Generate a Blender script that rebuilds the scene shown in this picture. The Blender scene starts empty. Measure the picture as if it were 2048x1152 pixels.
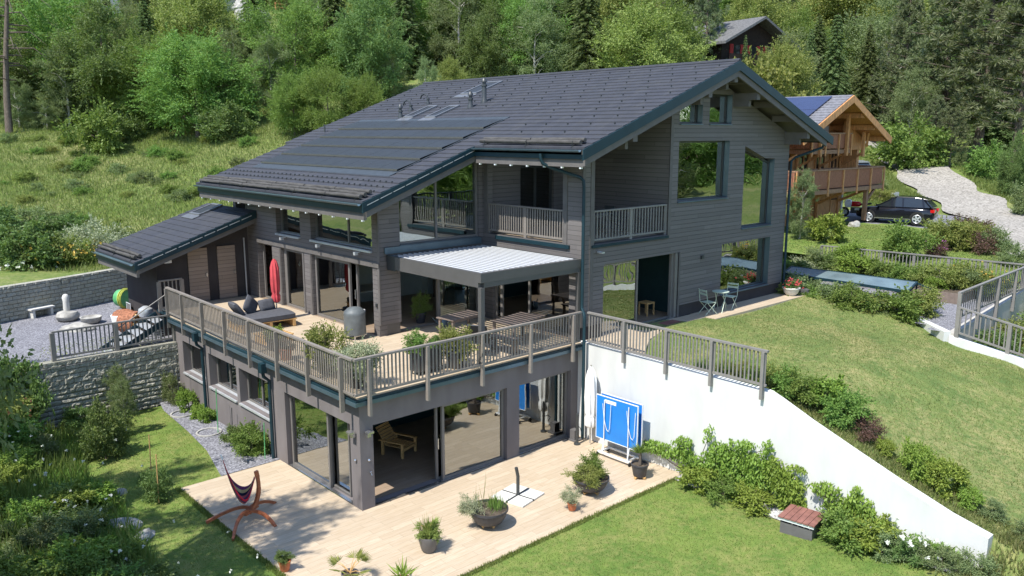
import bpy, bmesh, math, random
import numpy as np
from mathutils import Vector, Matrix
random.seed(7); RNG = np.random.default_rng(11)
C = bpy.context.scene.collection
PI = math.pi
sc = bpy.context.scene

# ------------------------------------------------------------------ materials
def newmat(name):
    m = bpy.data.materials.new(name); m.use_nodes = True
    nt = m.node_tree; nt.nodes.clear()
    return m, nt, nt.nodes, nt.links
def N(nt, typ, **kw):
    n = nt.nodes.new(typ)
    for k, v in kw.items():
        if k in ('operation', 'blend_type', 'data_type', 'noise_dimensions', 'feature', 'wave_type', 'bands_direction', 'distance', 'offset', 'interpolation', 'clamp'):
            setattr(n, k, v)
        else:
            n.inputs[k].default_value = v
    return n
def ramp(nt, fac, stops):
    r = nt.nodes.new('ShaderNodeValToRGB'); e = r.color_ramp.elements
    while len(e) > 1: e.remove(e[-1])
    e[0].position = stops[0][0]; e[0].color = (*stops[0][1], 1)
    for p, c in stops[1:]:
        x = e.new(p); x.color = (*c, 1)
    nt.links.new(fac, r.inputs[0]); return r.outputs[0]
def coords(nt, world=True, scale=(1, 1, 1), rot=(0, 0, 0)):
    if world: o = nt.nodes.new('ShaderNodeNewGeometry').outputs['Position']
    else: o = nt.nodes.new('ShaderNodeTexCoord').outputs['Object']
    mp = nt.nodes.new('ShaderNodeMapping'); mp.inputs['Scale'].default_value = scale; mp.inputs['Rotation'].default_value = rot
    nt.links.new(o, mp.inputs['Vector']); return mp.outputs[0]
def noise(nt, vec, scale, detail=4, rough=.55, dist=0):
    n = nt.nodes.new('ShaderNodeTexNoise'); n.inputs['Scale'].default_value = scale
    n.inputs['Detail'].default_value = detail; n.inputs['Roughness'].default_value = rough; n.inputs['Distortion'].default_value = dist
    nt.links.new(vec, n.inputs['Vector']); return n.outputs[0]
def mixc(nt, fac, a, b, typ='MIX'):
    n = nt.nodes.new('ShaderNodeMix'); n.data_type = 'RGBA'; n.blend_type = typ
    for v, i in ((fac, 0), (a, 6), (b, 7)):
        if isinstance(v, (int, float)): n.inputs[i].default_value = v
        elif isinstance(v, tuple): n.inputs[i].default_value = (*v, 1)
        else: nt.links.new(v, n.inputs[i])
    return n.outputs[2]
def math_(nt, op, a, b=0., c=0.):
    n = nt.nodes.new('ShaderNodeMath'); n.operation = op
    for i, v in enumerate((a, b, c)):
        if isinstance(v, (int, float)): n.inputs[i].default_value = v
        else: nt.links.new(v, n.inputs[i])
    return n.outputs[0]
def bump(nt, h, strength=.4, dist=.02):
    b = nt.nodes.new('ShaderNodeBump'); b.inputs['Strength'].default_value = strength; b.inputs['Distance'].default_value = dist
    nt.links.new(h, b.inputs['Height']); return b.outputs[0]
def finish(nt, col, rough=.6, nrm=None, metal=0., spec=.5, rsock=None):
    p = nt.nodes.new('ShaderNodeBsdfPrincipled'); o = nt.nodes.new('ShaderNodeOutputMaterial')
    if isinstance(col, tuple): p.inputs['Base Color'].default_value = (*col, 1)
    else: nt.links.new(col, p.inputs['Base Color'])
    p.inputs['Roughness'].default_value = rough; p.inputs['Metallic'].default_value = metal
    p.inputs['Specular IOR Level'].default_value = spec
    if rsock is not None: nt.links.new(rsock, p.inputs['Roughness'])
    if nrm is not None: nt.links.new(nrm, p.inputs['Normal'])
    nt.links.new(p.outputs[0], o.inputs[0]); return p
def plain(name, col, rough=.6, metal=0., var=.12, nscale=6., spec=.5, bmp=.1, world=False, stretch=(1, 1, 1)):
    m, nt, n, l = newmat(name)
    v = coords(nt, world, stretch); f = noise(nt, v, nscale, 5)
    a = tuple(c*(1-var) for c in col); b = tuple(min(1, c*(1+var)) for c in col)
    c = ramp(nt, f, [(.3, a), (.7, b)])
    f2 = noise(nt, v, nscale*7, 3)
    finish(nt, c, rough, bump(nt, f2, bmp, .01) if bmp else None, metal, spec); return m
def cladding(name, col, period=.145, groove=.35):
    m, nt, n, l = newmat(name)
    g = nt.nodes.new('ShaderNodeNewGeometry'); s = nt.nodes.new('ShaderNodeSeparateXYZ'); l.new(g.outputs['Position'], s.inputs[0])
    t = math_(nt, 'DIVIDE', s.outputs[2], period); fr = math_(nt, 'FRACT', t); fl = math_(nt, 'FLOOR', t)
    wn = nt.nodes.new('ShaderNodeTexWhiteNoise'); wn.noise_dimensions = '2D'
    hx = math_(nt, 'FLOOR', math_(nt, 'ADD', math_(nt, 'DIVIDE', math_(nt, 'ADD', s.outputs[0], s.outputs[1]), 3.7), math_(nt, 'MULTIPLY', fl, .37)))
    cb = nt.nodes.new('ShaderNodeCombineXYZ'); l.new(fl, cb.inputs[0]); l.new(hx, cb.inputs[1]); l.new(cb.outputs[0], wn.inputs['Vector'])
    v = coords(nt, True, (.6, .6, 12)); f = noise(nt, v, 4, 6, .6)
    v2 = coords(nt, True, (.3, .3, .3)); f2 = noise(nt, v2, 1.5, 4)
    base = mixc(nt, wn.outputs[0], tuple(c*.74 for c in col), tuple(c*1.26 for c in col))
    base = mixc(nt, f, base, tuple(c*.62 for c in col)); base = mixc(nt, math_(nt, 'MULTIPLY', f2, .45), base, tuple(c*k for c, k in zip(col, (1.2, 1.12, 1.))))
    hfr = math_(nt, 'FRACT', math_(nt, 'ADD', math_(nt, 'DIVIDE', math_(nt, 'ADD', s.outputs[0], s.outputs[1]), 3.7), math_(nt, 'MULTIPLY', fl, .37)))
    edge = math_(nt, 'MAXIMUM', math_(nt, 'LESS_THAN', fr, .1), math_(nt, 'MULTIPLY', math_(nt, 'LESS_THAN', hfr, .003), .7))
    col2 = mixc(nt, math_(nt, 'MULTIPLY', edge, groove+.3), base, tuple(c*.2 for c in col))
    h = math_(nt, 'ADD', math_(nt, 'MULTIPLY', math_(nt, 'SUBTRACT', 1., edge), 1.), math_(nt, 'MULTIPLY', f, .15))
    finish(nt, col2, .75, bump(nt, h, .6, .015), spec=.25); return m
def planks(name, c1, c2, w=.2, L=1.2, rough=.5, mortar=.45):
    m, nt, n, l = newmat(name)
    v = coords(nt, True); b = nt.nodes.new('ShaderNodeTexBrick')
    b.inputs['Scale'].default_value = 1; b.inputs['Brick Width'].default_value = L; b.inputs['Row Height'].default_value = w
    b.inputs['Mortar Size'].default_value = .005; b.inputs['Color1'].default_value = (*c1, 1); b.inputs['Color2'].default_value = (*c2, 1)
    b.inputs['Mortar'].default_value = (*[c*mortar for c in c1], 1); b.offset = .37; b.inputs['Mortar Smooth'].default_value = .3; b.inputs['Bias'].default_value = 0
    l.new(v, b.inputs['Vector'])
    f = noise(nt, coords(nt, True, (.8, 9, 1)), 3, 6, .62, .6); g = noise(nt, coords(nt, True), .7, 4)
    c = mixc(nt, ramp(nt, f, [(.35, (0, 0, 0)), (.75, (.8, .8, .8))]), b.outputs[0], tuple(x*y for x, y in zip(c1, (.66, .58, .48))))
    c = mixc(nt, math_(nt, 'MULTIPLY', g, .3), c, tuple(x*.75 for x in c2))
    finish(nt, c, rough, bump(nt, b.outputs[1], -.3, .004), spec=.4); return m
def blockwall(name, col):
    m, nt, n, l = newmat(name)
    g = nt.nodes.new('ShaderNodeNewGeometry'); s = nt.nodes.new('ShaderNodeSeparateXYZ'); l.new(g.outputs['Position'], s.inputs[0])
    cb = nt.nodes.new('ShaderNodeCombineXYZ'); l.new(math_(nt, 'ADD', s.outputs[0], math_(nt, 'MULTIPLY', s.outputs[1], .9)), cb.inputs[0]); l.new(s.outputs[2], cb.inputs[1])
    b = nt.nodes.new('ShaderNodeTexBrick'); b.inputs['Scale'].default_value = 1; b.inputs['Brick Width'].default_value = .42; b.inputs['Row Height'].default_value = .16
    b.inputs['Mortar Size'].default_value = .014; b.inputs['Color1'].default_value = (*[c*.85 for c in col], 1); b.inputs['Color2'].default_value = (*[c*1.15 for c in col], 1)
    b.inputs['Mortar'].default_value = (*[c*.3 for c in col], 1); b.inputs['Mortar Smooth'].default_value = .6
    l.new(cb.outputs[0], b.inputs['Vector'])
    f = noise(nt, coords(nt, True), 9, 6, .7); f3 = noise(nt, coords(nt, True), .8, 4)
    c = mixc(nt, math_(nt, 'MULTIPLY', f, .8), b.outputs[0], tuple(x*.45 for x in col)); c = mixc(nt, math_(nt, 'MULTIPLY', f3, .4), c, (col[0]*.6, col[1]*.68, col[2]*.5))
    h = math_(nt, 'ADD', math_(nt, 'MULTIPLY', b.outputs[1], -1.), math_(nt, 'MULTIPLY', f, 1.6))
    finish(nt, c, .9, bump(nt, h, 1., .05), spec=.2); return m
def gravel(name, c1, c2, s=28):
    m, nt, n, l = newmat(name); v = coords(nt, True)
    vo = nt.nodes.new('ShaderNodeTexVoronoi'); vo.inputs['Scale'].default_value = s; l.new(v, vo.inputs['Vector'])
    sp = nt.nodes.new('ShaderNodeSeparateColor'); l.new(vo.outputs['Color'], sp.inputs[0])
    f = noise(nt, v, .9, 5)
    c = ramp(nt, sp.outputs[0], [(0, tuple(x*.45 for x in c1)), (.5, c1), (1, c2)])
    c = mixc(nt, math_(nt, 'MULTIPLY', f, .6), c, tuple(x*.62 for x in c1))
    finish(nt, c, .95, bump(nt, vo.outputs['Distance'], -.9, .03), spec=.15); return m
def grassmat(name, a, b, d, dry=.35, big=.35):
    m, nt, n, l = newmat(name); v = coords(nt, True)
    f1 = noise(nt, v, 38, 3, .7); f2 = noise(nt, v, big, 6, .62, .5); f3 = noise(nt, v, 2.6, 5, .65)
    f4 = noise(nt, v, 1.1, 6, .7, 1.2); f5 = noise(nt, v, 6, 5, .7)
    c = mixc(nt, f1, tuple(x*.7 for x in a), tuple(x*1.2 for x in b))
    c = mixc(nt, ramp(nt, f3, [(.35, (0, 0, 0)), (.7, (1, 1, 1))]), c, mixc(nt, f1, a, b))
    c = mixc(nt, ramp(nt, f4, [(.42, (0, 0, 0)), (.62, (.75, .75, .75))]), c, tuple(x*y for x, y in zip(a, (.62, .78, .8))))
    k = ramp(nt, math_(nt, 'ADD', math_(nt, 'MULTIPLY', f2, .5), math_(nt, 'MULTIPLY', f5, .5)), [(.47, (0, 0, 0)), (.62, (dry, dry, dry))])
    c = mixc(nt, k, c, d)
    finish(nt, c, .9, bump(nt, f1, .7, .03), spec=.15); return m
def leafmat(name, a, b, trans=.35, var=.35, rough=.55):
    m, nt, n, l = newmat(name)
    g = nt.nodes.new('ShaderNodeNewGeometry'); oi = nt.nodes.new('ShaderNodeObjectInfo')
    c = mixc(nt, g.outputs['Random Per Island'], a, b)
    hs = nt.nodes.new('ShaderNodeHueSaturation')
    l.new(math_(nt, 'ADD', math_(nt, 'MULTIPLY', oi.outputs['Random'], .045), .462), hs.inputs['Hue'])
    l.new(math_(nt, 'ADD', math_(nt, 'MULTIPLY', oi.outputs['Random'], var), 1-var*.45), hs.inputs['Value'])
    hs.inputs['Saturation'].default_value = .9; l.new(c, hs.inputs['Color'])
    p = nt.nodes.new('ShaderNodeBsdfPrincipled'); l.new(hs.outputs[0], p.inputs['Base Color']); p.inputs['Roughness'].default_value = rough; p.inputs['Specular IOR Level'].default_value = .3
    t = nt.nodes.new('ShaderNodeBsdfTranslucent'); l.new(mixc(nt, .5, hs.outputs[0], (.22, .34, .03)), t.inputs[0])
    x = nt.nodes.new('ShaderNodeMixShader'); x.inputs[0].default_value = trans; l.new(p.outputs[0], x.inputs[1]); l.new(t.outputs[0], x.inputs[2])
    o = nt.nodes.new('ShaderNodeOutputMaterial'); l.new(x.outputs[0], o.inputs[0]); return m
def glassmat(name, tint, refl=.12, ior=1.5):
    m, nt, n, l = newmat(name)
    fr = nt.nodes.new('ShaderNodeFresnel'); fr.inputs[0].default_value = ior
    f = math_(nt, 'MINIMUM', math_(nt, 'ADD', math_(nt, 'MULTIPLY', fr.outputs[0], 1.5), refl), 1.)
    v = coords(nt, True); b = bump(nt, noise(nt, v, .7, 2), .03, .3)
    gl = nt.nodes.new('ShaderNodeBsdfGlossy'); gl.inputs['Roughness'].default_value = .0; gl.inputs[0].default_value = (.92, .96, .95, 1); l.new(b, gl.inputs['Normal'])
    tr = nt.nodes.new('ShaderNodeBsdfTransparent'); tr.inputs[0].default_value = (*tint, 1)
    x = nt.nodes.new('ShaderNodeMixShader'); l.new(f, x.inputs[0]); l.new(tr.outputs[0], x.inputs[1]); l.new(gl.outputs[0], x.inputs[2])
    o = nt.nodes.new('ShaderNodeOutputMaterial'); l.new(x.outputs[0], o.inputs[0]); return m
def stripes(name, cols, axis=0, period=.2):
    m, nt, n, l = newmat(name); tc = nt.nodes.new('ShaderNodeTexCoord'); s = nt.nodes.new('ShaderNodeSeparateXYZ'); l.new(tc.outputs['UV'], s.inputs[0])
    f = math_(nt, 'FRACT', math_(nt, 'DIVIDE', s.outputs[axis], period))
    r = nt.nodes.new('ShaderNodeValToRGB'); r.color_ramp.interpolation = 'CONSTANT'; e = r.color_ramp.elements
    e[0].position = 0; e[0].color = (*cols[0], 1); e[1].position = 1/len(cols); e[1].color = (*cols[1], 1)
    for i, c in enumerate(cols[2:], 2): x = e.new(i/len(cols)); x.color = (*c, 1)
    l.new(f, r.inputs[0]); finish(nt, r.outputs[0], .9, spec=.1); return m

M = {}
M['clad'] = cladding('grey_cladding', (.165, .155, .155))
M['clad_warm'] = cladding('warm_door_cladding', (.30, .245, .21))
M['trimwood'] = plain('grey_trim_wood', (.125, .116, .110), .7, 0, .12, 3, .25, world=True, stretch=(1, 1, 1))
M['railwood'] = plain('grey_rail_paint', (.215, .193, .17), .6, 0, .12, 3, .3, world=True)
M['railgrey'] = plain('cool_grey_rail_paint', (.205, .195, .182), .6, 0, .12, 3, .3, world=True)
M['plaster'] = plain('mauve_grey_render', (.175, .158, .157), .9, 0, .16, 1.4, .15, .25, True, (1, 1, .3))
M['darkplaster'] = plain('dark_render', (.05, .045, .046), .9, 0, .15, 1.5, .15, .2, True)
M['greywall'] = plain('pale_grey_concrete', (.43, .41, .37), .9, 0, .12, 1.4, .15, .2, True, (1, 1, .4))
M['white'] = plain('white_render', (.60, .605, .585), .85, 0, .09, 1.6, .2, .15, True, (1, 1, .35))
M['teal'] = plain('dark_teal_metal', (.010, .032, .043), .5, .0, .15, 2, .3, .05, True)
M['tealgl'] = plain('bluegrey_metal_flashing', (.10, .15, .18), .3, .4, .15, 2, .5, .05, True)
M['dark'] = plain('anthracite_metal', (.045, .05, .052), .4, .1, .1, 3, .5, .05)
M['darkgrey'] = plain('dark_grey_paint', (.085, .083, .082), .45, 0, .08, 3, .45, .03, True)
M['framegrey'] = plain('window_frame_grey', (.165, .155, .145), .45, 0, .08, 3, .45, .03, True)
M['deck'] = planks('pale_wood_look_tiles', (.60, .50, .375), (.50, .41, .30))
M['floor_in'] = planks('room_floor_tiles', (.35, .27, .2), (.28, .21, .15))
M['flash'] = plain('grey_roof_flashing', (.16, .165, .175), .4, .3, .12, 4, .4, .03)
M['pvflash'] = plain('panel_apron', (.05, .062, .075), .6, 0, .1, 4, .2, .0)
M['pvedge'] = plain('panel_edge_metal', (.10, .10, .098), .4, .3, .1, 4, .4, .0)
M['alu'] = plain('pale_metal', (.62, .64, .66), .35, .5, .06, 4, .5, .03)
M['block'] = blockwall('split_face_block', (.55, .52, .455))
M['gravel'] = gravel('grey_chippings', (.20, .20, .222), (.40, .40, .43))
M['gravel2'] = gravel('pale_chippings', (.42, .41, .40), (.68, .66, .63))
M['road'] = gravel('gravel_road', (.35, .325, .285), (.47, .44, .39), 9)
M['lawn'] = grassmat('mown_lawn', (.125, .19, .036), (.185, .245, .060), (.29, .265, .10), .55, .5)
M['lawn2'] = grassmat('sloping_lawn', (.135, .185, .05), (.195, .235, .075), (.34, .30, .135), .8, .42)
M['meadow'] = grassmat('hill_meadow', (.11, .165, .035), (.18, .22, .055), (.31, .28, .14), .7, .16)
M['bladel'] = leafmat('lawn_blades', (.14, .20, .036), (.22, .28, .07), .5, 0)
M['blade2'] = leafmat('dry_lawn_blades', (.16, .20, .05), (.30, .285, .11), .5, 0)
M['bladem'] = leafmat('meadow_blades', (.13, .20, .045), (.30, .31, .11), .45, 0)
M['curtain'] = plain('pale_curtain', (.55, .54, .52), .9, 0, .1, 5, .1, .1)
M['roomwall'] = plain('room_plaster', (.42, .46, .45), .9, 0, .05, 3, .1, .0)
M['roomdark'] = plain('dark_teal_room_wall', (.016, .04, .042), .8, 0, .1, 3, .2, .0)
M['black'] = plain('black_fabric', (.02, .02, .022), .8, 0, .2, 8, .3, .1)
M['ceil'] = plain('white_ceiling', (.6, .6, .58), .9, 0, .03, 2, .1, 0)
M['glass'] = glassmat('window_glass', (.78, .87, .85), .13)
M['glass_hi'] = glassmat('upper_window_glass', (.62, .75, .74), .3)
M['glass_lo'] = glassmat('tinted_sliding_glass', (.66, .72, .66), .3)
M['canopyglass'] = plain('canopy_glass', (.13, .18, .185), .2, 0, .25, 1.2, .6, .0, True)  # opaque blue-grey: sky reflection put into the pane colour
M['chrome'] = plain('brushed_steel', (.6, .6, .6), .25, .9, .05, 4, .5, .02)
M['log'] = plain('weathered_snow_log', (.075, .072, .068), .85, 0, .35, 5, .2, .4, True, (3, .6, 3))
M['slat'] = plain('white_louvre', (.50, .515, .53), .45, 0, .03, 4, .4, .02)
M['charcoal'] = plain('charcoal_cushion', (.085, .088, .098), .95, 0, .15, 9, .1, .3)
M['greycover'] = plain('grey_grill_cover', (.11, .125, .13), .55, 0, .3, 3, .45, .4)
M['red'] = plain('faded_red_canvas', (.52, .075, .085), .85, 0, .18, 3, .2, .3)
M['whitecanvas'] = plain('white_canvas', (.80, .80, .78), .85, 0, .06, 4, .2, .25)
M['pine'] = plain('yellow_pine_wood', (.55, .34, .14), .6, 0, .25, 4, .3, .1, False, (1, 8, 8))
M['teak'] = plain('red_brown_wood', (.36, .115, .05), .45, 0, .3, 4, .4, .1, False, (2, 2, 8))
M['slattable'] = plain('grey_brown_table_wood', (.19, .15, .125), .6, 0, .2, 6, .3, .1)
M['soil'] = plain('potting_soil', (.10, .08, .06), .95, 0, .5, 20, .1, .8)
M['terra'] = plain('terracotta', (.47, .16, .075), .8, 0, .15, 7, .2, .1)
M['potgrey'] = plain('grey_pot', (.12, .115, .115), .55, 0, .1, 5, .4, .05)
M['potblack'] = plain('black_pot', (.045, .045, .05), .5, 0, .15, 5, .4, .05)
M['paver'] = plain('pale_paving_slab', (.60, .585, .54), .85, 0, .08, 8, .2, .1)
M['stone'] = plain('boulder_stone', (.36, .35, .32), .9, 0, .35, 3, .2, .8)
M['blue'] = plain('blue_table_top', (.018, .20, .60), .35, 0, .08, 2, .5, .02)
M['whitemetal'] = plain('white_tube', (.75, .78, .80), .35, .1, .05, 4, .5, .02)
M['mint'] = plain('pale_green_metal', (.50, .58, .46), .4, .1, .06, 5, .4, .02)
M['redlid'] = plain('red_brown_boards', (.23, .105, .085), .7, 0, .25, 6, .3, .2)
M['rubber'] = plain('black_rubber', (.02, .02, .02), .7, 0, .2, 8, .3, .1)
M['barrel'] = plain('orange_brick_disc', (.30, .13, .075), .8, 0, .5, 14, .2, .6)
M['green'] = plain('green_plastic', (.10, .36, .14), .4, 0, .2, 6, .4, .05)
M['yellow'] = plain('yellow_green_hose', (.42, .46, .08), .45, 0, .3, 14, .4, .2)
M['bark'] = plain('grey_brown_bark', (.13, .105, .085), .95, 0, .4, 8, .1, .9, False, (3, 3, .6))
M['barkpale'] = plain('pale_birch_bark', (.42, .40, .36), .9, 0, .4, 6, .1, .4, False, (1, 1, 3))
M['chwood'] = plain('honey_chalet_wood', (.52, .255, .10), .65, 0, .35, 3, .3, .15, True, (5, 5, 1))
M['chdark'] = plain('weathered_chalet_wood', (.30, .17, .10), .7, 0, .4, 5, .25, .2, True, (6, 6, 1))
M['chrail'] = plain('red_brown_balcony_wood', (.32, .14, .08), .7, 0, .45, 7, .25, .2, True, (8, 8, 1))
M['chroof'] = plain('grey_chalet_tiles', (.17, .17, .185), .8, 0, .3, 5, .2, .3, True)
M['stoneroof'] = plain('stone_slab_roof', (.13, .13, .13), .85, 0, .4, 6, .2, .6, True)
M['blackwood'] = plain('black_brown_wood', (.028, .02, .016), .8, 0, .3, 5, .2, .2)
M['redshut'] = plain('red_shutter', (.36, .03, .025), .6, 0, .2, 4, .3, .05)
M['carpaint'] = plain('black_car_paint', (.012, .013, .018), .12, .2, .05, 2, .6, 0)
M['silver'] = plain('silver_car_paint', (.42, .44, .46), .2, .5, .05, 2, .6, 0)
M['tyre'] = plain('tyre_rubber', (.018, .018, .018), .85, 0, .2, 9, .2, .2)
M['carglass'] = plain('dark_car_glass', (.015, .02, .025), .05, 0, .1, 2, .8, 0)
M['redlight'] = plain('red_lamp_lens', (.5, .01, .01), .15, 0, .1, 3, .6, 0)
M['flowerw'] = leafmat('white_petals', (.8, .8, .76), (.7, .72, .6), .3, 0)
M['flowero'] = leafmat('orange_petals', (.75, .22, .05), (.7, .35, .12), .3, 0)
M['flowery'] = leafmat('yellow_petals', (.75, .6, .04), (.6, .55, .06), .3, 0)
M['flowerr'] = leafmat('red_petals', (.7, .03, .02), (.75, .12, .05), .3, 0)
M['flowerp'] = leafmat('purple_petals', (.35, .06, .3), (.5, .12, .4), .3, 0)
M['leaf_bright'] = leafmat('bright_green_leaves', (0.091, 0.207, 0.027), (0.195, 0.342, 0.055), .42)
M['leaf_dark'] = leafmat('deep_green_leaves', (0.072, 0.145, 0.033), (0.155, 0.255, 0.06), .36)
M['leaf_birch'] = leafmat('grey_green_leaves', (0.122, 0.183, 0.067), (0.244, 0.317, 0.122), .4)
M['leaf_olive'] = leafmat('yellow_green_leaves', (0.146, 0.207, 0.034), (0.293, 0.354, 0.073), .4)
M['leaf_vine'] = leafmat('fresh_vine_leaves', (.13, .25, .02), (.25, .40, .04), .38, .12)
M['needle'] = leafmat('spruce_needles', (0.061, 0.110, 0.034), (0.146, 0.213, 0.061), .3)
M['needle_pine'] = leafmat('pine_needles', (0.098, 0.134, 0.061), (0.195, 0.244, 0.110), .3)
M['leaf_pale'] = leafmat('pale_silver_leaves', (.26, .32, .18), (.42, .46, .28), .3, .1)
M['leaf_red'] = leafmat('dark_red_leaves', (.10, .05, .04), (.16, .09, .06), .3, .2)
def rooftile():
    m, nt, n, l = newmat('anthracite_roof_tiles'); g = nt.nodes.new('ShaderNodeNewGeometry'); s = nt.nodes.new('ShaderNodeSeparateXYZ'); l.new(g.outputs['Position'], s.inputs[0])
    row = math_(nt, 'FLOOR', math_(nt, 'DIVIDE', s.outputs[0], .3236)); off = math_(nt, 'MULTIPLY', math_(nt, 'MODULO', math_(nt, 'ABSOLUTE', row), 2.), .5)
    t = math_(nt, 'ADD', math_(nt, 'DIVIDE', s.outputs[1], .3), off); fr = math_(nt, 'FRACT', t); e = math_(nt, 'LESS_THAN', fr, .045)
    wn = nt.nodes.new('ShaderNodeTexWhiteNoise'); cb = nt.nodes.new('ShaderNodeCombineXYZ'); l.new(row, cb.inputs[0]); l.new(math_(nt, 'FLOOR', t), cb.inputs[1]); l.new(cb.outputs[0], wn.inputs['Vector'])
    c = mixc(nt, wn.outputs[0], (.040, .044, .056), (.050, .054, .068)); c = mixc(nt, math_(nt, 'MULTIPLY', e, .22), c, (.03, .03, .035))
    f = noise(nt, coords(nt, True), .6, 5); c = mixc(nt, math_(nt, 'MULTIPLY', f, .35), c, (.072, .07, .07))
    f6 = noise(nt, coords(nt, True, (.35, 1.6, 1)), 1.8, 6, .7); c = mixc(nt, ramp(nt, f6, [(.5, (0, 0, 0)), (.75, (.5, .5, .5))]), c, (.085, .085, .082))
    finish(nt, c, .75, bump(nt, math_(nt, 'SUBTRACT', 1., e), .3, .01), spec=.18); return m
M['tile'] = rooftile()
def pvmat():
    m, nt, n, l = newmat('solar_glass'); v = coords(nt, True); b = nt.nodes.new('ShaderNodeTexBrick'); b.offset = 0
    b.inputs['Scale'].default_value = 1; b.inputs['Brick Width'].default_value = .16; b.inputs['Row Height'].default_value = .16; b.inputs['Mortar Size'].default_value = .004
    b.inputs['Color1'].default_value = (.026, .027, .026, 1); b.inputs['Color2'].default_value = (.031, .032, .031, 1); b.inputs['Mortar'].default_value = (.045, .046, .045, 1); l.new(v, b.inputs['Vector'])
    finish(nt, b.outputs[0], .4, spec=.22); return m
M['pv'] = pvmat()
M['pvblue'] = plain('blue_solar_glass', (.035, .045, .10), .15, 0, .1, 2, .7, 0)
M['hammock'] = stripes('striped_hammock_cloth', [(.45, .03, .05), (.08, .07, .16), (.5, .12, .12), (.03, .03, .05), (.55, .45, .2), (.16, .05, .12)], 0, .5)

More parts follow.
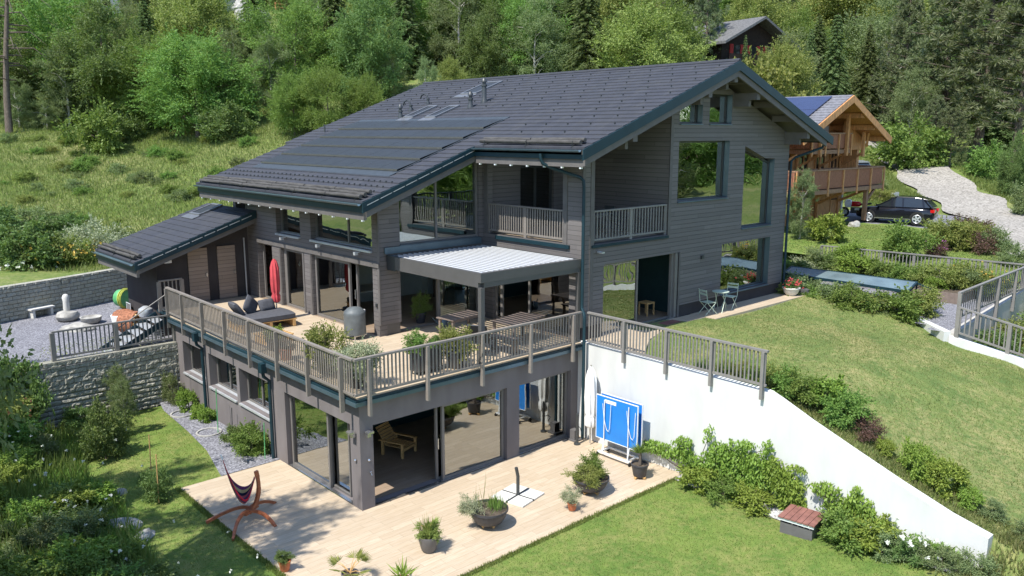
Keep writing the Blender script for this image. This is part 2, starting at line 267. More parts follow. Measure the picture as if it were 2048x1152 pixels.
# ------------------------------------------------------------------ mesh builder
def wloc(o):
    v = Vector((0, 0, 0))
    while o is not None:
        v += o.location; o = o.parent
    return v
class MB:
    def __init__(s): s.v = []; s.f = []; s.mi = []; s.uv = None; s.cuts = []
    def add(s, vs, fs, m=0):
        s.cuts.append((len(s.v), len(s.f))); n = len(s.v); s.v += [tuple(v) for v in vs]; s.f += [tuple(n+i for i in f) for f in fs]; s.mi += [m]*len(fs); return s
    def box(s, x0, y0, z0, x1, y1, z1, m=0):
        if x0 > x1: x0, x1 = x1, x0
        if y0 > y1: y0, y1 = y1, y0
        if z0 > z1: z0, z1 = z1, z0
        v = [(x0, y0, z0), (x1, y0, z0), (x1, y1, z0), (x0, y1, z0), (x0, y0, z1), (x1, y0, z1), (x1, y1, z1), (x0, y1, z1)]
        return s.add(v, [(0, 3, 2, 1), (4, 5, 6, 7), (0, 1, 5, 4), (1, 2, 6, 5), (2, 3, 7, 6), (3, 0, 4, 7)], m)
    def beam(s, p, q, w, h, m=0, up=(0, 0, 1)):
        p = Vector(p); q = Vector(q); d = (q-p).normalized(); u = Vector(up)
        if abs(d.dot(u)) > .99: u = Vector((0, 1, 0))
        sd = d.cross(u).normalized()*w/2; uu = sd.cross(d).normalized()*h/2
        v = [a+b for a in (p, q) for b in (-sd-uu, sd-uu, sd+uu, -sd+uu)]
        return s.add(v, [(0, 1, 2, 3), (7, 6, 5, 4), (0, 4, 5, 1), (1, 5, 6, 2), (2, 6, 7, 3), (3, 7, 4, 0)], m)
    def tube(s, pts, r, n=8, m=0, cap=True):
        pts = [Vector(p) for p in pts]; k = len(pts); rr = r if isinstance(r, (list, tuple)) else [r]*k
        vs = []; prev = None
        for i, p in enumerate(pts):
            d = (pts[min(i+1, k-1)]-pts[max(i-1, 0)]).normalized()
            if prev is None:
                a = Vector((0, 0, 1)) if abs(d.z) < .9 else Vector((1, 0, 0)); sd = d.cross(a).normalized()
            else: sd = (prev-d*prev.dot(d)).normalized()
            prev = sd; up = d.cross(sd)
            for j in range(n):
                t = 2*PI*j/n; vs.append(p+(sd*math.cos(t)+up*math.sin(t))*rr[i])
        fs = [(i*n+j, i*n+(j+1) % n, (i+1)*n+(j+1) % n, (i+1)*n+j) for i in range(k-1) for j in range(n)]
        if cap: fs += [tuple(range(n))[::-1], tuple((k-1)*n+j for j in range(n))]
        return s.add(vs, fs, m)
    def lathe(s, prof, c=(0, 0, 0), n=20, m=0, wob=None):
        vs = []; k = len(prof)
        for i, (r, z) in enumerate(prof):
            for j in range(n):
                t = 2*PI*j/n; q = r*(1+(wob(t, z) if wob else 0)); vs.append((c[0]+q*math.cos(t), c[1]+q*math.sin(t), c[2]+z))
        fs = [(i*n+j, i*n+(j+1) % n, (i+1)*n+(j+1) % n, (i+1)*n+j) for i in range(k-1) for j in range(n)]
        fs += [tuple(range(n))[::-1], tuple((k-1)*n+j for j in range(n))]
        return s.add(vs, fs, m)
    def prism(s, poly, axis, a, b, m=0):
        n = len(poly)
        def P(u, w, t): return {'x': (t, u, w), 'y': (u, t, w), 'z': (u, w, t)}[axis]
        vs = [P(u, w, a) for u, w in poly]+[P(u, w, b) for u, w in poly]
        fs = [tuple(range(n)), tuple(range(n, 2*n))[::-1]]+[(i, i+n, (i+1) % n+n, (i+1) % n) for i in range(n)]
        return s.add(vs, fs, m)
    def each(s, name, mats, parent=None, **k):
        i0 = 0; cuts = s.cuts+[(len(s.v), len(s.f))]
        for (v0, f0), (v1, f1) in zip(cuts[:-1], cuts[1:]):
            m = MB(); m.v = s.v[v0:v1]; m.f = [tuple(i-v0 for i in f) for f in s.f[f0:f1]]; m.mi = s.mi[f0:f1]; m.build(name, mats, parent, **k)
    def build(s, name, mats, parent=None, smooth=False, bevel=0, local=False, fix=True):
        me = bpy.data.meshes.new(name)
        off = Vector((0, 0, 0)) if (parent is None or local) else wloc(parent)
        me.from_pydata([(v[0]-off.x, v[1]-off.y, v[2]-off.z) for v in s.v], [], s.f)
        mats = mats if isinstance(mats, (list, tuple)) else [mats]
        for m in mats: me.materials.append(M[m] if isinstance(m, str) else m)
        me.polygons.foreach_set('material_index', s.mi)
        if smooth: me.polygons.foreach_set('use_smooth', [True]*len(s.f))
        if fix:
            bm = bmesh.new(); bm.from_mesh(me); bmesh.ops.recalc_face_normals(bm, faces=bm.faces); bm.to_mesh(me); bm.free()
        if s.uv: 
            uvl = me.uv_layers.new(name='UVMap')
            for lp in me.loops: uvl.data[lp.index].uv = s.uv[lp.vertex_index]
        o = bpy.data.objects.new(name, me); C.objects.link(o)
        if parent is not None: o.parent = parent
        if smooth:
            md = None
            try: me.set_sharp_from_angle(angle=math.radians(40))
            except Exception: pass
        if bevel:
            b = o.modifiers.new('b', 'BEVEL'); b.width = bevel; b.segments = 1; b.limit_method = 'ANGLE'
        return o
def thing(name, label, cat, loc=(0, 0, 0), rz=0, group=None):
    o = bpy.data.objects.new(name, None); C.objects.link(o); o.location = loc; o.rotation_euler = (0, 0, rz); o.empty_display_size = .2
    return tag(o, label, cat, group)
def tag(o, label, cat, group=None):
    o['label'] = label; o['category'] = cat
    if group: o['group'] = group
    return o
def struct(o, kind='structure', label=None):
    o['kind'] = kind
    if label: o['label'] = label
    return o
def dup(root, loc=None, rz=None, scale=None, label=None, group=None):
    r = root.copy(); C.objects.link(r)
    if loc is not None: r.location = loc
    if rz is not None: r.rotation_euler = (0, 0, rz)
    if scale is not None: r.scale = scale if isinstance(scale, (tuple, list)) else (scale,)*3
    if label: r['label'] = label
    if group: r['group'] = group
    for ch in root.children:
        c = ch.copy(); C.objects.link(c); c.parent = r
        for g in ch.children:
            d = g.copy(); C.objects.link(d); d.parent = c
    return r
def cut(o, cutter):
    md = o.modifiers.new('c', 'BOOLEAN'); md.operation = 'DIFFERENCE'; md.solver = 'EXACT'; md.object = cutter
    bpy.context.view_layer.update()
    dg = bpy.context.evaluated_depsgraph_get(); me = bpy.data.meshes.new_from_object(o.evaluated_get(dg))
    o.modifiers.clear(); old = o.data; o.data = me; me.name = old.name
    bpy.data.objects.remove(cutter)
    return o

# ------------------------------------------------------------------ camera
CAM = Vector((-10.042, -16.589, 9.2846)); FPX = 1634.; YAW = math.radians(47.7); PIT = math.atan(310/FPX)
Fh = Vector((math.cos(YAW), math.sin(YAW), 0)); Rh = Vector((math.sin(YAW), -math.cos(YAW), 0))
FW = Fh*math.cos(PIT)-Vector((0, 0, math.sin(PIT))); UP = Fh*math.sin(PIT)+Vector((0, 0, math.cos(PIT)))
cam = bpy.data.cameras.new('camera'); co = bpy.data.objects.new('camera', cam); C.objects.link(co); sc.camera = co
co.matrix_world = Matrix((( Rh.x, UP.x, -FW.x, CAM.x), (Rh.y, UP.y, -FW.y, CAM.y), (Rh.z, UP.z, -FW.z, CAM.z), (0, 0, 0, 1)))
cam.sensor_width = 36; cam.lens = FPX/2048*36; cam.clip_end = 2000; cam.clip_start = .1
def at(px, py, d):
    k = d/(math.cos(PIT)*FPX-math.sin(PIT)*(py-576)); r = FW*FPX+Rh*(px-1024)-UP*(py-576); return CAM+r*k
# ------------------------------------------------------------------ light
SUN = Vector((-.63, -.075, 1)).normalized()
w = bpy.data.worlds.new('World'); sc.world = w; w.use_nodes = True; wn = w.node_tree
bg = wn.nodes['Background']; sky = wn.nodes.new('ShaderNodeTexSky'); sky.sky_type = 'NISHITA'; sky.sun_disc = False
sky.sun_elevation = math.asin(SUN.z); sky.sun_rotation = math.atan2(SUN.x, SUN.y); sky.altitude = 1500; sky.air_density = 1.0; sky.dust_density = .6
wn.links.new(sky.outputs[0], bg.inputs[0]); bg.inputs[1].default_value = .15
sl = bpy.data.lights.new('sun', 'SUN'); sl.energy = 3.5; sl.angle = math.radians(.53); sl.color = (1, .955, .88)
so = bpy.data.objects.new('sun', sl); C.objects.link(so); so.rotation_euler = (-SUN).to_track_quat('-Z', 'Y').to_euler(); so.location = (-30, -5, 50)
sc.view_settings.view_transform = 'Standard'; sc.view_settings.look = 'None'; sc.view_settings.gamma = 1; sc.view_settings.exposure = 1.05
sc.render.engine = 'CYCLES'; sc.cycles.max_bounces = 8; sc.cycles.transparent_max_bounces = 24; sc.cycles.diffuse_bounces = 3; sc.cycles.glossy_bounces = 4; sc.cycles.use_denoising = True
sc.cycles.caustics_reflective = False; sc.cycles.caustics_refractive = False
# ------------------------------------------------------------------ main house
SL = .37
def RZ(x): return 11.62+SL*(x-14.25) if x < 14.25 else 11.62-SL*(x-14.25)
H = thing('main_house', 'large grey timber chalet house with dark tiled roof, solar panels and terrace', 'house', (0, 0, 0))
def hpart(mb, name, mat, parent=H, **k): return mb.build(name, mat, parent, **k)
def cutpart(o, polys):                      # polys: list of (poly, axis, a, b)
    c = MB()
    for q in polys: c.prism(*q)
    return cut(o, c.build('cutter', 'white'))
def rect(a0, a1, z0, z1): return [(a0, z0), (a1, z0), (a1, z1), (a0, z1)]

# lower storey (rendered)
g = MB().prism(rect(0, 12, -.4, 2.86), 'x', 0, .38)
A = hpart(g, 'rendered_side_wall', 'plaster')
cutpart(A, [(rect(.45, 3.92, -.02, 2.16), 'x', -1, 1), (rect(4.8, 6.9, 1.12, 2.22), 'x', -1, 1), (rect(7.1, 9.2, 1.12, 2.22), 'x', -1, 1), (rect(9.55, 11.42, 1.12, 2.22), 'x', -1, 1)])
g = MB().prism(rect(.38, 7.82, -.4, 2.86), 'y', 0, .4)
B = hpart(g, 'rendered_front_wall', 'plaster')
cutpart(B, [(rect(.3, 4.86, -.02, 2.16), 'y', -1, 1), (rect(5.34, 7.5, -.02, 2.16), 'y', -1, 1)])
# windows -----------------------------------------------------------------
def window(plane, c, a0, a1, z0, z1, d, fr=.06, mulls=(), name='window', sill=True, mat='framegrey', pane='glass', sgn=1, zt=None, sillout=.05, fd=.07, parent=H, skip=(), silldown=.03):
    """frame ring d behind the wall face c; plane 'x' faces -x, 'y' faces -y; zt = height of the top at a1 when it slopes"""
    zt = z1 if zt is None else zt
    f0, f1 = c+d*sgn, c+(d+fd)*sgn
    top = lambda a: z1+(zt-z1)*(a-a0)/(a1-a0)
    ax = plane; g = MB()
    g.prism([(a0, z0), (a1, z0), (a1, z0+fr), (a0, z0+fr)], ax, f0, f1)
    g.prism([(a0, top(a0)-fr), (a1, top(a1)-fr), (a1, top(a1)), (a0, top(a0))], ax, f0, f1)
    edges = [a0+fr/2]+[m for m in mulls]+[a1-fr/2]
    for e in edges: g.prism([(e-fr/2, z0+fr), (e+fr/2, z0+fr), (e+fr/2, top(e+fr/2)-fr), (e-fr/2, top(e-fr/2)-fr)], ax, f0, f1)
    o = g.build(name, mat, parent)
    pm = c+(d+fd/2)*sgn
    for i in range(len(edges)-1):
        if i in skip: continue
        b0, b1 = edges[i]+fr/2, edges[i+1]-fr/2
        MB().prism([(b0, z0+fr), (b1, z0+fr), (b1, top(b1)-fr), (b0, top(b0)-fr)], ax, pm, pm+.008*sgn).build('pane', pane, o)
    if sill:
        s = MB(); lo, hi = sorted((c-sillout*sgn, c+d*sgn-.003*sgn))
        if ax == 'x': s.add([(lo, a0+.004, z0-.02), (hi, a0+.004, z0+.01), (hi, a1-.004, z0+.01), (lo, a1-.004, z0-.02), (lo, a0+.004, z0-.02-silldown), (hi, a0+.004, z0-.02-silldown), (hi, a1-.004, z0-.02-silldown), (lo, a1-.004, z0-.02-silldown)], [(0, 1, 2, 3), (7, 6, 5, 4), (0, 4, 5, 1), (1, 5, 6, 2), (2, 6, 7, 3), (3, 7, 4, 0)])
        else: s.add([(a0+.004, lo, z0-.02), (a0+.004, hi, z0+.01), (a1-.004, hi, z0+.01), (a1-.004, lo, z0-.02), (a0+.004, lo, z0-.02-silldown), (a0+.004, hi, z0-.02-silldown), (a1-.004, hi, z0-.02-silldown), (a1-.004, lo, z0-.02-silldown)], [(0, 1, 2, 3), (7, 6, 5, 4), (0, 4, 5, 1), (1, 5, 6, 2), (2, 6, 7, 3), (3, 7, 4, 0)])
        s.build('sill', 'tealgl' if plane == 'y' else 'alu', o)
    return o
for a0, a1, mm in ((4.8, 6.9, (5.9,)), (7.1, 9.2, (8.2,)), (9.55, 11.42, (10.5,))):
    window('x', 0, a0, a1, 1.12, 2.22, .26, mulls=mm, sillout=.06, silldown=.05)
    g = MB()
    for q in range(4): g.box(.37, a1-.12-.16*q, 1.2, .40, a1-.02-.16*q, 2.18)
    g.build('blind_slats', 'framegrey', H)
# low level sliding doors
window('x', 0, 1.75, 3.86, 0, 2.15, .12, fr=.08, mulls=(), name='sliding_door', sill=False, pane='glass_lo')
o = window('x', .08, .9, 1.85, 0, 2.15, .14, fr=.05, name='sliding_door', sill=False, pane='glass_lo')
MB().tube([(.17, 1.80, .95), (.13, 1.80, .95), (.13, 1.80, 1.25), (.17, 1.80, 1.25)], .014, 6).build('handle', 'chrome', o)
window('y', 0, 2.62, 4.84, 0, 2.15, .12, fr=.08, name='sliding_door', sill=False, pane='glass_lo')
o = window('y', .1, 2.5, 4.7, 0, 2.15, .14, fr=.06, name='sliding_door', sill=False, pane='glass_lo')
MB().tube([(2.53, .22, .9), (2.53, .18, .9), (2.53, .18, 1.2), (2.53, .18, 1.2)], .014, 6).build('handle', 'chrome', o)
window('y', 0, 5.36, 7.48, 0, 2.15, .14, fr=.08, name='sliding_door', sill=False, pane='glass_lo')
MB().box(.02, .46, -.01, .12, 3.9, .015).box(.4, .02, -.01, 4.85, .12, .016).box(5.34, .02, -.01, 7.48, .12, .016).build('threshold', 'chrome', H)
# deck slab, tiled terrace, floors
g = MB().box(-.2, -.2, 2.862, 7.86, -.0, 2.955).box(-.2, 0, 2.862, 0, 12.1, 2.955).box(0, 0, 2.864, 7.86, 4.6, 2.953).box(0, 4.6, 2.864, 3.65, 13.7, 2.953)
hpart(g, 'terrace_edge_flashing', 'teal')
hpart(MB().box(-.22, -.22, 2.80, -.2, 12.1, 2.90).box(-.2, -.22, 2.80, 7.8, -.2, 2.90), 'drip_edge', 'tealgl')
g = MB().box(-.12, -.12, 2.957, 7.84, .0, 3.0).box(-.12, 0, 2.957, 7.88, 4.6, 3.0).box(-.12, 4.6, 2.957, 3.66, 12.1, 3.0).box(.1, 12.1, 2.957, 3.66, 13.74, 3.0)
hpart(g, 'terrace_floor', 'deck')
g = MB().box(3.66, 4.6, 2.7, 19.4, 15.6, 3.0).box(7.9, .28, 2.7, 19.4, 4.6, 3.0).box(.38, .4, -.2, 7.5, 12, -.004)
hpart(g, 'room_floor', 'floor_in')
g = MB().box(3.9, 4.8, 5.42, 19.4, 15.5, 5.62).box(8.1, .3, 5.42, 19.4, 4.8, 5.62).box(.4, .42, 2.62, 7.6, 11.9, 2.85)
hpart(g, 'ceiling', 'ceil')
# rooms inside
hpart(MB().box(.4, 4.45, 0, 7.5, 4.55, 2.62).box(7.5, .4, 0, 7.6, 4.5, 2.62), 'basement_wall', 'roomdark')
hpart(MB().box(3.9, 4.7, 0, 4, 11.9, 2.62), 'store_room_wall', 'roomwall')
hpart(MB().box(3.95, 9.6, 3.0, 12.2, 9.7, 5.42).box(12.2, 4.8, 3, 12.3, 9.7, 5.42).box(7.6, 10.4, 3, 7.7, 15, 5.42), 'room_wall', 'roomwall')
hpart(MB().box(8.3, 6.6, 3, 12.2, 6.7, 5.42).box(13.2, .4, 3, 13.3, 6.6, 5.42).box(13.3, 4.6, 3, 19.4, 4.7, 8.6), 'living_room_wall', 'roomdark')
# main A wall (cladding) facing west
zt = RZ(3.65)-.42
A = hpart(MB().prism(rect(4.6, 13.75, 3.0, zt), 'x', 3.65, 3.93), 'clad_side_wall', 'clad')
cutpart(A, [(rect(4.92, 8.78, 2.9, 5.17), 'x', 3, 5), (rect(9.42, 11.05, 2.9, 5.17), 'x', 3, 5), (rect(11.75, 12.95, 2.9, 5.17), 'x', 3, 5),
            (rect(4.9, 8.75, 5.7, 6.86), 'x', 3, 5), (rect(9.5, 11.3, 5.7, 6.86), 'x', 3, 5)])
(MB().box(3.63, 4.52, 3.36, 3.67, 4.62, zt).box(3.63, 13.72, 3, 3.66, 13.8, zt).box(3.625, 8.8, 3, 3.65, 8.9, 5.15).box(3.625, 9.3, 3, 3.65, 9.4, 5.15).box(3.625, 11.07, 3, 3.65, 11.17, 5.15)).each('corner_board', 'trimwood', H)
hpart(MB().box(3.61, 4.52, 5.19, 3.648, 12.98, 5.33), 'lintel_board', 'trimwood')
window('x', 3.65, 4.9, 8.75, 5.7, 6.86, .2, mulls=(6.62,), sillout=.07, pane='glass_hi', silldown=.06)
window('x', 3.65, 9.5, 11.3, 5.7, 6.86, .2, mulls=(), sillout=.07, pane='glass_hi', silldown=.06)
window('x', 3.65, 6.45, 8.72, 3.0, 5.15, .1, fr=.09, name='sliding_door', sill=False, pane='glass')
o = window('x', 3.76, 6.2, 8.5, 3.0, 5.15, .12, fr=.07, name='sliding_door', sill=False, pane='glass')
MB().tube([(3.86, 6.23, 3.95), (3.8, 6.23, 3.95), (3.8, 6.23, 4.25), (3.86, 6.23, 4.25)], .014, 6).build('handle', 'chrome', o)
window('x', 3.65, 9.45, 11.03, 3.0, 5.15, .12, fr=.09, name='sliding_door', sill=False, pane='glass', mulls=(10.9,))
window('x', 3.65, 11.78, 12.93, 3.0, 5.15, .2, fr=.06, name='sliding_door', sill=False, pane='glass', skip=(0,))
for y in (5.6, 8.0, 10.6):
    g = MB().tube([(3.64, y, 5.58), (3.5, y, 5.58)], .02, 6).box(3.42, y-.05, 5.50, 3.54, y+.05, 5.60); g.build('wall_spotlight', 'alu', H)
# pavilion wall facing south (y = 4.6)
zt4, zt8 = RZ(3.9)-.42, RZ(7.9)-.42
Bw = hpart(MB().prism([(3.93, 3.36), (7.9, 3.36), (7.9, zt8), (3.93, zt4)], 'y', 4.6, 4.86), 'clad_pavilion_wall', 'clad')
cutpart(Bw, [([(4.47, 5.84), (7.72, 5.84), (7.72, RZ(7.72)-.6), (4.47, RZ(4.47)-.6)], 'y', 4, 6), (rect(4.47, 7.78, 2.9, 5.08), 'y', 4, 6)])
hpart(MB().box(3.7, 4.64, 3, 4.45, 4.84, 3.36), 'plinth', 'darkgrey')
window('y', 4.6, 4.47, 7.72, 5.84, RZ(4.47)-.6, .08, fr=.07, mulls=(5.98,), pane='glass_hi', zt=RZ(7.72)-.6, name='gable_window')
window('y', 4.6, 6.02, 7.78, 3.0, 5.08, .1, fr=.09, name='sliding_door', sill=False, pane='glass')
window('y', 4.7, 4.5, 6.12, 3.0, 5.08, .12, fr=.05, name='sliding_door', sill=False, pane='glass', skip=(0,))
# west wall under the balcony (x = 7.9)
W = hpart(MB().prism(rect(.3, 4.6, 3.0, 8.4), 'x', 7.9, 8.15), 'clad_west_wall', 'clad')
cutpart(W, [(rect(.72, 4.38, 5.95, 9), 'x', 7, 9), (rect(.52, 4.1, 2.9, 5.08), 'x', 7, 9)])
window('x', 7.9, .52, 2.45, 3.0, 5.08, .1, fr=.08, name='sliding_door', sill=False, pane='glass')
window('x', 7.9, 3.72, 4.1, 3.0, 5.08, .1, fr=.1, name='sliding_door', sill=False, pane='glass')
MB().box(7.87, 4.33, 5.95, 7.9, 4.5, 8.35).box(7.87, .62, 5.75, 7.9, .8, 8.35).each('balcony_post_board', 'trimwood', H)
hpart(MB().box(7.84, .5, 5.80, 7.897, 3.9, 5.92), 'balcony_edge_flashing', 'teal')
# gable wall (y = 0)
G = hpart(MB().prism([(7.9, 3.42), (19.65, 3.42), (19.65, RZ(19.65)-.4), (14.25, RZ(14.25)-.4), (7.9, RZ(7.9)-.4)], 'y', 0, .3), 'clad_gable_wall', 'clad')
cutpart(G, [(rect(8.4, 12.06, 5.94, 13), 'y', -1, 1), (rect(8.9, 12.76, 3, 5.28), 'y', -1, 1), (rect(12.54, 15.52, 7.02, 9.02), 'y', -1, 1),
            ([(16.53, 5.82), (18.62, 5.82), (18.62, 8.33), (17.95, 8.35), (16.53, 8.82)], 'y', -1, 1), (rect(15.34, 18.62, 3.48, 5.33), 'y', -1, 1),
            (rect(12.52, 13.8, 9.6, 10.5), 'y', -1, 1), (rect(14.2, 15.56, 9.6, 10.6), 'y', -1, 1)])
P_ = hpart(MB().prism(rect(7.93, 19.62, 2.4, 3.42), 'y', .03, .3), 'plinth', 'darkplaster')
cutpart(P_, [(rect(8.9, 12.76, 3, 5.28), 'y', -1, 1)])
(MB().box(12.06, -.02, 5.94, 12.2, .02, RZ(12.1)-.5).box(8.24, -.02, 3.42, 8.40, .02, RZ(8.3)-.5).box(7.88, -.022, 3.42, 8.0, .001, RZ(7.9)-.5).box(12.76, -.02, 3.0, 12.84, .02, 5.3)).each('corner_board', 'trimwood', H)
window('y', 0, 12.54, 15.52, 7.02, 9.02, .22, pane='glass_hi', mat='dark', sillout=.06)
window('y', 0, 15.34, 18.62, 3.48, 5.33, .22, pane='glass_hi', mat='dark', sillout=.06)
window('y', 0, 12.52, 13.8, 9.6, 10.5, .22, pane='glass_hi', mat='dark', sillout=.05)
window('y', 0, 14.2, 15.56, 9.6, 10.6, .22, pane='glass_hi', mat='dark', sillout=.05)
window('y', 0, 16.53, 18.62, 5.82, 8.85, .22, pane='glass_hi', mat='dark', sillout=.06, zt=8.18)
for a1, z0, z1 in ((15.52, 7.02, 9.02), (18.62, 3.48, 5.33), (13.8, 9.6, 10.5), (15.56, 9.6, 10.6), (18.62, 5.82, 8.3)):
    hpart(MB().box(a1-.012, .004, z0, a1-.002, .215, z1), 'reveal_board', 'tealgl')
window('y', 0, 8.92, 10.72, 3.0, 5.28, .1, fr=.07, name='sliding_door', sill=False, pane='glass_lo')
window('y', .1, 10.6, 12.74, 3.0, 5.28, .1, fr=.05, name='sliding_door', sill=False, pane='glass', skip=(0,))
hpart(MB().box(12.60, .02, 3.0, 12.74, .1, 5.26).box(12.5, .1, 3.0, 12.60, .2, 5.26), 'door_jamb', 'framegrey')
hpart(MB().box(8.92, .02, 2.99, 12.74, .12, 3.02), 'threshold', 'chrome')
g = MB().box(8.12, .3, 5.62, 12.06, 4.6, 5.93).box(8.41, .012, 5.7, 12.05, .3, 5.938); hpart(g, 'balcony_floor', 'deck')
hpart(MB().box(8.3, -.05, 5.84, 12.1, -.002, 5.925), 'balcony_edge_flashing', 'teal')
Lg = hpart(MB().prism([(8.15, 5.93), (12.06, 5.93), (12.06, RZ(12.06)-.42), (8.15, RZ(8.15)-.42)], 'y', 4.6, 4.84), 'loggia_wall', 'clad')
cutpart(Lg, [(rect(9.64, 11.3, 5.9, 8.15), 'y', 4, 5)])
hpart(MB().prism([(.3, 5.93), (4.6, 5.93), (4.6, RZ(12.1)-.42), (.3, RZ(12.1)-.42)], 'x', 12.06, 12.3), 'loggia_wall', 'clad')
window('y', 4.6, 9.64, 11.3, 5.95, 8.15, .1, fr=.08, mulls=(10.47,), name='balcony_door', sill=False, mat='dark', pane='glass')
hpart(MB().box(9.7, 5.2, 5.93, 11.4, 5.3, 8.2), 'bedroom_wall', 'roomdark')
# east and north walls
hpart(MB().prism(rect(.3, 15.6, 2.2, RZ(19.6)-.42), 'x', 19.4, 19.65), 'clad_east_wall', 'clad')
hpart(MB().prism([(3.93, 3.0), (19.4, 3.0), (19.4, RZ(19.4)-.42), (14.25, RZ(14.25)-.42), (3.93, RZ(3.93)-.42)], 'y', 15.35, 15.6), 'clad_north_wall', 'clad')
# ------------------------------------------------------------------ roof
Y0, Y1, Yc, Y1l = -1.05, 16.45, 3.72, 15.75
def slab(x0, x1, ya, yb, top, th): return [(x0, RZ(x0)-top-th), (x1, RZ(x1)-top-th), (x1, RZ(x1)-top), (x0, RZ(x0)-top)], 'y', ya, yb
roof = MB()
CP = .3236
def courses(x0, x1, ya, yb, left=True):
    n = round(abs(x1-x0)/CP)
    for i in range(n):
        a = x0+(x1-x0)*i/n; b = x0+(x1-x0)*(i+1)/n; za, zb = RZ(a), RZ(b); h = .036
        v = [(a, ya, za+h), (b, ya, zb+.004), (b, yb, zb+.004), (a, yb, za+h), (a, ya, za-.04), (b, ya, zb-.04), (b, yb, zb-.04), (a, yb, za-.04)]
        roof.add(v, [(0, 1, 2, 3), (0, 3, 7, 4), (0, 4, 5, 1), (3, 2, 6, 7), (7, 6, 5, 4)])
xe = 6.8; xl = 2.62
nl = 13; CPl = (xe-xl)/nl
courses(6.8, 14.25, Y0, Yc); courses(2.62, 14.25-23*CP, Yc, Y1l+.2); courses(14.25-23*CP, 14.25, Yc, Y1)
courses(20.9, 14.25, Y0, Y1)
R_ = roof.build('roof', 'tile', H)
g = MB().tube([(14.25, Y0-.01, 11.63), (14.25, Y1, 11.63)], .075, 8); g.build('ridge_cap', 'tile', R_)
g = MB()
for q in (slab(6.8, 14.25, Y0+.08, Yc, .05, .12), slab(2.7, 14.25, Yc+.04, Y1l, .05, .12)): g.prism(*q)
g.prism([(14.25, RZ(14.25)-.17), (20.9, RZ(20.9)-.17), (20.9, RZ(20.9)-.05), (14.25, RZ(14.25)-.05)], 'y', Y0+.08, Y1-.1)
g.each('soffit_boards', 'trimwood', R_)
g = MB()
for q in (slab(6.72, 14.25, Y0-.04, Y0, .0, .3), slab(2.6, 6.9, Yc-.04, Yc, .0, .30)): g.prism(*q)
g.prism([(14.25, RZ(14.25)-.3), (21, RZ(21)-.3), (21, RZ(21)), (14.25, RZ(14.25))], 'y', Y0-.04, Y0)
g.prism([(2.6, RZ(2.6)-.14), (6.85, RZ(6.85)-.14), (6.85, RZ(6.85)-.155+.02), (2.6, RZ(2.6)-.155+.02)], 'y', Yc-.05, Yc-.04)
g.each('verge_flashing', 'teal', R_)
g = MB(); 
for i in range(9):
    x = 2.75+i*.46; g.prism([(x, RZ(x)-.12), (x+.4, RZ(x+.4)-.12), (x+.4, RZ(x+.4)-.135), (x, RZ(x)-.135)], 'y', Yc-.052, Yc-.042)
g.each('verge_trim_strip', 'alu', R_)
g = MB()
for q in (slab(6.85, 14.25, Y0+.02, Y0+.09, .17, .33), slab(2.75, 7.8, Yc+.02, Yc+.10, .17, .33)): g.prism(*q)
g.prism([(14.25, RZ(14.25)-.50), (20.6, RZ(20.6)-.50), (20.6, RZ(20.6)-.17), (14.25, RZ(14.25)-.17)], 'y', Y0+.02, Y0+.09)
g.each('barge_board', 'trimwood', R_)
# purlins with brackets
for x in (9.1, 12.82, 14.25, 15.68, 19.3):
    z = RZ(x)-.46
    g = MB().box(x-.1, -.95, z-.22, x+.1, .0, z+.02).prism([(-.62, z-.44), (0, z-.44), (0, z-.22), (-.62, z-.22)], 'x', x-.07, x+.07)
    g.build('purlin', 'trimwood', R_)
for x in (15.0, 17.0, 18.3, 20.3):
    g = MB().box(x-.05, -.93, RZ(x)-.42, x+.05, 0, RZ(x)-.2)
    g.build('rafter', 'trimwood', R_)
# eaves: fascia, gutter, snow logs, small spot lights under the eaves
def halfpipe(x, z, ya, yb, r=.07):
    g = MB(); n = 8; vs = []
    for y in (ya, yb):
        for i in range(n+1):
            t = PI+PI*i/n; vs.append((x+r*math.cos(t), y, z+r*math.sin(t)))
        for i in range(n+1):
            t = 2*PI-PI*i/n; vs.append((x+(r-.012)*math.cos(t), y, z+(r-.012)*math.sin(t)))
    m = 2*(n+1); g.add(vs, [(i, (i+1) % m, (i+1) % m+m, i+m) for i in range(m)]+[tuple(range(m)), tuple(range(m, 2*m))[::-1]]); return g
def eave(x, ya, yb, logs, parent, rz=RZ, lights=0, lz=-.52):
    z = rz(x); 
    MB().box(x+.0, ya, z-.30, x+.05, yb, z-.03).build('fascia_board', 'teal', parent)
    MB().box(x+.06, ya, z-.52, x+.16, yb, z-.30).build('eave_beam', 'trimwood', parent)
    g = halfpipe(x-.09, z-.04, ya, yb); g.build('gutter', 'tealgl', parent)
    for k in range(logs):
        xx = x+.10+.17*k if logs < 3 else x+.06+.17*k
        g = MB(); n = max(2, int((yb-ya)/1.9)); L = (yb-ya-.3)/n
        for i in range(n):
            y0 = ya+.12+L*i; j = random.uniform(-.008, .008)
            g.tube([(xx+j, y0+.01, rz(xx)+.13+j), (xx-j, y0+L*.5, rz(xx)+.135), (xx+j, y0+L-.02, rz(xx)+.13-j)], [.062, .066, .06], 9)
        g.build('snow_log', 'log', parent, smooth=True)
    g = MB(); y = ya+.4
    while y < yb:
        g.beam((x-.02, y, rz(x)+.03), (x+.60, y, rz(x+.60)+.05), .03, .012); g.beam((x+.04, y, rz(x)+.05), (x+.04, y, rz(x)+.2), .03, .012); y += 1.9
    g.build('snow_log_bracket', 'dark', parent)
    for i in range(lights):
        y = ya+.12+(yb-ya-.3)*i/max(1, lights-1)
        MB().box(x+.065, y-.03, z+lz-.045, x+.135, y+.03, z+lz).build('eave_spotlight', 'whitemetal', parent)
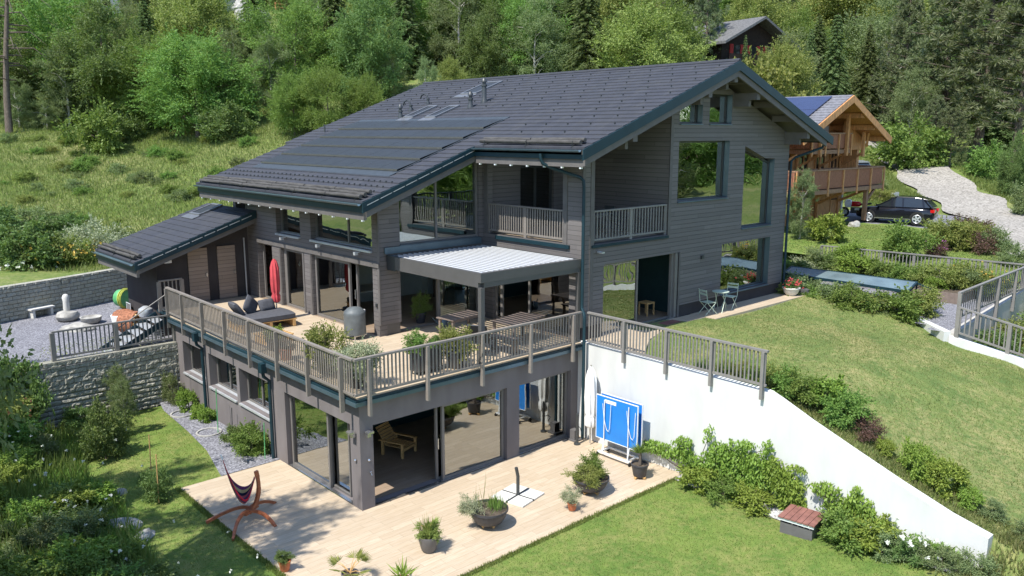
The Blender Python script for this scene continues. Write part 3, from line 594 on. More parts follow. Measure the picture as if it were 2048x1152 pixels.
eave(6.8, Y0+.1, Yc-.02, 2, R_, lights=7); eave(2.62, Yc+.05, Y1l+.05, 3, R_, lights=15)
MB().box(20.9, Y0, RZ(20.9)-.25, 20.95, Y1, RZ(20.9)-.02).build('fascia_board', 'teal', R_)
halfpipe(21.03, RZ(20.9)-.04, Y0, Y1).build('gutter', 'tealgl', R_)
# snow hooks
g = MB()
for i in range(1, 22, 2):
    x = 14.25-CP*(i+.55)
    y = -.6+(.45 if (i//2) % 2 else 0)
    while y < 3.6 or (y < 16 and i < 12):
        g.box(x-.03, y-.012, RZ(x)+.01, x+.02, y+.012, RZ(x)+.07); y += .95
for x in (2.95+CP*1, 2.95+CP*2, 2.95+CP*3):
    y = 4.1
    while y < 15.6: g.box(x-.03, y-.012, RZ(x)+.01, x+.02, y+.012, RZ(x)+.065); y += .32
struct(g.build('snow_hooks', 'dark', R_), 'stuff')
# solar panels: 5 rows
px0, px1, py0, py1 = 4.62, 9.05, 4.85, 14.3
ROWS = 5; COLS = 9
g = MB().prism([(px0-.35, RZ(px0-.35)+.02), (px1+.28, RZ(px1+.28)+.02), (px1+.28, RZ(px1+.28)+.045), (px0-.35, RZ(px0-.35)+.045)], 'y', py0-.05, py1+.06)
g.build('panel_flashing', 'pvflash', R_)
for r in range(ROWS):
    for c in range(COLS):
        a = px0+(px1-px0)*r/ROWS; b = px0+(px1-px0)*(r+1)/ROWS; y0 = py0+(py1-py0)*c/COLS; y1 = py0+(py1-py0)*(c+1)/COLS
        g = MB().prism([(a+.01, RZ(a)+.10), (b+.01, RZ(b)+.05), (b+.01, RZ(b)+.06), (a+.01, RZ(a)+.115)], 'y', y0+.006, y1-.006, 0)
        g.prism([(a-.006, RZ(a)+.06), (a+.006, RZ(a)+.06), (a+.006, RZ(a)+.118), (a-.006, RZ(a)+.118)], 'y', y0+.002, y1-.002, 1)
        g.build('solar_panel', ['pv', 'pvedge'], R_)
# roof windows
def roofwin(x0, x1, y0, y1, rz=RZ, parent=R_, nm='roof_window'):
    g = MB(); h = .09; f = .09
    for a, b, c, d in ((x0, x0+f, y0, y1), (x1-f, x1, y0, y1), (x0+f, x1-f, y0, y0+f), (x0+f, x1-f, y1-f, y1)):
        g.prism([(a, rz(a)), (b, rz(b)), (b, rz(b)+h), (a, rz(a)+h)], 'y', c, d)
    g.prism([(x0-.3, rz(x0-.3)+.03), (x0, rz(x0)+.03), (x0, rz(x0)+.05), (x0-.3, rz(x0-.3)+.05)], 'y', y0-.1, y1+.1)
    o = g.build(nm, 'flash', parent)
    MB().prism([(x0+f, rz(x0+f)+.06), (x1-f, rz(x1-f)+.06), (x1-f, rz(x1-f)+.07), (x0+f, rz(x0+f)+.07)], 'y', y0+f, y1-f).build('pane', 'pv', o)
roofwin(9.45, 10.75, 10.75, 11.4); roofwin(9.4, 10.65, 9.2, 9.85); roofwin(12.1, 13.6, 9.95, 11.0)
def vent(x, y, h, r, kind):
    z = RZ(x); g = MB()
    g.lathe([(r*1.7, -.1), (r*1.5, .08), (r, .16), (r, h), (r*1.3, h+.01), (r*1.3, h+.07), (r, h+.08)], (x, y, z), 12)
    if kind == 'cap': g.lathe([(r*.8, h+.08), (r*.8, h+.16), (r*1.45, h+.17), (r*1.2, h+.26), (r*.4, h+.33)], (x, y, z), 12)
    if kind == 'hook':
        g.tube([(x, y, z+h), (x-.02, y+.05, z+h+.18), (x-.05, y+.18, z+h+.26), (x-.08, y+.34, z+h+.2), (x-.09, y+.42, z+h+.06)], .035, 7)
    if kind == 'plain': g = MB().tube([(x, y, z), (x, y, z+h)], r, 8)
    g.build('vent_pipe', 'dark', R_, smooth=True)
vent(9.6, 11.78, .22, .07, 'cap'); vent(10.35, 12.1, .2, .06, 'hook'); vent(11.1, 11.9, .2, .05, 'hook'); vent(10.5, 8.36, .3, .08, 'cap'); vent(11.06, 8.2, .62, .09, 'cap'); vent(7.97, 15.1, .35, .035, 'plain'); vent(15.7, 1.9, .35, .09, 'cap')
# downpipes
def dpipe(pts, r=.045, label=None):
    o = MB().tube(pts, r, 10).build('downpipe', 'teal', H, smooth=True); return o
dpipe([(6.72, 0.6, 8.7), (6.72, .6, 8.58), (6.76, .56, 8.42), (7.0, .4, 8.28), (7.75, -.02, 8.0), (7.81, -.1, 7.9), (7.82, -.11, 7.7), (7.82, -.11, 4.2), (7.80, -.13, 4.05), (7.64, -.38, 3.9), (7.62, -.4, 3.75), (7.62, -.4, .05)], .05)
dpipe([(21.0, -.75, 8.9), (20.9, -.7, 8.72), (19.95, -.12, 8.35), (19.74, -.06, 8.2), (19.74, -.06, 2.6)], .05)
for y in (9.45, 4.62):
    g = MB().box(-.36, y-.1, 2.62, -.20, y+.1, 2.9).tube([(-.28, y, 2.7), (-.28, y, 2.4), (-.1, y, 2.25), (-.1, y, 2.1), (-.1, y, -.1)] if y < 0 else [(-.28, y, 2.66), (-.26, y, 2.5), (-.1, y, 2.35), (-.1, y, -.1)], .05, 10)
    g.build('downpipe', 'teal', H)
# lamps on the corner pillar, tap
for p, d in (((-.02, .22, 1.95), 'x'), ((.2, -.02, 1.97), 'y')):
    x, y, z = p
    g = MB()
    if d == 'x': g.box(x-.10, y-.05, z-.05, x, y+.05, z+.06).prism([(y-.08, z+.06), (y+.08, z+.06), (y+.08, z+.12), (y-.08, z+.10)], 'x', x-.19, x-.02)
    else: g.box(x-.05, y-.10, z-.05, x+.05, y, z+.06).prism([(x-.08, z+.06), (x+.08, z+.06), (x+.08, z+.12), (x-.08, z+.10)], 'y', y-.19, y-.02)
    g.build('wall_lamp', 'chrome', H)
for p in ((.22, -.03, 1.3), (-.03, .2, 1.3)):
    MB().lathe([(.035, -.02), (.045, 0), (.03, .03)], p, 10).build('wall_socket', 'chrome', H)
MB().tube([(.25, 0, .95), (.25, -.07, .95), (.25, -.09, .9)], .012, 6).tube([(.22, -.05, .98), (.28, -.05, .98)], .01, 6).build('water_tap', 'chrome', H)
for x, z in ((8.6, 5.68),): MB().box(x-.03, -.13, z, x+.03, 0, z+.05).box(x-.06, -.24, z+.0, x+.06, -.1, z+.04).build('wall_spotlight', 'alu', H)
MB().box(14.02, -.07, 4.93, 14.16, -.0, 5.05).build('wall_lamp', 'dark', H)
MB().box(3.6, 4.68, 3.95, 3.65, 4.75, 4.05).build('wall_socket', 'dark', H)
# snow hooks done; garage wing ------------------------------------------------
def GZ(x): return 6.33+.34*(x-3.45)
g = MB().prism([(.1, 1.5), (3.65, 1.5), (3.65, GZ(3.65)-.35), (.1, GZ(.1)-.35)], 'y', 13.76, 14.0)
g.prism(rect(14.0, 17.2, 1.5, GZ(.1)-.3), 'x', .1, .35)
hpart(g, 'garage_wall', 'darkplaster')
for x0, x1 in ((1.25, 1.98), (2.37, 3.07)):
    o = MB().box(x0, 13.70, 3.02, x1, 13.757, 5.05).build('garage_door', 'clad_warm', H)
    MB().box(x1-.1, 13.64, 3.95, x1-.05, 13.70, 4.1).build('handle', 'chrome', o)
hpart(MB().box(3.42, 13.66, 3.0, 3.46, 13.7, 5.3), 'garage_door_rail', 'alu')
MB().box(.36, 13.6, 4.62, .62, 13.757, 4.72).build('wall_lamp', 'alu', H)
g = MB(); gx0, gx1 = -.9, 3.64; n = 14
for i in range(n):
    a = gx0+(gx1-gx0)*i/n; b = gx0+(gx1-gx0)*(i+1)/n; h = .03
    v = [(a, 12.9, GZ(a)+h), (b, 12.9, GZ(b)+.004), (b, 17.4, GZ(b)+.004), (a, 17.4, GZ(a)+h), (a, 12.9, GZ(a)-.04), (b, 12.9, GZ(b)-.04), (b, 17.4, GZ(b)-.04), (a, 17.4, GZ(a)-.04)]
    g.add(v, [(0, 1, 2, 3), (0, 3, 7, 4), (0, 4, 5, 1), (3, 2, 6, 7), (7, 6, 5, 4)])
GR = g.build('garage_roof', 'tile', H)
MB().prism([(gx0+.05, GZ(gx0)-.16), (gx1, GZ(gx1)-.16), (gx1, GZ(gx1)-.05), (gx0+.05, GZ(gx0)-.05)], 'y', 13.0, 17.3).build('soffit_boards', 'trimwood', GR)
MB().prism([(gx0, GZ(gx0)-.28), (gx1, GZ(gx1)-.28), (gx1, GZ(gx1)), (gx0, GZ(gx0))], 'y', 12.86, 12.9).build('verge_flashing', 'teal', GR)
g = MB()
for i in range(9):
    x = -.8+i*.48; g.prism([(x, GZ(x)-.10), (x+.4, GZ(x+.4)-.10), (x+.4, GZ(x+.4)-.12), (x, GZ(x)-.12)], 'y', 12.85, 12.858)
g.each('verge_trim_strip', 'alu', GR)
MB().prism([(gx0+.1, GZ(gx0)-.42), (gx1, GZ(gx1)-.46), (gx1, GZ(gx1)-.2), (gx0+.1, GZ(gx0)-.2)], 'y', 12.93, 13.0).build('barge_board', 'trimwood', GR)
eave(gx0, 12.95, 17.35, 2, GR, rz=GZ, lights=6, lz=-.42)
roofwin(2.55, 3.55, 15.7, 16.7, rz=GZ, parent=GR)
# interior bits glimpsed through open doors
t = thing('lounge_chair', 'low slatted wooden lounge chair inside the open ground floor room', 'chair', (2.85, 2.55, 0), .35)
g = MB()
for i in range(7): g.box(-.3, -.35+.09*i, .28, .3, -.28+.09*i, .30)
g.build('seat', 'pine', t, local=True)
g = MB()
for i in range(7): g.beam((-.3, .25+.055*i, .30+.075*i), (.3, .25+.055*i, .30+.075*i), .07, .02, up=(0, -1, 1))
g.build('backrest', 'pine', t, local=True)
g = MB().box(-.36, -.4, 0, -.3, -.33, .42).box(.3, -.4, 0, .36, -.33, .42).box(-.36, .3, 0, -.3, .37, .42).box(.3, .3, 0, .36, .37, .42).box(-.37, -.42, .42, -.28, .45, .45).box(.28, -.42, .42, .37, .45, .45).box(-.3, -.4, .2, .3, -.37, .28)
g.build('frame', 'pine', t, local=True)
g = MB().box(8.9, 9.2, 3, 11, 9.6, 4.2); g.build('kitchen_cupboard', 'roomwall', H)
t = thing('floor_lamp', 'white shaded lamp standing in the dark room behind the gable door', 'lamp', (12.3, 4.6, 3))
MB().lathe([(.14, 0), (.14, .03), (.015, .04), (.015, 1.35), (.01, 1.4)], n=10).build('stand', 'dark', t, local=True)
MB().lathe([(.2, 1.3), (.2, 1.62)], n=16).build('lamp_shade', 'curtain', t, local=True, smooth=True)
t = thing('log_holder', 'orange brown wooden stool just inside the gable sliding door', 'stool', (12.35, 1.0, 3))
MB().box(-.2, -.2, .42, .2, .2, .47).build('seat', 'pine', t, local=True)
for sx in (-1, 1):
    for sy in (-1, 1): MB().box(sx*.18-.02, sy*.18-.02, 0, sx*.18+.02, sy*.18+.02, .42).build('leg', 'pine', t, local=True)
# ------------------------------------------------------------------ terrain
CP_ = [  # (px, py, distance) seen ground points
 (0, 545, 37), (130, 537, 40), (258, 525, 42), (100, 470, 47), (0, 440, 48), (300, 440, 48), (400, 400, 52), (100, 380, 55), (250, 330, 61), (0, 320, 60), (120, 270, 68), (400, 290, 63), (480, 265, 68),
 (300, 150, 90), (60, 120, 90), (520, 200, 78), (650, 230, 66), (800, 180, 75), (850, 60, 105), (650, 30, 115), (300, 10, 125), (60, -20, 130), (1000, 130, 88), (1000, 20, 125), (1250, 100, 100), (1430, 125, 104), (1300, 0, 140),
 (1600, 250, 82), (1500, 200, 90), (1700, 190, 115), (1750, 100, 140), (2000, 150, 140), (2040, 50, 170), (1600, 50, 150), (1740, 292, 93), (1800, 320, 82), (1850, 345, 74), (1930, 325, 84), (2040, 330, 80), (1900, 380, 66), (1960, 410, 59), (2048, 480, 46),
 (1740, 350, 76), (1700, 395, 60)]
WP = [(48, 9, 4.0), (43, 2, 4.0), (39, 8, 3.98), (36, 8, 3.95), (34, 1, 3.8), (30, 6, 3.7), (30, -3, 3.4), (36, -4, 3.4), (28, -8, 2.9), (28, 3, 3.4), (22, 8, 2.9), (22, 16, 3.6), (12, 20, 4.2), (5, 23, 3.3), (45, -12, 3.4), (60, -20, 4), (30, -25, 1), (50, -50, 1), (0, -60, -2), (-30, 20, 2.2), (-40, 0, 0), (-30, 45, 4.5), (150, -60, 8), (200, 50, 28), (150, 150, 50), (60, 190, 55), (-50, 150, 38), (-60, 90, 16)]
pts = [tuple(at(*p)) for p in CP_]+WP
P_np = np.array(pts); nP = len(P_np)
def tpsU(r2): return r2*np.log(np.maximum(r2, 1e-9))*.5
_d2 = ((P_np[:, None, :2]-P_np[None, :, :2])**2).sum(-1)
_K = tpsU(_d2)+np.eye(nP)*8.; _Q = np.c_[np.ones(nP), P_np[:, :2]]
_L = np.block([[_K, _Q], [_Q.T, np.zeros((3, 3))]]); _s = np.linalg.solve(_L, np.r_[P_np[:, 2], 0, 0, 0])
def terr(x, y):
    x = np.atleast_1d(np.asarray(x, float)); y = np.atleast_1d(np.asarray(y, float))
    r2 = (x[:, None]-P_np[None, :, 0])**2+(y[:, None]-P_np[None, :, 1])**2
    return tpsU(r2)@_s[:nP]+_s[nP]+_s[nP+1]*x+_s[nP+2]*y
def sstep(a, b, v): t = np.clip((v-a)/(b-a), 0, 1); return t*t*(3-2*t)
YK = [-40, -20, -14, -11.6, -9.8, -8.65, -7.5, -6.4, -4.5, -1.6, 5]; ZK = [-3, -.9, .45, .88, 1.42, 1.93, 2.4, 2.74, 2.86, 2.96, 2.97]
def upz(x, y):
    x = np.asarray(x, float); y = np.asarray(y, float); z = np.interp(y, YK, ZK)+.05*np.sin(x*.7+y*.4)
    z = z-.5*sstep(9, 20.5, x)*sstep(-.8, -6., y)*(1-.9*sstep(-6.6, -9, y))
    m = (x < 8.0)
    zlow = np.where(y > -11.75, -1.5, z-(8.3-x)*.45)
    return np.where(m, zlow, z)
def loz(x, y):
    x = np.asarray(x, float); y = np.asarray(y, float)
    return -.03+.02*np.sin(x*.9+1)*np.sin(y*.7)+.10*np.clip(-8-y, 0, 6)*sstep(4, 7.5, x)-.5*sstep(-7, -18, x)*0+.25*sstep(-4.6, -7, x)
def gz(x, y):
    """height of whatever ground shows at x, y"""
    if x > 27.2 or y > 21.5 or (x > 19.7 and y > 3.0): return float(terr(x, y)[0])
    if x < 7.9 and y < 12: return float(loz(x, y))
    if y > 12 and x < 4: return 1.9
    if x > 19.65: return 2.5
    return float(upz(x, y))
def grid(name, xs, ys, fz, mat, keep=None, label=None):
    X, Y = np.meshgrid(xs, ys); Z = fz(X.ravel(), Y.ravel()).reshape(X.shape)
    nx, ny = len(xs), len(ys); V = np.c_[X.ravel(), Y.ravel(), Z.ravel()]
    i = np.arange(nx-1)[None, :]+np.arange(ny-1)[:, None]*nx; F = np.stack([i, i+1, i+1+nx, i+nx], -1).reshape(-1, 4)
    if keep is not None:
        cx = V[F].mean(1); F = F[keep(cx[:, 0], cx[:, 1])]
    me = bpy.data.meshes.new(name); me.from_pydata(V.tolist(), [], F.tolist()); me.materials.append(M[mat]); me.polygons.foreach_set('use_smooth', [True]*len(F))
    o = bpy.data.objects.new(name, me); C.objects.link(o); struct(o); return o
def hill(x, y):
    z = terr(x, y); z = z+.35*np.sin(x*.31+2)*np.cos(y*.27)*sstep(40, 80, np.hypot(x, y))
    low = ((x < 27.0) & (y < 18)) | ((x < 8) & (y < 22.5+(x-1.5)*.3)) | (y < -9)
    return np.where(low & (x < 27.0), np.minimum(z, -3.), z)
xs = np.unique(np.r_[np.arange(-120, -40, 6), np.arange(-40, 90, 1.3), np.arange(90, 260, 5)]); ys = np.unique(np.r_[np.arange(-120, -20, 6), np.arange(-20, 100, 1.3), np.arange(100, 260, 5)])
grid('hillside', xs, ys, hill, 'meadow')
grid('lower_lawn', np.arange(-45, 7.95, .55), np.arange(-45, 12.05, .55), loz, 'lawn', keep=lambda x, y: ~((x > .3) & (y > .3)))
grid('upper_lawn', np.arange(6.0, 22.9, .35), np.arange(-40, 1.5, .35), upz, 'lawn2', keep=lambda x, y: ((x < 19.75) & (y < .3)) | ((x > 19.5) & (y+6.4 > x-19.5-.35)))
grid('courtyard_gravel', np.arange(-22, 6.0, 1.), np.arange(11.9, 24, 1.), lambda x, y: 1.9+0*x, 'gravel')
grid('garden_yard', np.arange(19.6, 27.3, .7), np.arange(-6.4, 19, .7), lambda x, y: 2.5+0*x, 'gravel', keep=lambda x, y: (x-19.5 > y+6.4-.5) | (x > 22.5) | (y > 1.2))
grid('garden_bank', np.arange(19.6, 45, .7), np.arange(-60, -6.3, .7), lambda x, y: np.interp(y, [-60, -12, -8, -6.3], [0, .9, 1.5, 1.7])+0*x, 'lawn2')
# parking pad, chalet lawn, road
def ribbon(name, pts, mat, lift=.03, sub=6):
    """road through centre points (x, y, half width), draped on the hill"""
    P = np.array(pts, float); t = np.arange(len(P)); tt = np.linspace(0, len(P)-1, (len(P)-1)*sub+1)
    q = np.c_[np.interp(tt, t, P[:, 0]), np.interp(tt, t, P[:, 1]), np.interp(tt, t, P[:, 2])]
    for _ in range(3): q[1:-1] = (q[:-2]+q[1:-1]*2+q[2:])/4
    d = np.gradient(q[:, :2], axis=0); nrm = np.c_[-d[:, 1], d[:, 0]]/np.linalg.norm(d, axis=1)[:, None]
    K = 9; V = []; 
    for i in range(len(q)):
        for k in range(K):
            s = (k/(K-1)*2-1); wob = .35*math.sin(i*.9+k) if k in (0, K-1) else 0
            p = q[i, :2]+nrm[i]*(s*q[i, 2]+wob); V.append((p[0], p[1], 0))
    V = np.array(V); V[:, 2] = hill(V[:, 0], V[:, 1])+lift
    F = [(i*K+k, i*K+k+1, (i+1)*K+k+1, (i+1)*K+k) for i in range(len(q)-1) for k in range(K-1)]
    me = bpy.data.meshes.new(name); me.from_pydata(V.tolist(), [], F); me.materials.append(M[mat]); o = bpy.data.objects.new(name, me); C.objects.link(o); return struct(o)
RD = []
for px, py, d, hw in ((2100, 560, 38, 1.5), (2030, 500, 46, 1.8), (1985, 455, 53, 2.1), (1935, 415, 60, 2.4), (1890, 385, 66, 2.4), (1850, 355, 74, 2.4), (1805, 328, 82, 2.4), (1765, 303, 90, 2.3), (1722, 288, 99, 2.6), (1660, 278, 110, 2.4)):
    a = at(px, py, d); RD.append((a.x, a.y, hw))
ribbon('gravel_road', RD, 'road', .14)
def sheet(name, poly, z, mat, th=.0):
    g = MB(); g.add([(x, y, z if not callable(z) else z(x, y)) for x, y in poly], [tuple(range(len(poly)))]); return struct(g.build(name, mat))
def drape(name, x0, x1, y0, y1, mat, lift, step=.8, keep=None):
    return grid(name, np.arange(x0, x1+.01, step), np.arange(y0, y1+.01, step), lambda x, y: hill(x, y)+lift, mat, keep)
drape('chalet_lawn', 27.25, 38.8, -6, 9.0, 'lawn', .10, .55, keep=lambda x, y: x+.25*y < 39.6)
drape('parking_pad', 36.6, 47.8, -2.4, 9.4, 'gravel', .07, .8, keep=lambda x, y: x+.25*y > 39.5)
a = at(1930, 325, 84); drape('far_clearing', a.x-9, a.x+12, a.y-9, a.y+7, 'lawn', .12, 1.2)
# terraces, paths, gravel strips at the house
g = MB().box(-2.85, -4.02, -.12, 7.8, 0, 0).box(-2.85, 0, -.12, 0, 4.42, 0); struct(g.build('lower_terrace', 'deck'))
sheet('gravel_strip', [(0, 4.42), (0, 12), (-.75, 12), (-.95, 11), (-1.1, 8.5), (-1.3, 6.5), (-1.75, 4.42)], .012, 'gravel')
sheet('vine_gravel', [(7.8, -4.02), (7.35, -4.02), (7.2, -5.5), (7.25, -8), (7.2, -11.2), (7.8, -11.4)], lambda x, y: float(loz(x, y))+.03, 'gravel2')
g = MB().box(8.1, -.62, 2.9, 13.6, .0, 3.0).box(13.6, -1.02, 2.9, 19.7, 0.03, 3.0).box(8.1, 0, 2.9, 12.8, .29, 2.996); struct(g.build('garden_path', 'deck'))
g = MB().prism([(8.1, -.62), (8.1, -2.3), (9.6, -1.3), (11.5, -.62)], 'z', 2.9, 3.004); struct(g.build('path_corner', 'deck'))
# white retaining wall
def walltop(poly, axis, a, b, name, label, mat='white', cat='wall'):
    return tag(MB().prism(poly, axis, a, b).build(name, mat), label, cat)
walltop([(0, -1.6), (0, 3.02), (-.42, 3.02), (-6.4, 2.93), (-6.74, 2.80), (-7.55, 2.45), (-8.6, 2.04), (-9.76, 1.6), (-10.85, 1.22), (-11.65, 1.02), (-11.65, -1.6)], 'x', 7.8, 8.09, 'retaining_wall', 'long white retaining wall sloping down from the house corner between the two lawns', cat='wall')
def roughwall(label, pts, z0, z1, th=.3, seed=0):
    '''split faced block wall: each block face is broken and tilted in the mesh'''
    r = np.random.default_rng(seed); g = MB(); s0 = 0.
    for (ax, ay), (bx, by) in zip(pts[:-1], pts[1:]):
        A = np.array([ax, ay]); B = np.array([bx, by]); L = np.linalg.norm(B-A); d = (B-A)/L; nrm = np.array([d[1], -d[0]]); nx = int(L/.06); nz = int((z1-z0)/.053); vs = []
        for j in range(nz+1):
            z = z0+(z1-z0)*j/nz; row = int(z//.16); zf = (z % .16)/.16
            for i in range(nx+1):
                u = L*i/nx; uu = u+s0+(row % 2)*.21+row*.07; col = int(uu//.42); uf = (uu % .42)/.42
                rr_ = random.Random(row*977+col*31+seed); base = rr_.uniform(0, .03); tz = rr_.uniform(-.05, .05); tu = rr_.uniform(-.06, .06)
                e = .0 if (zf < .17 or uf < .09) else 1.; h = e*(base*.6+.022+.6*tz*(zf-.5)+.6*tu*(uf-.5)+r.normal(0, .006)); p = A+d*u+nrm*h; vs.append((p[0], p[1], z))
        f = [(j*(nx+1)+i, j*(nx+1)+i+1, (j+1)*(nx+1)+i+1, (j+1)*(nx+1)+i) for j in range(nz) for i in range(nx)]
        g.add(vs, f); n2 = nrm*-th; g.add([(ax, ay, z1), (bx, by, z1), (bx+n2[0], by+n2[1], z1), (ax+n2[0], ay+n2[1], z1), (ax+n2[0], ay+n2[1], z0), (bx+n2[0], by+n2[1], z0)], [(0, 1, 2, 3), (3, 2, 5, 4)]); s0 += L
    return tag(g.build('block_wall', 'block', fix=False), label, 'wall')
roughwall('grey split block wall under the courtyard railing beside the lower lawn', [(-6.5, 11.95), (0, 11.95)], -.1, 2.02, .3, 1)
tag(MB().box(-6.5, 11.93, 2.02, -.02, 12.27, 2.07).build('wall_coping', 'block'), 'narrow stone coping on the block wall below the courtyard railing', 'coping')
roughwall('long grey block wall along the back of the gravel courtyard under the meadow', [(-16, 15.5), (-8, 18.6), (-3.9, 20.3), (-1.0, 21.2), (1.5, 22.2), (9, 24.5)], 1.7, 3.3, .34, 2)
# right hand garden walls
g = MB().prism([(22.6, -3.3), (22.48, -3.15), (19.42, -6.35), (19.62, -6.5)], 'z', 1.2, 2.56); tag(g.build('garden_kerb_wall', 'white'), 'low white wall between the sloping lawn and the grey gravel yard', 'wall')
walltop([(19.62, 1.2), (27.3, 1.2), (27.3, 3.1), (19.62, 2.5)], 'y', -6.6, -6.38, 'ramp_wall', 'pale grey wall under the slanting railing of the gravel yard', 'greywall')
walltop([(-6.5, .3), (-14, .3), (-14, .6), (-8.8, 2.05), (-6.5, 2.42)], 'x', 19.5, 19.72, 'ramp_side_wall', 'white sloping wall under the short railing at the right edge', 'white')
walltop([(-6.6, 2.0), (-6.6, 3.0), (3.0, 2.9), (3.0, 2.0)], 'x', 27.25, 27.45, 'bed_edge_wall', 'low pale stone edge behind the raised beds at the foot of the chalet lawn', 'stone')
# ------------------------------------------------------------------ railings
def railing(name, label, A, B, H=1.02, posts=None, n=6, drop=.45, mat='railwood', bot=.12, cat='railing', side=(0, 0), pw=.055, pd=.12, gap=.115, group=None, zb=0.):
    A = Vector(A); B = Vector(B); L = (B-A).length; d = (B-A)/L; t = thing(name, label, cat, A, 0, group)
    sv = Vector((side[0], side[1], 0))
    g = MB().beam(A+Vector((0, 0, H-.025)), B+Vector((0, 0, H-.025)), .10, .05); g.build('handrail', mat, t)
    g = MB().beam(A+Vector((0, 0, bot)), B+Vector((0, 0, bot)), .05, .06); g.build('bottom_rail', mat, t)
    g = MB(); k = int(L/gap)
    for i in range(k+1):
        p = A+d*(L*(i+.5)/(k+1)); g.beam(p+Vector((0, 0, bot+.02)), p+Vector((0, 0, H-.05)), .022, .04, up=d)
    g.build('balusters', mat, t)
    for i in range(n+1):
        if posts is None: p = A+d*(L*i/n)
        else: p = A+d*posts[i]
        p = p+sv
        g = MB().beam(p+Vector((0, 0, -drop)), p+Vector((0, 0, H-.05)), pw, pd, up=d if abs(d.z) < .3 else (1, 0, 0))
        g.build('post', mat, t)
    return t
def rposts(ys): return ys
railing('terrace_railing', 'long grey wooden railing on the left edge of the raised terrace', (-.25, -.22, 3.0), (-.12, 12.22, 3.0), posts=[.5, 2.2, 3.95, 5.7, 7.45, 9.2, 10.95, 12.35], n=7, drop=.42, side=(-.05, 0), pd=.07, pw=.11)
railing('terrace_railing', 'grey wooden railing on the front edge of the raised terrace above the glass doors', (-.25, -.25, 3.0), (7.62, -.25, 3.0), posts=[.38, 2.12, 3.95, 5.75, 7.5], n=4, drop=.46, side=(0, -.05), pd=.07, pw=.11)
railing('wall_railing', 'grey wooden railing along the top of the white retaining wall', (7.76, -.42, 3.0), (7.76, -6.42, 2.99), posts=[1.44, 2.94, 4.4, 5.9], n=3, drop=.25, mat='railgrey', side=(-.03, 0), pd=.08, pw=.11)
railing('balcony_railing', 'grey slatted railing of the upper balcony facing the pergola', (7.97, .72, 5.95), (7.97, 4.4, 5.95), n=2, drop=0, side=(0, 0))
railing('balcony_railing', 'grey slatted railing of the upper balcony on the gable side', (8.42, .07, 5.95), (12.04, .07, 5.95), n=2, drop=0, mat='railgrey', gap=.15)
railing('courtyard_railing', 'weathered grey railing on the block wall above the lower lawn', (-3.85, 12.1, 2.07), (.0, 12.14, 2.07), n=2, drop=0, H=.98, mat='railgrey', gap=.14, pw=.14)
railing('stair_gate', 'short grey railing at the head of the courtyard steps', (-.1, 13.05, 3.0), (.75, 13.1, 3.0), n=1, drop=0, H=1.12, mat='railwood', gap=.16)
railing('yard_railing', 'long pale grey railing between raised beds and chalet lawn', (27.35, 2.3, 2.95), (27.35, -6.4, 3.05), n=6, drop=0, mat='railgrey', gap=.16)
railing('yard_railing', 'slanting grey railing above the pale ramp wall of the gravel yard', (19.68, -6.62, 2.92), (27.35, -6.62, 3.08), n=4, drop=.6, mat='railgrey', gap=.21, side=(0, -.04), pd=.09, pw=.12)
railing('yard_railing', 'short grey railing running out of the right edge of the view', (19.6, -6.7, 2.45), (19.6, -11.5, 1.5), n=3, drop=.1, mat='railgrey', gap=.16, pw=.12)
# courtyard steps
t = thing('outdoor_steps', 'dark metal steps with pale treads from terrace down to the gravel courtyard', 'stairs', (-.15, 12.75, 1.9))
for i in range(6):
    MB().box(-.42-.31*i, -.55, 1.0-.18*(i+1)+.04, -.08-.31*i, .55, 1.0-.18*(i+1)+.09).build('tread', 'alu', t, local=True)
for s in (-.58, .58): MB().beam((0, s, .98), (-2.0, s, -.05), .03, .2).build('stringer', 'teal', t, local=True)
MB().tube([(.1, -.62, 1.95), (-1.9, -.62, .8), (-1.9, -.62, .1)], .02, 7).build('handrail', 'framegrey', t, local=True)
# ------------------------------------------------------------------ pergola
t = thing('pergola', 'dark metal pergola with white louvred roof over the terrace dining corner', 'pergola', (3.96, 0, 3.0))
PX0, PX1, PY0, PY1 = 3.92, 7.86, .0, 4.52
def pb(mb, n, m): return mb.build(n, m, t)
pb(MB().box(PX0, PY0+.12, 5.16, PX0+.12, PY1-.45, 5.56), 'side_beam', 'darkgrey')
pb(MB().box(PX0-.004, PY1-.45, 5.12, PX0+.14, PY1, 5.575), 'motor_box', 'dark')
pb(MB().box(PX0, PY0, 5.30, PX1-.0, PY0+.12, 5.56).box(PX0+.12, PY0+.01, 5.16, PX1, PY0+.11, 5.297), 'front_beam', 'darkgrey')
pb(MB().box(PX0+.14, PY1-.10, 5.36, PX1-.12, PY1, 5.56), 'rear_beam', 'dark')
pb(MB().box(PX1-.10, PY0+.12, 5.18, PX1, PY1, 5.56), 'wall_beam', 'dark')
pb(MB().box(PX0, PY0-.001, 3.0, PX0+.13, PY0+.13, 5.16), 'post', 'darkgrey'); pb(MB().box(PX1-.1, PY0, 3.0, PX1, PY0+.12, 5.16), 'post', 'darkgrey')
pb(MB().box(PX0-.05, PY1+.005, 5.60, PX1-.1, PY1+.06, 5.80), 'wall_flashing', 'tealgl')
n = 19; a = math.radians(97); w_ = .205
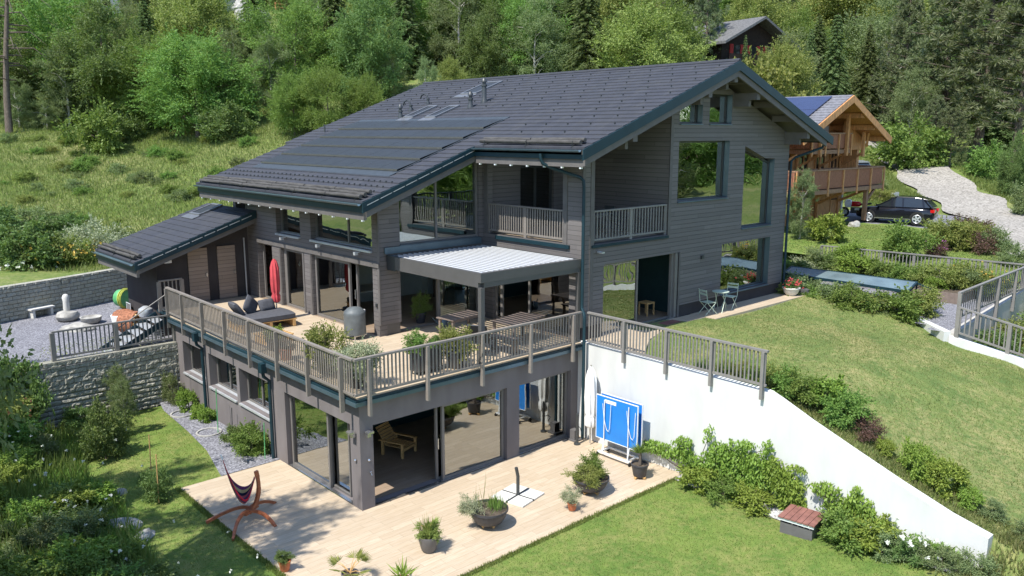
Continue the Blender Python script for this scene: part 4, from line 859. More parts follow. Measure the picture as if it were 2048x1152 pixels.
for i in range(n):
    x = PX0+.17+(PX1-PX0-.36)*i/(n-1); z = 5.47
    dx, dz = math.cos(a)*w_/2, math.sin(a)*w_/2; g = MB()
    g.add([(x-dx-.012, PY0+.13, z-dz), (x-dx+.012, PY0+.13, z-dz), (x+dx+.012, PY0+.13, z+dz), (x+dx-.03, PY0+.13, z+dz-.01), (x-dx-.012, PY1-.12, z-dz), (x-dx+.012, PY1-.12, z-dz), (x+dx+.012, PY1-.12, z+dz), (x+dx-.03, PY1-.12, z+dz-.01)], [(0, 1, 2, 3), (7, 6, 5, 4), (0, 4, 5, 1), (1, 5, 6, 2), (2, 6, 7, 3), (3, 7, 4, 0)])
    pb(g, 'louvre', 'slat')
# ------------------------------------------------------------------ terrace furniture
def table(name, label, loc, rz, L, W, hh, mat, slats=7, group=None):
    t = thing(name, label, 'table', loc, rz, group)
    g = MB()
    for i in range(slats): 
        y0 = -W/2+W*i/slats; g.box(-L/2, y0+.004, hh-.03, L/2, y0+W/slats-.004, hh)
    g.box(-L/2+.06, -W/2+.05, hh-.10, L/2-.06, -W/2+.08, hh-.032).box(-L/2+.06, W/2-.08, hh-.10, L/2-.06, W/2-.05, hh-.032)
    g.build('tabletop', mat, t, local=True)
    for sx in (-1, 1):
        for sy in (-1, 1): MB().box(sx*(L/2-.08)-.035, sy*(W/2-.1)-.035, 0, sx*(L/2-.08)+.035, sy*(W/2-.1)+.035, hh-.035).build('leg', mat, t, local=True)
    return t
table('dining_table', 'slatted grey brown dining table under the louvred pergola', (6.45, 1.25, 3), math.radians(12), 1.6, .95, .74, 'slattable', 9)
table('side_table', 'narrow grey table against the glass wall beneath the pergola', (5.5, 2.85, 3), math.radians(8), 1.45, .75, .72, 'slattable', 6)
table('balcony_table', 'pale slatted table on the upper balcony behind the gable railing', (10.1, 1.5, 5.94), .2, 1.1, .7, .74, 'framegrey', 6)
t = thing('balcony_chair', 'dark folding chair beside the table on the upper balcony', 'chair', (11.1, 1.5, 5.94), 1.6)
MB().box(-.22, -.22, .42, .22, .22, .45).build('seat', 'dark', t, local=True); MB().beam((-.2, .24, .8), (.2, .24, .8), .03, .3).build('backrest', 'dark', t, local=True)
for s in (-.2, .2): MB().tube([(s, -.25, 0), (s, .22, .45), (s, .27, .95)], .012, 6).tube([(s, .25, 0), (s, -.2, .43)], .012, 6).build('frame', 'dark', t, local=True)
for i, (x, y, sx, sy) in enumerate(((9.6, 8.2, .9, .5), (5.2, 8.6, 1.3, .6))):
    t = thing('dining_table' if i else 'sideboard', 'pale long table inside the pavilion behind the glass' if i else 'low pale table deep inside the dark terrace room', 'table', (x, y, 3))
    MB().box(-sx, -sy, .70, sx, sy, .75).build('tabletop', 'roomwall', t, local=True)
    for q in ((-1, -1), (1, -1), (1, 1), (-1, 1)): MB().box(q[0]*(sx-.08)-.03, q[1]*(sy-.08)-.03, 0, q[0]*(sx-.08)+.03, q[1]*(sy-.08)+.03, .7).build('leg', 'slattable', t, local=True)
t = thing('sofa', 'dark sofa inside the gable room seen through the open door', 'sofa', (12.1, 3.4, 3), 0)
MB().box(-.9, -.4, .1, .9, .4, .42).build('seat', 'charcoal', t, local=True, bevel=.03); MB().box(-.9, .25, .421, .9, .45, .8).build('backrest', 'charcoal', t, local=True, bevel=.03)
for y in (10.45, 8.0):
    g = MB()
    for k in range(9): g.prism([(4.19+.02*(k % 2), y+.05*k), (4.21+.02*(k % 2), y+.05*k), (4.23-.02*(k % 2), y+.05*k+.05), (4.21-.02*(k % 2), y+.05*k+.05)], 'z', 3.02, 5.12)
    g.build('curtain', 'curtain', H)
t = thing('bench', 'dark low bench standing in front of the pergola dining table', 'bench', (5.4, .72, 3), math.radians(100))
MB().box(-.5, -.17, .40, .5, .17, .44).build('seat', 'slattable', t, local=True)
for s in (-.4, .4): MB().box(s-.03, -.15, 0, s+.03, .15, .4).build('leg', 'slattable', t, local=True)
def cushion(g, c, s, rz=0, tilt=0, n=8, puff=.22):
    """pillow shaped block"""
    cx, cy, cz = c; R = Matrix.Rotation(rz, 3, 'Z') @ Matrix.Rotation(tilt, 3, 'X'); vs = []; 
    for j in range(n+1):
        for i in range(n+1):
            for k in (-1, 1):
                u, v = i/n*2-1, j/n*2-1; h = ((1-u**4)*(1-v**4))**.5; e = 1-.08*(1-h)
                p = Vector((u*s[0]/2*(1-.07*v*v), v*s[1]/2*(1-.07*u*u), k*s[2]/2*(puff+(1-puff)*h))); p = R@p; vs.append((p.x+cx, p.y+cy, p.z+cz))
    f = []; W = 2*(n+1); I = lambda i, j, k: (j*(n+1)+i)*2+k
    for j in range(n):
        for i in range(n):
            f.append((I(i, j, 1), I(i+1, j, 1), I(i+1, j+1, 1), I(i, j+1, 1))); f.append((I(i, j, 0), I(i, j+1, 0), I(i+1, j+1, 0), I(i+1, j, 0)))
    for i in range(n):
        f += [(I(i, 0, 0), I(i+1, 0, 0), I(i+1, 0, 1), I(i, 0, 1)), (I(i, n, 1), I(i+1, n, 1), I(i+1, n, 0), I(i, n, 0)), (I(0, i, 1), I(0, i+1, 1), I(0, i+1, 0), I(0, i, 0)), (I(n, i, 0), I(n, i+1, 0), I(n, i+1, 1), I(n, i, 1))]
    g.add(vs, f); return g
t = thing('daybed', 'low pallet daybed with charcoal mattress beside the red parasol', 'sofa', (1.55, 8.4, 3), math.radians(-3))
g = MB()
for i in range(5): g.box(-.95, -.62+.27*i, .24, .95, -.46+.27*i, .27)
for x in (-.9, 0, .8): g.box(x, -.62, .02, x+.1, .62, .24)
g.build('pallet_base', 'pine', t, local=True)
cushion(MB(), (0, 0, .36), (1.95, 1.3, .18), puff=.75).build('mattress', 'charcoal', t, smooth=True, local=True)
for (c, s, rz, ti, lb) in (((.85, 8.75, 3.64), (.62, .55, .22), 1.5, .95, 'charcoal back cushion at the railing end of the daybed'), ((1.35, 8.78, 3.67), (.6, .58, .22), .3, 1.15, 'charcoal square cushion standing on its corner on the daybed'), ((1.95, 8.85, 3.60), (.58, .42, .2), .1, 1.1, 'flat charcoal cushion behind the upright one on the daybed')):
    g = MB(); cushion(g, (0, 0, 0), s, rz, ti); o = g.build('cushion', 'charcoal', None, smooth=True); o.location = c; tag(o, lb, 'cushion', 'cushions on the daybed')
    if 'corner' in lb: o.rotation_euler = (0, .75, 0)
t = thing('pallet_table', 'low yellow pine pallet table between daybed and railing', 'table', (.95, 6.35, 3), math.radians(2))
g = MB()
for i in range(5): g.box(-.45, -.42+.18*i, .22, .45, -.28+.18*i, .25)
g.build('tabletop', 'pine', t, local=True)
g = MB()
for x in (-.42, 0, .34): g.box(x, -.42, .0, x+.08, .42, .22)
g.build('runners', 'pine', t, local=True)
def closed_parasol(name, label, loc, z0, z1, rmax, mat, poletop, base=None):
    t = thing(name, label, 'parasol', loc)
    n = 32; f = lambda th, z: .16*math.cos(8*th+z*1.3)
    Hh = z1-z0
    MB().lathe([(rmax*.55, z0), (rmax*.9, z0+Hh*.04), (rmax*.92, z0+Hh*.16), (rmax*.72, z0+Hh*.20), (rmax*.9, z0+Hh*.27), (rmax, z0+Hh*.5), (rmax*.93, z0+Hh*.8), (rmax*.6, z0+Hh*.93), (.03, z1)], n=n, wob=f).build('canopy', mat, t, smooth=True, local=True)
    MB().tube([(0, 0, .05), (0, 0, poletop)], .024, 8).build('pole', 'chrome', t, local=True)
    MB().lathe([(rmax*.76, z0+Hh*.17), (rmax*.8, z0+Hh*.20), (rmax*.76, z0+Hh*.23)], n=16).build('tie_strap', mat, t, local=True)
    return t
closed_parasol('closed_parasol', 'closed red parasol standing on the raised terrace by the daybed', (2.35, 8.95, 3), .62, 2.12, .145, 'red', 2.16)
MB().lathe([(.27, 0), (.27, .05), (.05, .09), (.035, .3)], n=18).build('stand_foot', 'dark', bpy.data.objects['closed_parasol'], local=True)
t = thing('covered_grill', 'round grill under a grey fitted cover on short metal feet', 'grill', (3.0, 5.0, 3), .2)
MB().lathe([(.33, .14), (.345, .2), (.335, .75), (.34, .8), (.32, .86), (.2, .97), (.06, 1.0)], n=28, wob=lambda th, z: .022*math.cos(9*th+z*5)+.014*math.cos(4*th)).build('cover', 'greycover', t, smooth=True, local=True)
for q in range(4):
    a = PI/4+q*PI/2; MB().box(.27*math.cos(a)-.014, .27*math.sin(a)-.014, 0, .27*math.cos(a)+.014, .27*math.sin(a)+.014, .18).build('leg', 'chrome', t, local=True)
MB().beam((-.25, -.25, .12), (.25, -.25, .12), .02, .02).beam((-.25, .25, .12), (.25, .25, .12), .02, .02).build('shelf_bar', 'chrome', t, local=True)
MB().beam((.36, .0, .25), (.42, 0, .85), .03, .05).build('tong_handle', 'whitecanvas', t, local=True)
# lounge chair seen as grey sloping sheet below pergola post
t = thing('deck_chair', 'grey fabric deck chair with sloping back beside the pergola post', 'chair', (4.55, .75, 3), math.radians(35))
MB().beam((-.02, 0, .4), (.55, 0, .34), .55, .03).build('seat', 'charcoal', t, local=True)
MB().beam((-.02, 0, .4), (-.5, 0, 1.02), .55, .03).build('backrest', 'charcoal', t, local=True)
for s in (-.29, .29): MB().tube([(.6, s, 0), (.0, s, .5), (-.35, s, .8)], .014, 6).tube([(-.4, s, 0), (.1, s, .38), (.55, s, .4)], .014, 6).build('frame', 'dark', t, local=True)
# watering can
t = thing('watering_can', 'blue grey watering can on the sill beside the glass doors', 'watering can', (5.95, 4.35, 3.0), 2.6)
MB().lathe([(.12, 0), (.14, .04), (.12, .24), (.09, .27)], n=14).build('body', 'tealgl', t, smooth=True, local=True)
MB().tube([(.1, 0, .06), (.25, 0, .2), (.36, 0, .32)], [.025, .018, .015], 7).build('spout', 'tealgl', t, local=True)
MB().tube([(-.1, 0, .08), (-.2, 0, .2), (-.12, 0, .34), (.05, 0, .28)], .013, 6).build('handle', 'whitemetal', t, local=True)
# ------------------------------------------------------------------ lower terrace things
t = thing('parasol_stand', 'cross shaped parasol stand weighted with four pale paving slabs', 'parasol stand', (3.45, -1.99, 0), math.radians(12))
for sx in (-1, 1):
    for sy in (-1, 1):
        g = MB().box(sx*.03, sy*.03, .0, sx*.50, sy*.50, .05); g.build('paving_slab', 'paver', t, local=True, bevel=.006)
MB().box(-.5, -.022, .0, .5, .022, .045).box(-.022, -.5, .0, .022, -.023, .045).box(-.022, .023, .0, .022, .5, .045).build('cross_foot', 'dark', t, local=True)
MB().tube([(0, 0, .04), (0, 0, .55), (-.05, .02, .8)], .045, 12).build('stub_pole', 'dark', t, local=True)
# folded table tennis table
t = thing('table_tennis_table', 'folded blue table tennis table standing against the white wall', 'table tennis table', (7.28, -2.12, 0))
for k, (x0, tilt) in enumerate(((-.10, 0), (.10, 0))):
    o = MB().box(x0-.012, -.77, .50, x0+.012, .77, 1.80).build('table_half', 'blue', t, local=True)
    g = MB()
    for a in ((-.775, .49, -.755, 1.81), (.755, .49, .775, 1.81), (-.755, .49, .755, .51), (-.755, 1.79, .755, 1.81)): g.box(x0-.018, a[0], a[1], x0+.018, a[2], a[3])
    g.build('edge_frame', 'whitemetal', o, local=True)
for s in (-.48, .42):
    MB().tube([(-.16, s, .22), (-.16, s, 1.72)], .016, 7).build('leg', 'whitemetal', t, local=True)
for s in (-.60, .30):
    MB().tube([(-.17, s-.1+.28, 1.6), (-.17, s+.12, 1.15), (-.17, s+.02, .85), (-.17, s-.05, .8), (-.17, s-.10, .9), (-.17, s-.13, 1.62)], .009, 6).build('support_rod', 'whitemetal', t, local=True)
MB().box(-.122, .02, 1.62, -.114, .44, 1.72).build('label_plate', 'whitecanvas', t, local=True)
MB().beam((-.2, -.6, .12), (-.2, .6, .12), .05, .05).beam((.25, -.6, .12), (.25, .6, .12), .05, .05).beam((-.2, -.5, .14), (.25, -.5, .14), .04, .04).beam((-.2, .5, .14), (.25, .5, .14), .04, .04).tube([(-.2, -.5, .12), (-.12, -.5, .5)], .02, 6).tube([(-.2, .45, .12), (-.12, .45, .5)], .02, 6).build('undercarriage', 'whitemetal', t, local=True)
for x in (-.2, .25):
    for y in (-.6, .6): MB().tube([(x, y-.02, .06), (x, y+.02, .06)], .06, 14).build('wheel', 'rubber', t, local=True)
closed_parasol('closed_parasol', 'closed white parasol leaning in the corner by the blue table', (7.5, -.82, 0), .55, 2.45, .17, 'whitecanvas', 2.5)
t = thing('patio_heater_stand', 'dark pole stand with crank in front of the white parasol', 'stand', (7.22, -.55, 0))
MB().lathe([(.10, 0), (.10, .04), (.045, .06), (.045, .9), (.05, .92), (.03, 1.0)], n=12).build('pole', 'dark', t, smooth=True, local=True)
MB().tube([(.0, .0, .5), (.1, .1, .55), (.22, .08, .45), (.2, 0, .3)], .012, 6).build('crank', 'dark', t, local=True)
MB().box(.05, .12, 0, .4, .5, .05).box(.1, .2, .05, .3, .4, .35).build('base_block', 'potgrey', t, local=True)
# pots (plants added later)
def pot(name, label, loc, prof, mat, soil=None, dolly=None):
    t = thing(name, label, 'plant pot', loc)
    inner = [(r-.02, z) for r, z in prof[::-1] if z > prof[-1][1]*.75]; MB().lathe(prof+[(prof[-1][0]-.02, prof[-1][1])]+[(prof[-1][0]-.025, prof[-1][1]-.06)], n=26).build('body', mat, t, smooth=True, local=True)
    MB().lathe([(prof[-1][0]-.03, prof[-1][1]-.09), (prof[-1][0]-.03, prof[-1][1]-.055)], n=22).build('soil', 'soil', t, local=True)
    if dolly:
        g = MB().beam((-dolly, 0, .05), (dolly, 0, .05), .07, .03).beam((0, -dolly, .05), (0, dolly, .05), .07, .03)
        for q in range(4): g.tube([(dolly*.9*math.cos(q*PI/2)-.015, dolly*.9*math.sin(q*PI/2), .02), (dolly*.9*math.cos(q*PI/2)+.015, dolly*.9*math.sin(q*PI/2), .02)], .025, 8)
        g.build('plant_trolley', 'pine' if mat != 'potgrey' else 'dark', t, local=True)
    return t
bowl = lambda R, h, b=.07: [(R*.42, b), (R*.72, b+h*.18), (R*.9, b+h*.5), (R*.99, b+h*.86), (R*1.04, b+h*.88), (R*1.04, b+h)]
taper = lambda R, h, b=0: [(R*.66, b), (R*.72, b+.02), (R*.96, b+h*.88), (R*1.03, b+h*.89), (R*1.03, b+h)]
pot('bowl_planter', 'wide dark bowl planter with chives standing mid terrace', (1.82, -2.72, 0), bowl(.46, .4), 'potblack', dolly=.2)
pot('bowl_planter', 'wide dark bowl planter overflowing with herbs near the blue table', (5.03, -3.1, 0), bowl(.47, .36), 'potblack', dolly=.26)
pot('plant_pot', 'medium dark pot holding a dwarf palm at the terrace end', (6.7, -3.38, 0), taper(.24, .36, .06), 'potblack', dolly=.2)
pot('plant_pot', 'matt grey pot with spiky grass on the open terrace', (.04, -2.72, 0), [(.13, 0), (.17, .05), (.235, .3), (.25, .36), (.25, .40)], 'potgrey')
pot('plant_pot', 'small terracotta pot of silvery lavender beside the lawn edge', (3.9, -3.5, 0), taper(.13, .2, .02), 'terra')
pot('plant_pot', 'small terracotta pot with dark plant near the terrace bottom edge', (-2.76, -1.3, 0), taper(.135, .24), 'terra')
pot('plant_pot', 'grey pot with fan palm at the bottom edge of the view', (-2.02, -2.75, 0), taper(.18, .28), 'potgrey')
pot('plant_pot', 'low pot with yellow green strap leaves cut by the bottom edge', (-1.25, -3.55, 0), taper(.14, .2), 'terra')
pot('plant_pot', 'dark blue pot with bushy plant inside the pavilion glass door', (5.75, 5.35, 3), taper(.2, .36), 'potblack')
def planter(name, label, loc, rz, L, W, Hh, mat='potblack'):
    t = thing(name, label, 'planter', loc, rz); g = MB()
    for (a, b, c, d) in ((-L/2, -W/2, L/2, -W/2+.03), (-L/2, W/2-.03, L/2, W/2), (-L/2, -W/2+.03, -L/2+.03, W/2-.03), (L/2-.03, -W/2+.03, L/2, W/2-.03)): g.box(a, b, .1, c, d, Hh)
    g.box(-L/2+.03, -W/2+.03, .1, L/2-.03, W/2-.03, .14); g.build('trough', mat, t, local=True)
    MB().box(-L/2+.032, -W/2+.032, Hh-.1, L/2-.032, W/2-.032, Hh-.05).build('soil', 'soil', t, local=True)
    for sx in (-1, 1):
        for sy in (-1, 1): MB().box(sx*(L/2-.04)-.02, sy*(W/2-.04)-.02, 0, sx*(L/2-.04)+.02, sy*(W/2-.04)+.02, .1).build('leg', mat, t, local=True)
    return t
planter('trough_planter', 'tall black trough planter with leafy shrub at the front railing', (2.45, .55, 3), .1, .85, .36, .68)
pot('plant_pot', 'ribbed dark pot with shrub beside the black trough planter', (3.3, .35, 3), taper(.26, .5), 'potblack')
pot('plant_pot', 'dark tub with leafy shrub near the terrace corner post', (.35, .65, 3), taper(.24, .42), 'potblack')
pot('plant_pot', 'dark tub with variegated shrub along the left railing', (.42, 2.3, 3), taper(.26, .42), 'potblack')
pot('plant_pot', 'terracotta tub with red leaves behind the left railing', (.25, 4.2, 3), taper(.2, .34), 'terra')
pot('plant_pot', 'low pot with trailing plant on the floor by the pallet table', (.5, 5.4, 3), taper(.24, .3), 'potgrey')
# hammock chair with stand
t = thing('hammock_chair', 'striped hammock chair hanging from a curved red brown wooden stand', 'hammock chair', (-2.35, 1.55, 0), math.radians(0))
def arcbeam(pts, w, h, nm):
    g = MB()
    for i in range(len(pts)-1): g.beam(Vector(pts[i]), Vector(pts[i+1])+(Vector(pts[i+1])-Vector(pts[i])).normalized()*.01, w, h)
    return g.build(nm, 'teak', t, local=True)
def bez(a, b, c, n=9): 
    a, b, c = Vector(a), Vector(b), Vector(c); return [a*(1-u)**2+b*2*u*(1-u)+c*u*u for u in [i/n for i in range(n+1)]]
arcbeam(bez((.05, -.1, .18), (.50, .02, .4), (.34, -.0, 1.14)), .07, .09, 'upright')
arcbeam(bez((.15, -.05, .22), (.1, .35, .32), (-.78, .48, .0)), .06, .07, 'foot')
arcbeam(bez((.05, -.1, .24), (-.3, -.2, .32), (-.66, -.78, .0)), .06, .07, 'foot')
arcbeam(bez((.05, -.1, .22), (.35, -.3, .26), (.36, -.85, .0)), .06, .07, 'foot')
arcbeam(bez((.05, -.0, .22), (.5, .3, .28), (.95, .35, .0)), .06, .07, 'foot')
arcbeam([(-.1, -.15, .2), (.3, .05, .24)], .16, .05, 'centre_block')
def hammock():
    A = Vector((-.36, .28, 1.56)); Bp = Vector((.30, .0, 1.0)); n, m = 18, 10; g = MB(); vs = []; uv = []
    for i in range(n+1):
        u = i/n; base = A*(1-u)**2+Vector((-.04, .1, -.12))*2*u*(1-u)+Bp*u*u; wd = .06+.42*math.sin(PI*min(1, max(0, (u*1.08))))**1.2
        for j in range(m+1):
            v = j/m*2-1; sagc = -.16*(1-v*v)*math.sin(PI*u); vs.append(base+Vector((.45*wd*v*.6, wd*v, sagc+.10*v*v*math.sin(PI*u)))); uv.append((j/m, u))
    g.add(vs, [(i*(m+1)+j, i*(m+1)+j+1, (i+1)*(m+1)+j+1, (i+1)*(m+1)+j) for i in range(n) for j in range(m)]); g.uv = uv
    o = g.build('hammock_cloth', 'hammock', t, smooth=True, local=True); s = o.modifiers.new('s', 'SOLIDIFY'); s.thickness = .012
    MB().tube([A, A+Vector((-.02, .02, .12))], .018, 6).build('hanging_rope', 'whitecanvas', t, local=True)
hammock()
arcbeam(bez((-.40, .3, 1.66), (-.38, .3, 1.0), (-.1, .05, .3)), .001, .001, 'hanging_cord')
# small wooden box with red brown lid
t = thing('storage_box', 'low grey box with a red brown boarded lid beside the vines', 'box', (7.13, -7.9, float(loz(7.1, -7.9))), math.radians(8))
g = MB()
for i in range(6): g.box(-.40, -.44+.145*i, .40-.0, .42, -.305+.145*i, .43)
g.build('lid', 'redlid', t, local=True)
MB().box(-.33, -.38, 0, .35, -.36, .39).box(-.33, .36, 0, .35, .38, .39).box(-.33, -.36, .0, -.31, .36, .27).box(.33, -.36, 0, .35, .36, .39).build('body', 'potgrey', t, local=True)
MB().box(-.37, -.42, .33, -.34, .42, .395).build('edge_board', 'whitemetal', t, local=True)
# rings of grass in gravel, stakes
for (x, y, lb) in ((-.62, 10.2, 'round planting ring in the gravel below the first window'), (-.66, 7.9, 'round planting ring with a stake in the gravel below the middle window')):
    g = MB(); r = .34; n = 24; g.lathe([(r, 0), (r, .05), (r+.05, .05), (r+.05, 0)], (x, y, .0), n); o = g.build('planting_ring', 'stone'); tag(o, lb, 'planting ring')
for (x, y, hh, lb) in ((-.45, 10.9, 1.9, 'thin dark stake against the block wall corner'), (-.45, 7.7, 1.45, 'tall green stake beside the second planting ring'), (-.2, 7.2, .9, 'short dark stake close to the house wall'), (-.3, 4.75, 1.1, 'green stake next to the lower downpipe'), (-3.42, 4.9, 1.5, 'pale wooden stake on the shaded lawn'), (-3.6, 3.9, 1.3, 'second pale stake with a small rose')):
    tag(MB().tube([(x, y, 0), (x+.03, y, hh)], .014, 6).build('garden_stake', 'green' if 'green' in lb else ('pine' if 'pale' in lb else 'dark')), lb, 'stake')
# ------------------------------------------------------------------ gable side
def bistro_chair(label, loc, rz):
    t = thing('folding_chair', label, 'chair', loc, rz, 'pale green folding chairs by the gable wall')
    g = MB()
    for i in range(5): g.box(-.2, -.19+.08*i, .44, .2, -.13+.08*i, .455)
    g.build('seat', 'mint', t, local=True)
    g = MB().box(-.2, .235, .72, .2, .25, .79).box(-.2, .255, .84, .2, .27, .90); g.build('backrest', 'mint', t, local=True)
    for s in (-.2, .2): MB().tube([(s, -.28, 0), (s, .2, .46), (s, .27, .92)], .011, 6).tube([(s*.94, .28, 0), (s*.94, -.19, .44)], .011, 6).build('frame', 'mint', t, local=True)
    return t
bistro_chair('pale green folding chair nearest the sliding door', (14.0, -.42, 3.0), math.radians(75)); bistro_chair('pale green folding chair on the far side of the small round table', (15.45, -.35, 3.0), math.radians(-80))
t = thing('bistro_table', 'small pale green round folding table between two chairs', 'table', (14.75, -.42, 3.0), .3)
MB().lathe([(.28, .71), (.3, .715), (.3, .735), (.28, .74)], n=24).build('tabletop', 'mint', t, local=True)
for s in (-.16, .16): MB().tube([(-.3, s, 0), (.2, s, .71)], .011, 6).tube([(.3, s*.9, 0), (-.2, s*.9, .71)], .011, 6).build('leg', 'mint', t, local=True)
tag(MB().box(11.55, -.5, 3.003, 12.35, -.12, 3.02).build('doormat', 'redlid'), 'dark brown doormat in front of the gable sliding door', 'doormat')
t = thing('flower_bowl', 'round white rimmed bowl of red geraniums at the far house corner', 'planter', (19.35, -.62, 3.0))
MB().lathe([(.16, 0), (.26, .1), (.33, .28), (.35, .28), (.35, .31)], n=20).build('bowl', 'paver', t, smooth=True, local=True)
tag(MB().lathe([(.13, 0), (.2, .08), (.22, .22)], (20.0, -.85, 2.98), 16).build('plant_pot', 'potgrey'), 'grey pot beside the geranium bowl at the house corner', 'plant pot')
# glazed canopy over the garden stair
t = thing('glass_canopy', 'long teal framed glass canopy above the hedge in the side garden', 'canopy', (20.6, .8, 2.5))
Q = [Vector((21.36, .87, 3.45)), Vector((22.2, .97, 3.62)), Vector((22.3, -4.2, 3.62)), Vector((21.06, -4.39, 3.45))]
for i in range(4): MB().beam(Q[i], Q[(i+1) % 4], .07, .10).build('frame_bar', 'teal', t)
for k in range(1, 5):
    u = k/5; MB().beam(Q[0].lerp(Q[3], u), Q[1].lerp(Q[2], u), .04, .05).build('glazing_bar', 'teal', t)
for k in range(5):
    a, b = k/5, (k+1)/5; v = [Q[0].lerp(Q[3], a), Q[0].lerp(Q[3], b), Q[1].lerp(Q[2], b), Q[1].lerp(Q[2], a)]
    MB().add([p+Vector((0, 0, .03)) for p in v]+[p+Vector((0, 0, .04)) for p in v], [(0, 1, 2, 3), (7, 6, 5, 4), (0, 4, 5, 1), (1, 5, 6, 2), (2, 6, 7, 3), (3, 7, 4, 0)]).build('pane', 'canopyglass', t)
for p in (Q[0], Q[1], Q[2], Q[3]): MB().beam((p.x, p.y, 2.5), (p.x, p.y, p.z-.03), .05, .05).build('post', 'teal', t)
MB().beam((22.3, -4.2, 3.6), (22.7, -4.75, 3.35), .05, .06).build('side_bar', 'teal', t)
# raised beds
def bed(label, x0, x1, y0, y1, z, h):
    t = thing('raised_bed', label, 'raised bed', ((x0+x1)/2, (y0+y1)/2, z)); w = .06
    for a in ((x0, y0, x1, y0+w), (x0, y1-w, x1, y1), (x0, y0+w, x0+w, y1-w), (x1-w, y0+w, x1, y1-w)): MB().box(a[0], a[1], z, a[2], a[3], z+h).build('board', 'slattable', t)
    MB().box(x0+w, y0+w, z, x1-w, y1-w, z+h-.06).build('soil', 'soil', t); return t
bed('weathered wooden raised bed at the open end of the gravel yard', 24.9, 26.9, -4.9, -3.0, 2.5, .42)
bed('long weathered raised bed planted along the yard railing', 26.0, 27.1, -2.6, 2.2, 2.5, .4)
# ------------------------------------------------------------------ courtyard things
t = thing('stone_lantern', 'pale stone figure on a round boulder in the gravel courtyard', 'stone sculpture', (-1.72, 19.0, 1.9))
MB().lathe([(.3, 0), (.42, .1), (.45, .22), (.36, .36), (.12, .42)], n=14, wob=lambda a, z: .05*math.sin(3*a+z*9)).build('boulder', 'stone', t, smooth=True, local=True)
MB().lathe([(.11, .4), (.13, .5), (.12, .8), (.135, .95), (.09, 1.05), (.04, 1.08)], n=10, wob=lambda a, z: .06*math.sin(2*a+z*7)).build('figure', 'paver', t, smooth=True, local=True)
tag(MB().lathe([(.24, 0), (.36, .1), (.4, .26), (.36, .26), (.3, .2)], (-1.15, 17.9, 1.9), 18).build('stone_trough', 'stone', smooth=True), 'oval grey stone trough full of moss next to the boulder', 'stone trough')
def rock(label, loc, s, seed=0, mat='stone', name='boulder', cat='rock', group=None):
    bm = bmesh.new(); bmesh.ops.create_icosphere(bm, subdivisions=3, radius=1); rr = random.Random(seed)
    ph = [rr.uniform(0, 6) for _ in range(6)]
    for v in bm.verts:
        c = v.co; k = 1+.16*math.sin(3*c.x+ph[0])*math.cos(2.5*c.y+ph[1])+.1*math.sin(5*c.z+ph[2]+4*c.x)+.05*math.sin(9*c.y+ph[3])
        v.co = Vector((c.x*s[0]*k, c.y*s[1]*k, max(-.35, c.z)*s[2]*k))
    me = bpy.data.meshes.new(name); bm.to_mesh(me); bm.free(); me.materials.append(M[mat]); o = bpy.data.objects.new(name, me); C.objects.link(o); o.location = loc; o.rotation_euler = (0, 0, rr.uniform(0, 6)); return tag(o, label, cat, group)
rock('flat pale rock under the stone trough behind the courtyard railing', (-1.9, 17.0, 1.9), (.7, .4, .25), 4)
t = thing('hose_reel', 'big coil of yellow hose on a green drum in the courtyard', 'hose reel', (.75, 20.1, 1.9), .5)
MB().tube([(0, -.2, .42), (0, .2, .42)], .36, 20).build('drum', 'green', t, smooth=True, local=True)
g = MB()
for i in range(7):
    y = -.24+.03*i; r = .40+.03*math.sin(i*2); g.tube([(r*math.cos(a*2*PI/16), y, .42+r*math.sin(a*2*PI/16)) for a in range(17)], .022, 6)
g.build('hose', 'yellow', t, smooth=True, local=True)
t = thing('firewood_basket', 'round rust coloured basket of cut wood on the gravel by the steps', 'basket', (-.5, 15.1, 1.9), .6)
MB().tube([(0, -.32, .42), (0, .32, .42)], .42, 20).build('basket_drum', 'barrel', t, smooth=True, local=True)
g = MB()
for i in range(5): 
    for j in range(5):
        x = (i-2)*.15+.04*(j % 2); z = .42+(j-2)*.15
        if math.hypot(x, z-.42) < .36: g.tube([(x, -.36-.02*((i*j) % 3), z), (x, .3, z)], .065, 7)
g.build('logs', 'pine', t, local=True)
t = thing('garden_cart', 'pale rounded cart with rust coloured load beside the hose reel', 'cart', (-.42, 16.25, 1.9), .4)
MB().lathe([(.25, .12), (.42, .25), (.46, .5), (.42, .52)], n=18).build('tub', 'whitecanvas', t, smooth=True, local=True)
MB().lathe([(.4, .5), (.3, .66), (.05, .72)], n=16, wob=lambda a, z: .15*math.sin(5*a)).build('load', 'barrel', t, smooth=True, local=True)
for s in (-.3, .3): MB().tube([(s-.03, 0, .14), (s+.03, 0, .14)], .14, 14).build('wheel', 'rubber', t, local=True)
t = thing('kettle_grill', 'silver covered barbecue beside the garage wall at the top of the steps', 'grill', (-.28, 14.1, 1.9), 1.2)
MB().lathe([(.05, .7), (.22, .78), (.27, .92), (.24, 1.06), (.08, 1.16)], n=18).build('bowl', 'alu', t, smooth=True, local=True)
for q in range(3):
    a = q*2.1; MB().tube([(.16*math.cos(a), .16*math.sin(a), .75), (.28*math.cos(a), .28*math.sin(a), 0)], .016, 6).build('leg', 'chrome', t, local=True)
t = thing('lattice_screen', 'small grey lattice crate under the courtyard steps', 'crate', (-.5, 12.6, 1.9), 0)
g = MB()
for i in range(7): g.box(-.35+.11*i, -.02, 0, -.33+.11*i, .0, .55); g.box(-.35, .001, .02+.08*i, .33, .015, .04+.08*i)
g.build('lattice', 'alu', t, local=True)
t = thing('wall_mirror_frame', 'white framed panel leaning on the dark garage wall corner', 'panel', (.05, 16.9, 1.9))
